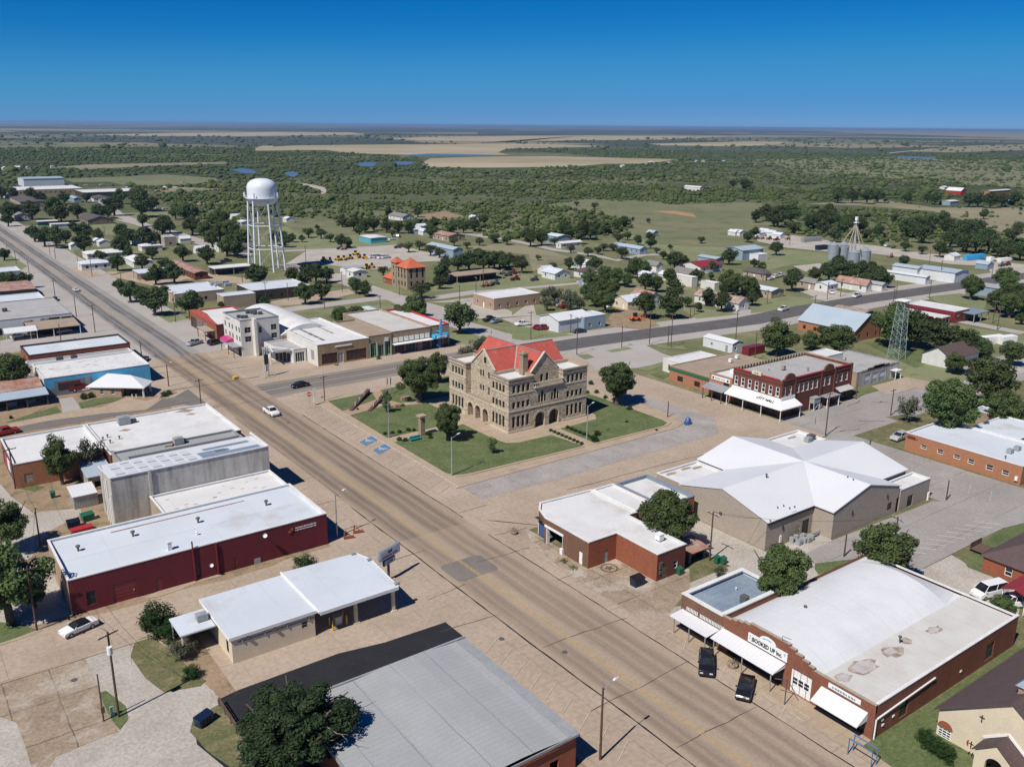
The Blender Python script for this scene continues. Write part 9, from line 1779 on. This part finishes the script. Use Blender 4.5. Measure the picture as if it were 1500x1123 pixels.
for k,(p,m_)in enumerate(((tO(1395,575),'leaf_grey'),(tK(195,605),'leaf_grey'),(tF(765,470),'hedge'),(tF(530,505),'hedge'),(tK(470,760),'hedge'),(tK(525,795),'hedge'))):
 x,y=G(*p);T=thing('planter',('flower tub with pale plants under the bookstore awning','flower tub by the corner drive-in of the brick building','planter by the green trim stone shop','planter in front of the ochre shop','weed clump on the pavement by the brick wall, left of two','weed clump on the pavement by the brick wall, right of two')[k],'planter' if k<4 else 'weeds',(x,y,0));b=MB()
 if k<4:b.cyl((x,y,.03),(x,y,.5),.55,.7,10);b.build('tub','concrete_pale',T)
 b=MB();r6=random.Random(k)
 for i in range(160):a=Vector((r6.gauss(0,.42),r6.gauss(0,.42),r6.uniform(.4,1.1)if k<4 else r6.uniform(.08,.35)))+Vector((x,y,0));d1=Vector((r6.uniform(-1,1),r6.uniform(-1,1),r6.uniform(-.3,1)))*.16;d2=Vector((r6.uniform(-1,1),r6.uniform(-1,1),r6.uniform(-.3,1)))*.14;b.tri(a,a+d1,a+d2)
 b.build('foliage',m_,T)
p0,p1=Vector(G(*tM(1205,790))),Vector(G(*tM(1370,1040)));T=thing('wooden_fence','weathered wooden rail fence between the dumpster and the ragged juniper','fence',(p0.x,p0.y,0))
for k in range(6):q=p0.lerp(p1,k/5);b=MB();b.box(q.x-.08,q.y-.08,0,q.x+.08,q.y+.08,1.25);b.build('post','wood',T)
for z in(.45,.8,1.15):b=MB();b.bar((p0.x,p0.y,z),(p1.x,p1.y,z),.06,.16);b.build('rail','wood',T)
x,y=G(1262,1112);T=thing('blue_framed_booth','small blue framed open booth cut off by the bottom edge','booth',(x,y,0));b=MB()
for q in((-1.4,-.5),(1.4,-.5),(1.4,.5),(-1.4,.5)):b.box(x+q[1]-.05,y+q[0]-.05,0,x+q[1]+.05,y+q[0]+.05,2.1)
for q in((-1.4,1.4,-.5),(-1.4,1.4,.5)):b.box(x+q[2]-.05,y+q[0],2.0,x+q[2]+.05,y+q[1],2.12)
b.build('frame','road_blue',T)['kind']='stuff'
x,y=G(*tK(720,793));b=MB()
for i in range(16):t=2*pi*i/16;t2=t+2*pi/16;b.add([(x+1.4*cos(t),y+1.4*sin(t),.075),(x+1.4*cos(t2),y+1.4*sin(t2),.075),(x+1.15*cos(t2),y+1.15*sin(t2),.075),(x+1.15*cos(t),y+1.15*sin(t),.075)],[[3,2,1,0]])
b.add([(x+(.95 if i%2==0 else.38)*cos(pi/2+i*pi/5),y+(.95 if i%2==0 else.38)*sin(pi/2+i*pi/5),.078)for i in range(10)],[list(range(10))]);struct(b.build('painted_star','wood'))
# ---- smaller sheds, cars and machines scattered through the town
def clutter(t,k,rows):
 for i,(a,c_)in enumerate(rows):
  x,y=G(*t(a,c_));q=t(a,c_)
  if k in 'cd':o=vehicle(('sedan','suv','pickup')[i%3],('p_white','p_silver','p_white')[i%3]if k=='c' else('p_black','p_navy','p_maroon')[i%3],(x,y),8+37*(i%5),'','car')
  elif k=='j':
   o=thing('farm_machine','','machinery',(x,y,0));b=MB();s=1+.3*(i%3);b.box(x-1.6*s,y-.6,.5,x+1.2*s,y+.6,1.3);b.bar((x-1.5*s,y,1.2),(x+2.2*s,y+.5,2.0),.2);b.box(x+.2,y-.5,1.3,x+1.1,y+.5,2.3);b.build('frame',('roof_rust','steel_dark','maroon_paint')[i%3],o)
   for w in((-1,-.8),(1,-.8),(-1,.8),(1,.8)):b=MB();b.cyl((x+w[0]*s,y+w[1]-.1,.5),(x+w[0]*s,y+w[1]+.1,.5),.5,.5,10);b.build('wheel','rubber',o)
  else:
   w,l,h=(4.5,6,2.5)if k!='W' else(7,11,2.9);w*=1+.2*(i%3);o=thing('garden_shed' if k!='W' else 'small_house','','shed' if k!='W' else 'house',(x,y,0));mw={'w':'siding_white','W':('siding_white','stucco_cream','stucco_tan')[i%3],'b':'metal_wall_blue'}[k]
   if i%2:w,l=l,w
   pitched(o,x,y,x+l,y+w,h,1.2 if k!='W' else 1.7,'gable','x' if l>w else 'y',mw,{'w':'roof_coat','b':'roof_blue','W':('roof_coat','roof_greyshingle','roof_dark','roof_white')[i%4]}[k],.25,auto_ops(x,y,x+l,y+w,h)if k=='W' else None)
  o['_p']=q;o['_k']='V'+k;o['_r']=1;NP.append(o)
clutter(tA,'c',[(155,410),(215,411),(300,413),(380,418),(470,420),(560,417),(700,430),(860,453),(905,430),(960,431),(1010,451),(500,503),(610,562),(1000,405)])
clutter(tA,'d',[(180,409),(420,421),(620,422),(930,434),(590,552),(870,455)])
clutter(tA,'w',[(1075,792),(515,748),(545,755),(390,772),(725,742),(1275,606),(990,735),(145,330),(280,325)])
clutter(tA,'W',[(1200,785),(30,490),(1250,795),(15,335),(65,330),(35,185),(100,190)])
clutter(tB,'w',[(985,662),(1010,692),(260,622),(1285,612),(960,682)]);clutter(tB,'c',[(840,718),(875,702)]);clutter(tB,'j',[(575,770),(555,768),(885,757),(600,760),(870,762)])
clutter(tC,'W',[(620,957),(1050,299),(1245,290),(590,885),(820,1100),(1150,940)]);clutter(tC,'b',[(590,975),(1200,292),(1350,292),(960,700)]);clutter(tC,'w',[(610,988),(1040,942),(1435,697),(1410,696),(790,318),(945,297),(360,908),(930,942),(205,1085)])
clutter(tC,'j',[(130,905),(165,915),(190,905),(60,970),(95,962),(205,938),(35,972),(430,1075),(480,1090),(450,1085),(310,940)]);clutter(tC,'c',[(1060,900),(1100,905),(700,1085),(1170,935),(1240,960)])
clutter(tD,'w',[(45,700),(80,690),(120,700),(160,712),(1112,832),(1060,440),(955,457),(1105,176)]);clutter(tD,'j',[(60,712),(100,715),(140,720),(200,715),(1372,862),(1405,857),(765,812),(30,712)]);clutter(tD,'c',[(745,752),(1385,512),(1225,512),(1355,830),(1405,830),(580,1030),(440,1010)]);clutter(tD,'b',[(1400,517),(1295,880)])
clutter(tD,'W',[(395,107),(580,110),(650,110),(700,1000)][:3])
# ---- labels for the trees and poles that have none: by the nearest building or feature in view
import re as _re
LM=[o for o in bpy.data.objects if 'category' in o and '_k' not in o and o.get('category')in('courthouse','store','house','building','hall','hotel','bank','bookstore','church','museum','water tower','barn','workshop','motel','office','garage','shed','warehouse','city hall','theatre','school','lattice tower','grain elevator','carport','annex','service station','outbuilding')]
def proj(o):
 v=Vector(o.location)-Vector((0,0,CAM_H));z=v.dot(AX_F);return CX+F_PX*v.dot(AX_R)/z,CY+F_PX*v.dot(AX_D)/z
LMP=[(proj(o),_re.sub(r'\.\d+$','',o.name).replace('_',' '))for o in LM]
seen={}
for o in NEWTREE+NP:
 if o.get('label')and o['_k'][0]!='V':seen.setdefault(o['label'],[]).append(o);continue
 p=o['_p'];(q,nm)=min(LMP,key=lambda t:(t[0][0]-p[0])**2+(2*(t[0][1]-p[1]))**2);dx,dy=q[0]-p[0],q[1]-p[1]
 rel=('left of' if dx>0 else 'right of')if abs(dx)>1.5*abs(dy)else('behind' if dy>0 else 'in front of')
 k=o['_k'];kd={'e':'leafy green tree','d':'dark green tree','m':'pale olive mesquite tree','g':'grey-green tree','b':'broad dense tree','s':'young tree','h':'small rounded bush','j':'juniper'}.get(k)or{'Pu':'wooden utility pole','Pp':'plain wooden pole','Pl':'street lamp','Vc':'parked pale car','Vd':'parked dark car','Vj':'old farm machine','Vw':'small white shed','VW':'small pale house','Vb':'small blue shed'}[k]
 sz='' if k[0]in 'PV' else('large ' if o['_r']>13 else 'small ' if o['_r']<8 and k!='h' else '')
 o['label']=f'{sz}{kd} {rel} the {nm}';seen.setdefault(o['label'],[]).append(o)
for lab,l in seen.items():
 if len(l)<2:continue
 l.sort(key=lambda o:o['_p'][0])
 if len(l)<=12:
  for i,o in enumerate(l):o['label']=f'{lab}, {ORD[i]} from the left'
 for o in l:o['group']=lab.split(',')[0]+' row'
for o in NEWTREE+NP:
 if 'group' not in o:o['group']='bushes and hedges of the town' if o['_k']=='h' else 'poles and lamps along the streets' if o['_k'][0]=='P' else 'sheds, cars and machines scattered through the town' if o['_k'][0]=='V' else 'trees of the town'
 for k in('_p','_k','_r'):del o[k]
 # ================================================================ BRUSH BEYOND THE TOWN
def inside(px_,py_,poly):
 c=np.zeros(len(px_),bool);n=len(poly)
 for i in range(n):
  x0,y0=poly[i];x1,y1=poly[(i+1)%n]
  with np.errstate(divide='ignore',invalid='ignore'):c^=((y0>py_)!=(y1>py_))&(px_<(x1-x0)*(py_-y0)/(y1-y0)+x0)
 return c
def tp(t,pts):return[t(*p)for p in pts]
TOWN=[(-900,290)]+tp(tA,[(0,440),(350,380),(820,440),(950,560),(1100,620),(1300,620)])+tp(tB,[(120,590),(520,600),(540,660),(860,600),(1040,700),(1240,650),(1400,715)])+tp(tC,[(0,760),(350,680),(500,720),(780,690),(1000,700),(1497,760)])+tp(tD,[(0,700),(250,690),(500,720),(1000,800),(1497,800)])+[(2600,420),(2600,3000),(-3000,3000)]
OPEN=[tp(tC,[(370,530),(600,495),(1100,525),(1497,505)])+tp(tD,[(60,560),(250,690),(0,690)])+tp(tC,[(1497,770),(1000,740),(830,690),(850,610),(600,560)]),tp(tB,[(85,212),(300,200),(1497,190)])+tp(tC,[(740,203),(150,220),(420,240),(700,262),(1200,274),(950,296),(780,312),(0,325)])+tp(tB,[(1050,318),(980,262),(560,240),(90,228)]),tp(tA,[(300,318),(500,303),(1240,290),(1250,302),(900,312),(450,332)]),tp(tA,[(350,382),(600,372),(900,358),(1190,378),(1200,395),(1000,420),(700,425),(400,402)]),tp(tB,[(240,350),(290,338),(335,350),(310,375),(265,373)]),tp(tA,[(1250,335),(1330,322),(1497,325)])+tp(tB,[(110,352),(40,362),(-60,358)]),tp(tB,[(640,298),(700,288),(980,286),(960,306),(660,318)]),tp(tB,[(295,400),(470,425),(490,468),(430,445)]),tp(tB,[(840,590),(1130,555),(1260,590),(1060,615)]),tp(tD,[(750,255),(1020,262),(1000,278),(860,272)]),tp(tB,[(780,160),(1497,145)])+tp(tC,[(1400,148),(0,188)])+tp(tB,[(1000,174)]),tp(tC,[(900,188),(1497,176)])+tp(tD,[(240,180),(0,204)]),tp(tA,[(470,140),(1497,126)])+tp(tB,[(740,140),(0,152)]),tp(tB,[(880,250),(1440,248),(1440,260),(900,262)]),tp(tA,[(840,425),(1260,438),(1000,458)]),tp(tA,[(300,193),(560,188),(560,206),(380,214)]),tp(tD,[(1063,495),(1420,440),(1410,520),(1063,515)])]
SPARSE=[(tp(tD,[(0,270),(1497,280),(3000,330),(3000,480),(1497,440),(700,350),(300,390),(0,340)]),.5),(tp(tD,[(300,520),(700,495),(1497,535),(3000,600),(3000,780),(1497,720),(1000,570),(600,540)]),.10),(tp(tC,[(0,740),(500,760),(560,840),(0,860)]),.15)]
def scrub(name,lab,seed,n,rmin,rmax,size,sub,hfac=.62):
 rs=np.random.RandomState(seed);a=radians(36.2)+rs.uniform(-.72,.72,n);R_=np.sqrt(rs.uniform(rmin**2,rmax**2,n));x,y=R_*np.sin(a),R_*np.cos(a)
 P=np.stack([x,y,np.full(n,-CAM_H)],1);A=np.array([AX_R,AX_D,AX_F]);c=P@A.T;u,v=CX+F_PX*c[:,0]/c[:,2],CY+F_PX*c[:,1]/c[:,2]
 ok=~inside(u,v,TOWN)&~((x>52)&(x<92))
 for p in OPEN:ok&=~inside(u,v,p)
 cell=np.sin(x*.011+seed)*np.cos(y*.013)+np.sin((x+y)*.031)*.6+np.sin(x*.09)*np.sin(y*.083)*.7;ok&=cell+rs.normal(size=n)*.35>-.62
 for p,dns in SPARSE:i_=inside(u,v,p);ok&=~i_|(rs.uniform(size=n)<dns)
 x,y,u,v=x[ok],y[ok],u[ok],v[ok];n=len(x);bm=bmesh.new();bmesh.ops.create_icosphere(bm,subdivisions=sub,radius=1);V0=np.array([q.co[:]for q in bm.verts]);F0=np.array([[q.index for q in f.verts]for f in bm.faces]);bm.free()
 m=len(V0);s=size*np.exp(rs.normal(size=n)*.42);V=V0[None]*(1+rs.normal(size=(n,m,1))*.17)*s[:,None,None];V[:,:,2]=V[:,:,2]*hfac*rs.uniform(.7,1.5,n)[:,None]+s[:,None]*hfac*.75
 th=rs.uniform(0,6.28,n);cx,sx=np.cos(th)[:,None],np.sin(th)[:,None];X,Y=V[:,:,0]*cx-V[:,:,1]*sx*.8+x[:,None],V[:,:,0]*sx+V[:,:,1]*cx*.8+y[:,None];VV=np.stack([X,Y,V[:,:,2]],2).reshape(-1,3).astype(np.float32);FF=(F0[None]+(np.arange(n)*m)[:,None,None]).reshape(-1,3).astype(np.int32)
 me=bpy.data.meshes.new(name);k=len(FF);me.vertices.add(len(VV));me.vertices.foreach_set('co',VV.ravel());me.loops.add(3*k);me.loops.foreach_set('vertex_index',FF.ravel());me.polygons.add(k);me.polygons.foreach_set('loop_start',np.arange(0,3*k,3,dtype=np.int32));me.polygons.foreach_set('loop_total',np.full(k,3,dtype=np.int32));me.materials.append(M['brush']);me.update(calc_edges=True)
 tag(place(name,me),lab,'brush',None,'stuff');print(name,n)
m,nt,b_=_nt('brush_foliage');v_=_coord(nt)
nt.links.new(_mix(nt,_mix(nt,(.045,.068,.022),(.105,.135,.045),_noise(nt,v_,.035,4,.6,.35,.65)),(.03,.045,.018),_math(nt,'MULTIPLY',_noise(nt,v_,.5,3,.6,.4,.7),.7)),b_.inputs['Base Color']);b_.inputs['Roughness'].default_value=1;b_.inputs['Specular IOR Level'].default_value=.1;M['brush']=m
scrub('mesquite_brush','mesquite brush covering the range just beyond the town',3,34000,330,1050,1.35,1,.55)
scrub('distant_brush','distant brush thickening into dark belts across the range',5,52000,1000,2700,2.1,1,.42)
scrub('far_tree_belts','far away belts of trees near the horizon',8,3500,2500,6000,5,1,.4)
# ================================================================ HAZE
hz=MB();hz.box(-61000,-61000,-1.2,61000,61000,72);ho=bpy.data.objects.new('haze',None)
me=hz.mesh('haze',[]);ho=place('haze',me);hm=bpy.data.materials.new('haze_air');hm.use_nodes=True;nt=hm.node_tree;nt.nodes.clear();o_=nt.nodes.new('ShaderNodeOutputMaterial');pv=nt.nodes.new('ShaderNodeVolumePrincipled');pv.inputs['Density'].default_value=5.5e-5;pv.inputs['Color'].default_value=(.42,.66,1,1);pv.inputs['Anisotropy'].default_value=.2;nt.links.new(pv.outputs[0],o_.inputs['Volume']);me.materials.append(hm);ho['kind']='stuff';ho['label']='thin blue haze over the plain'
sc.cycles.volume_bounces=0
print('objects',len(bpy.data.objects),'tris approx',sum(len(m.polygons)*2 for m in bpy.data.meshes))
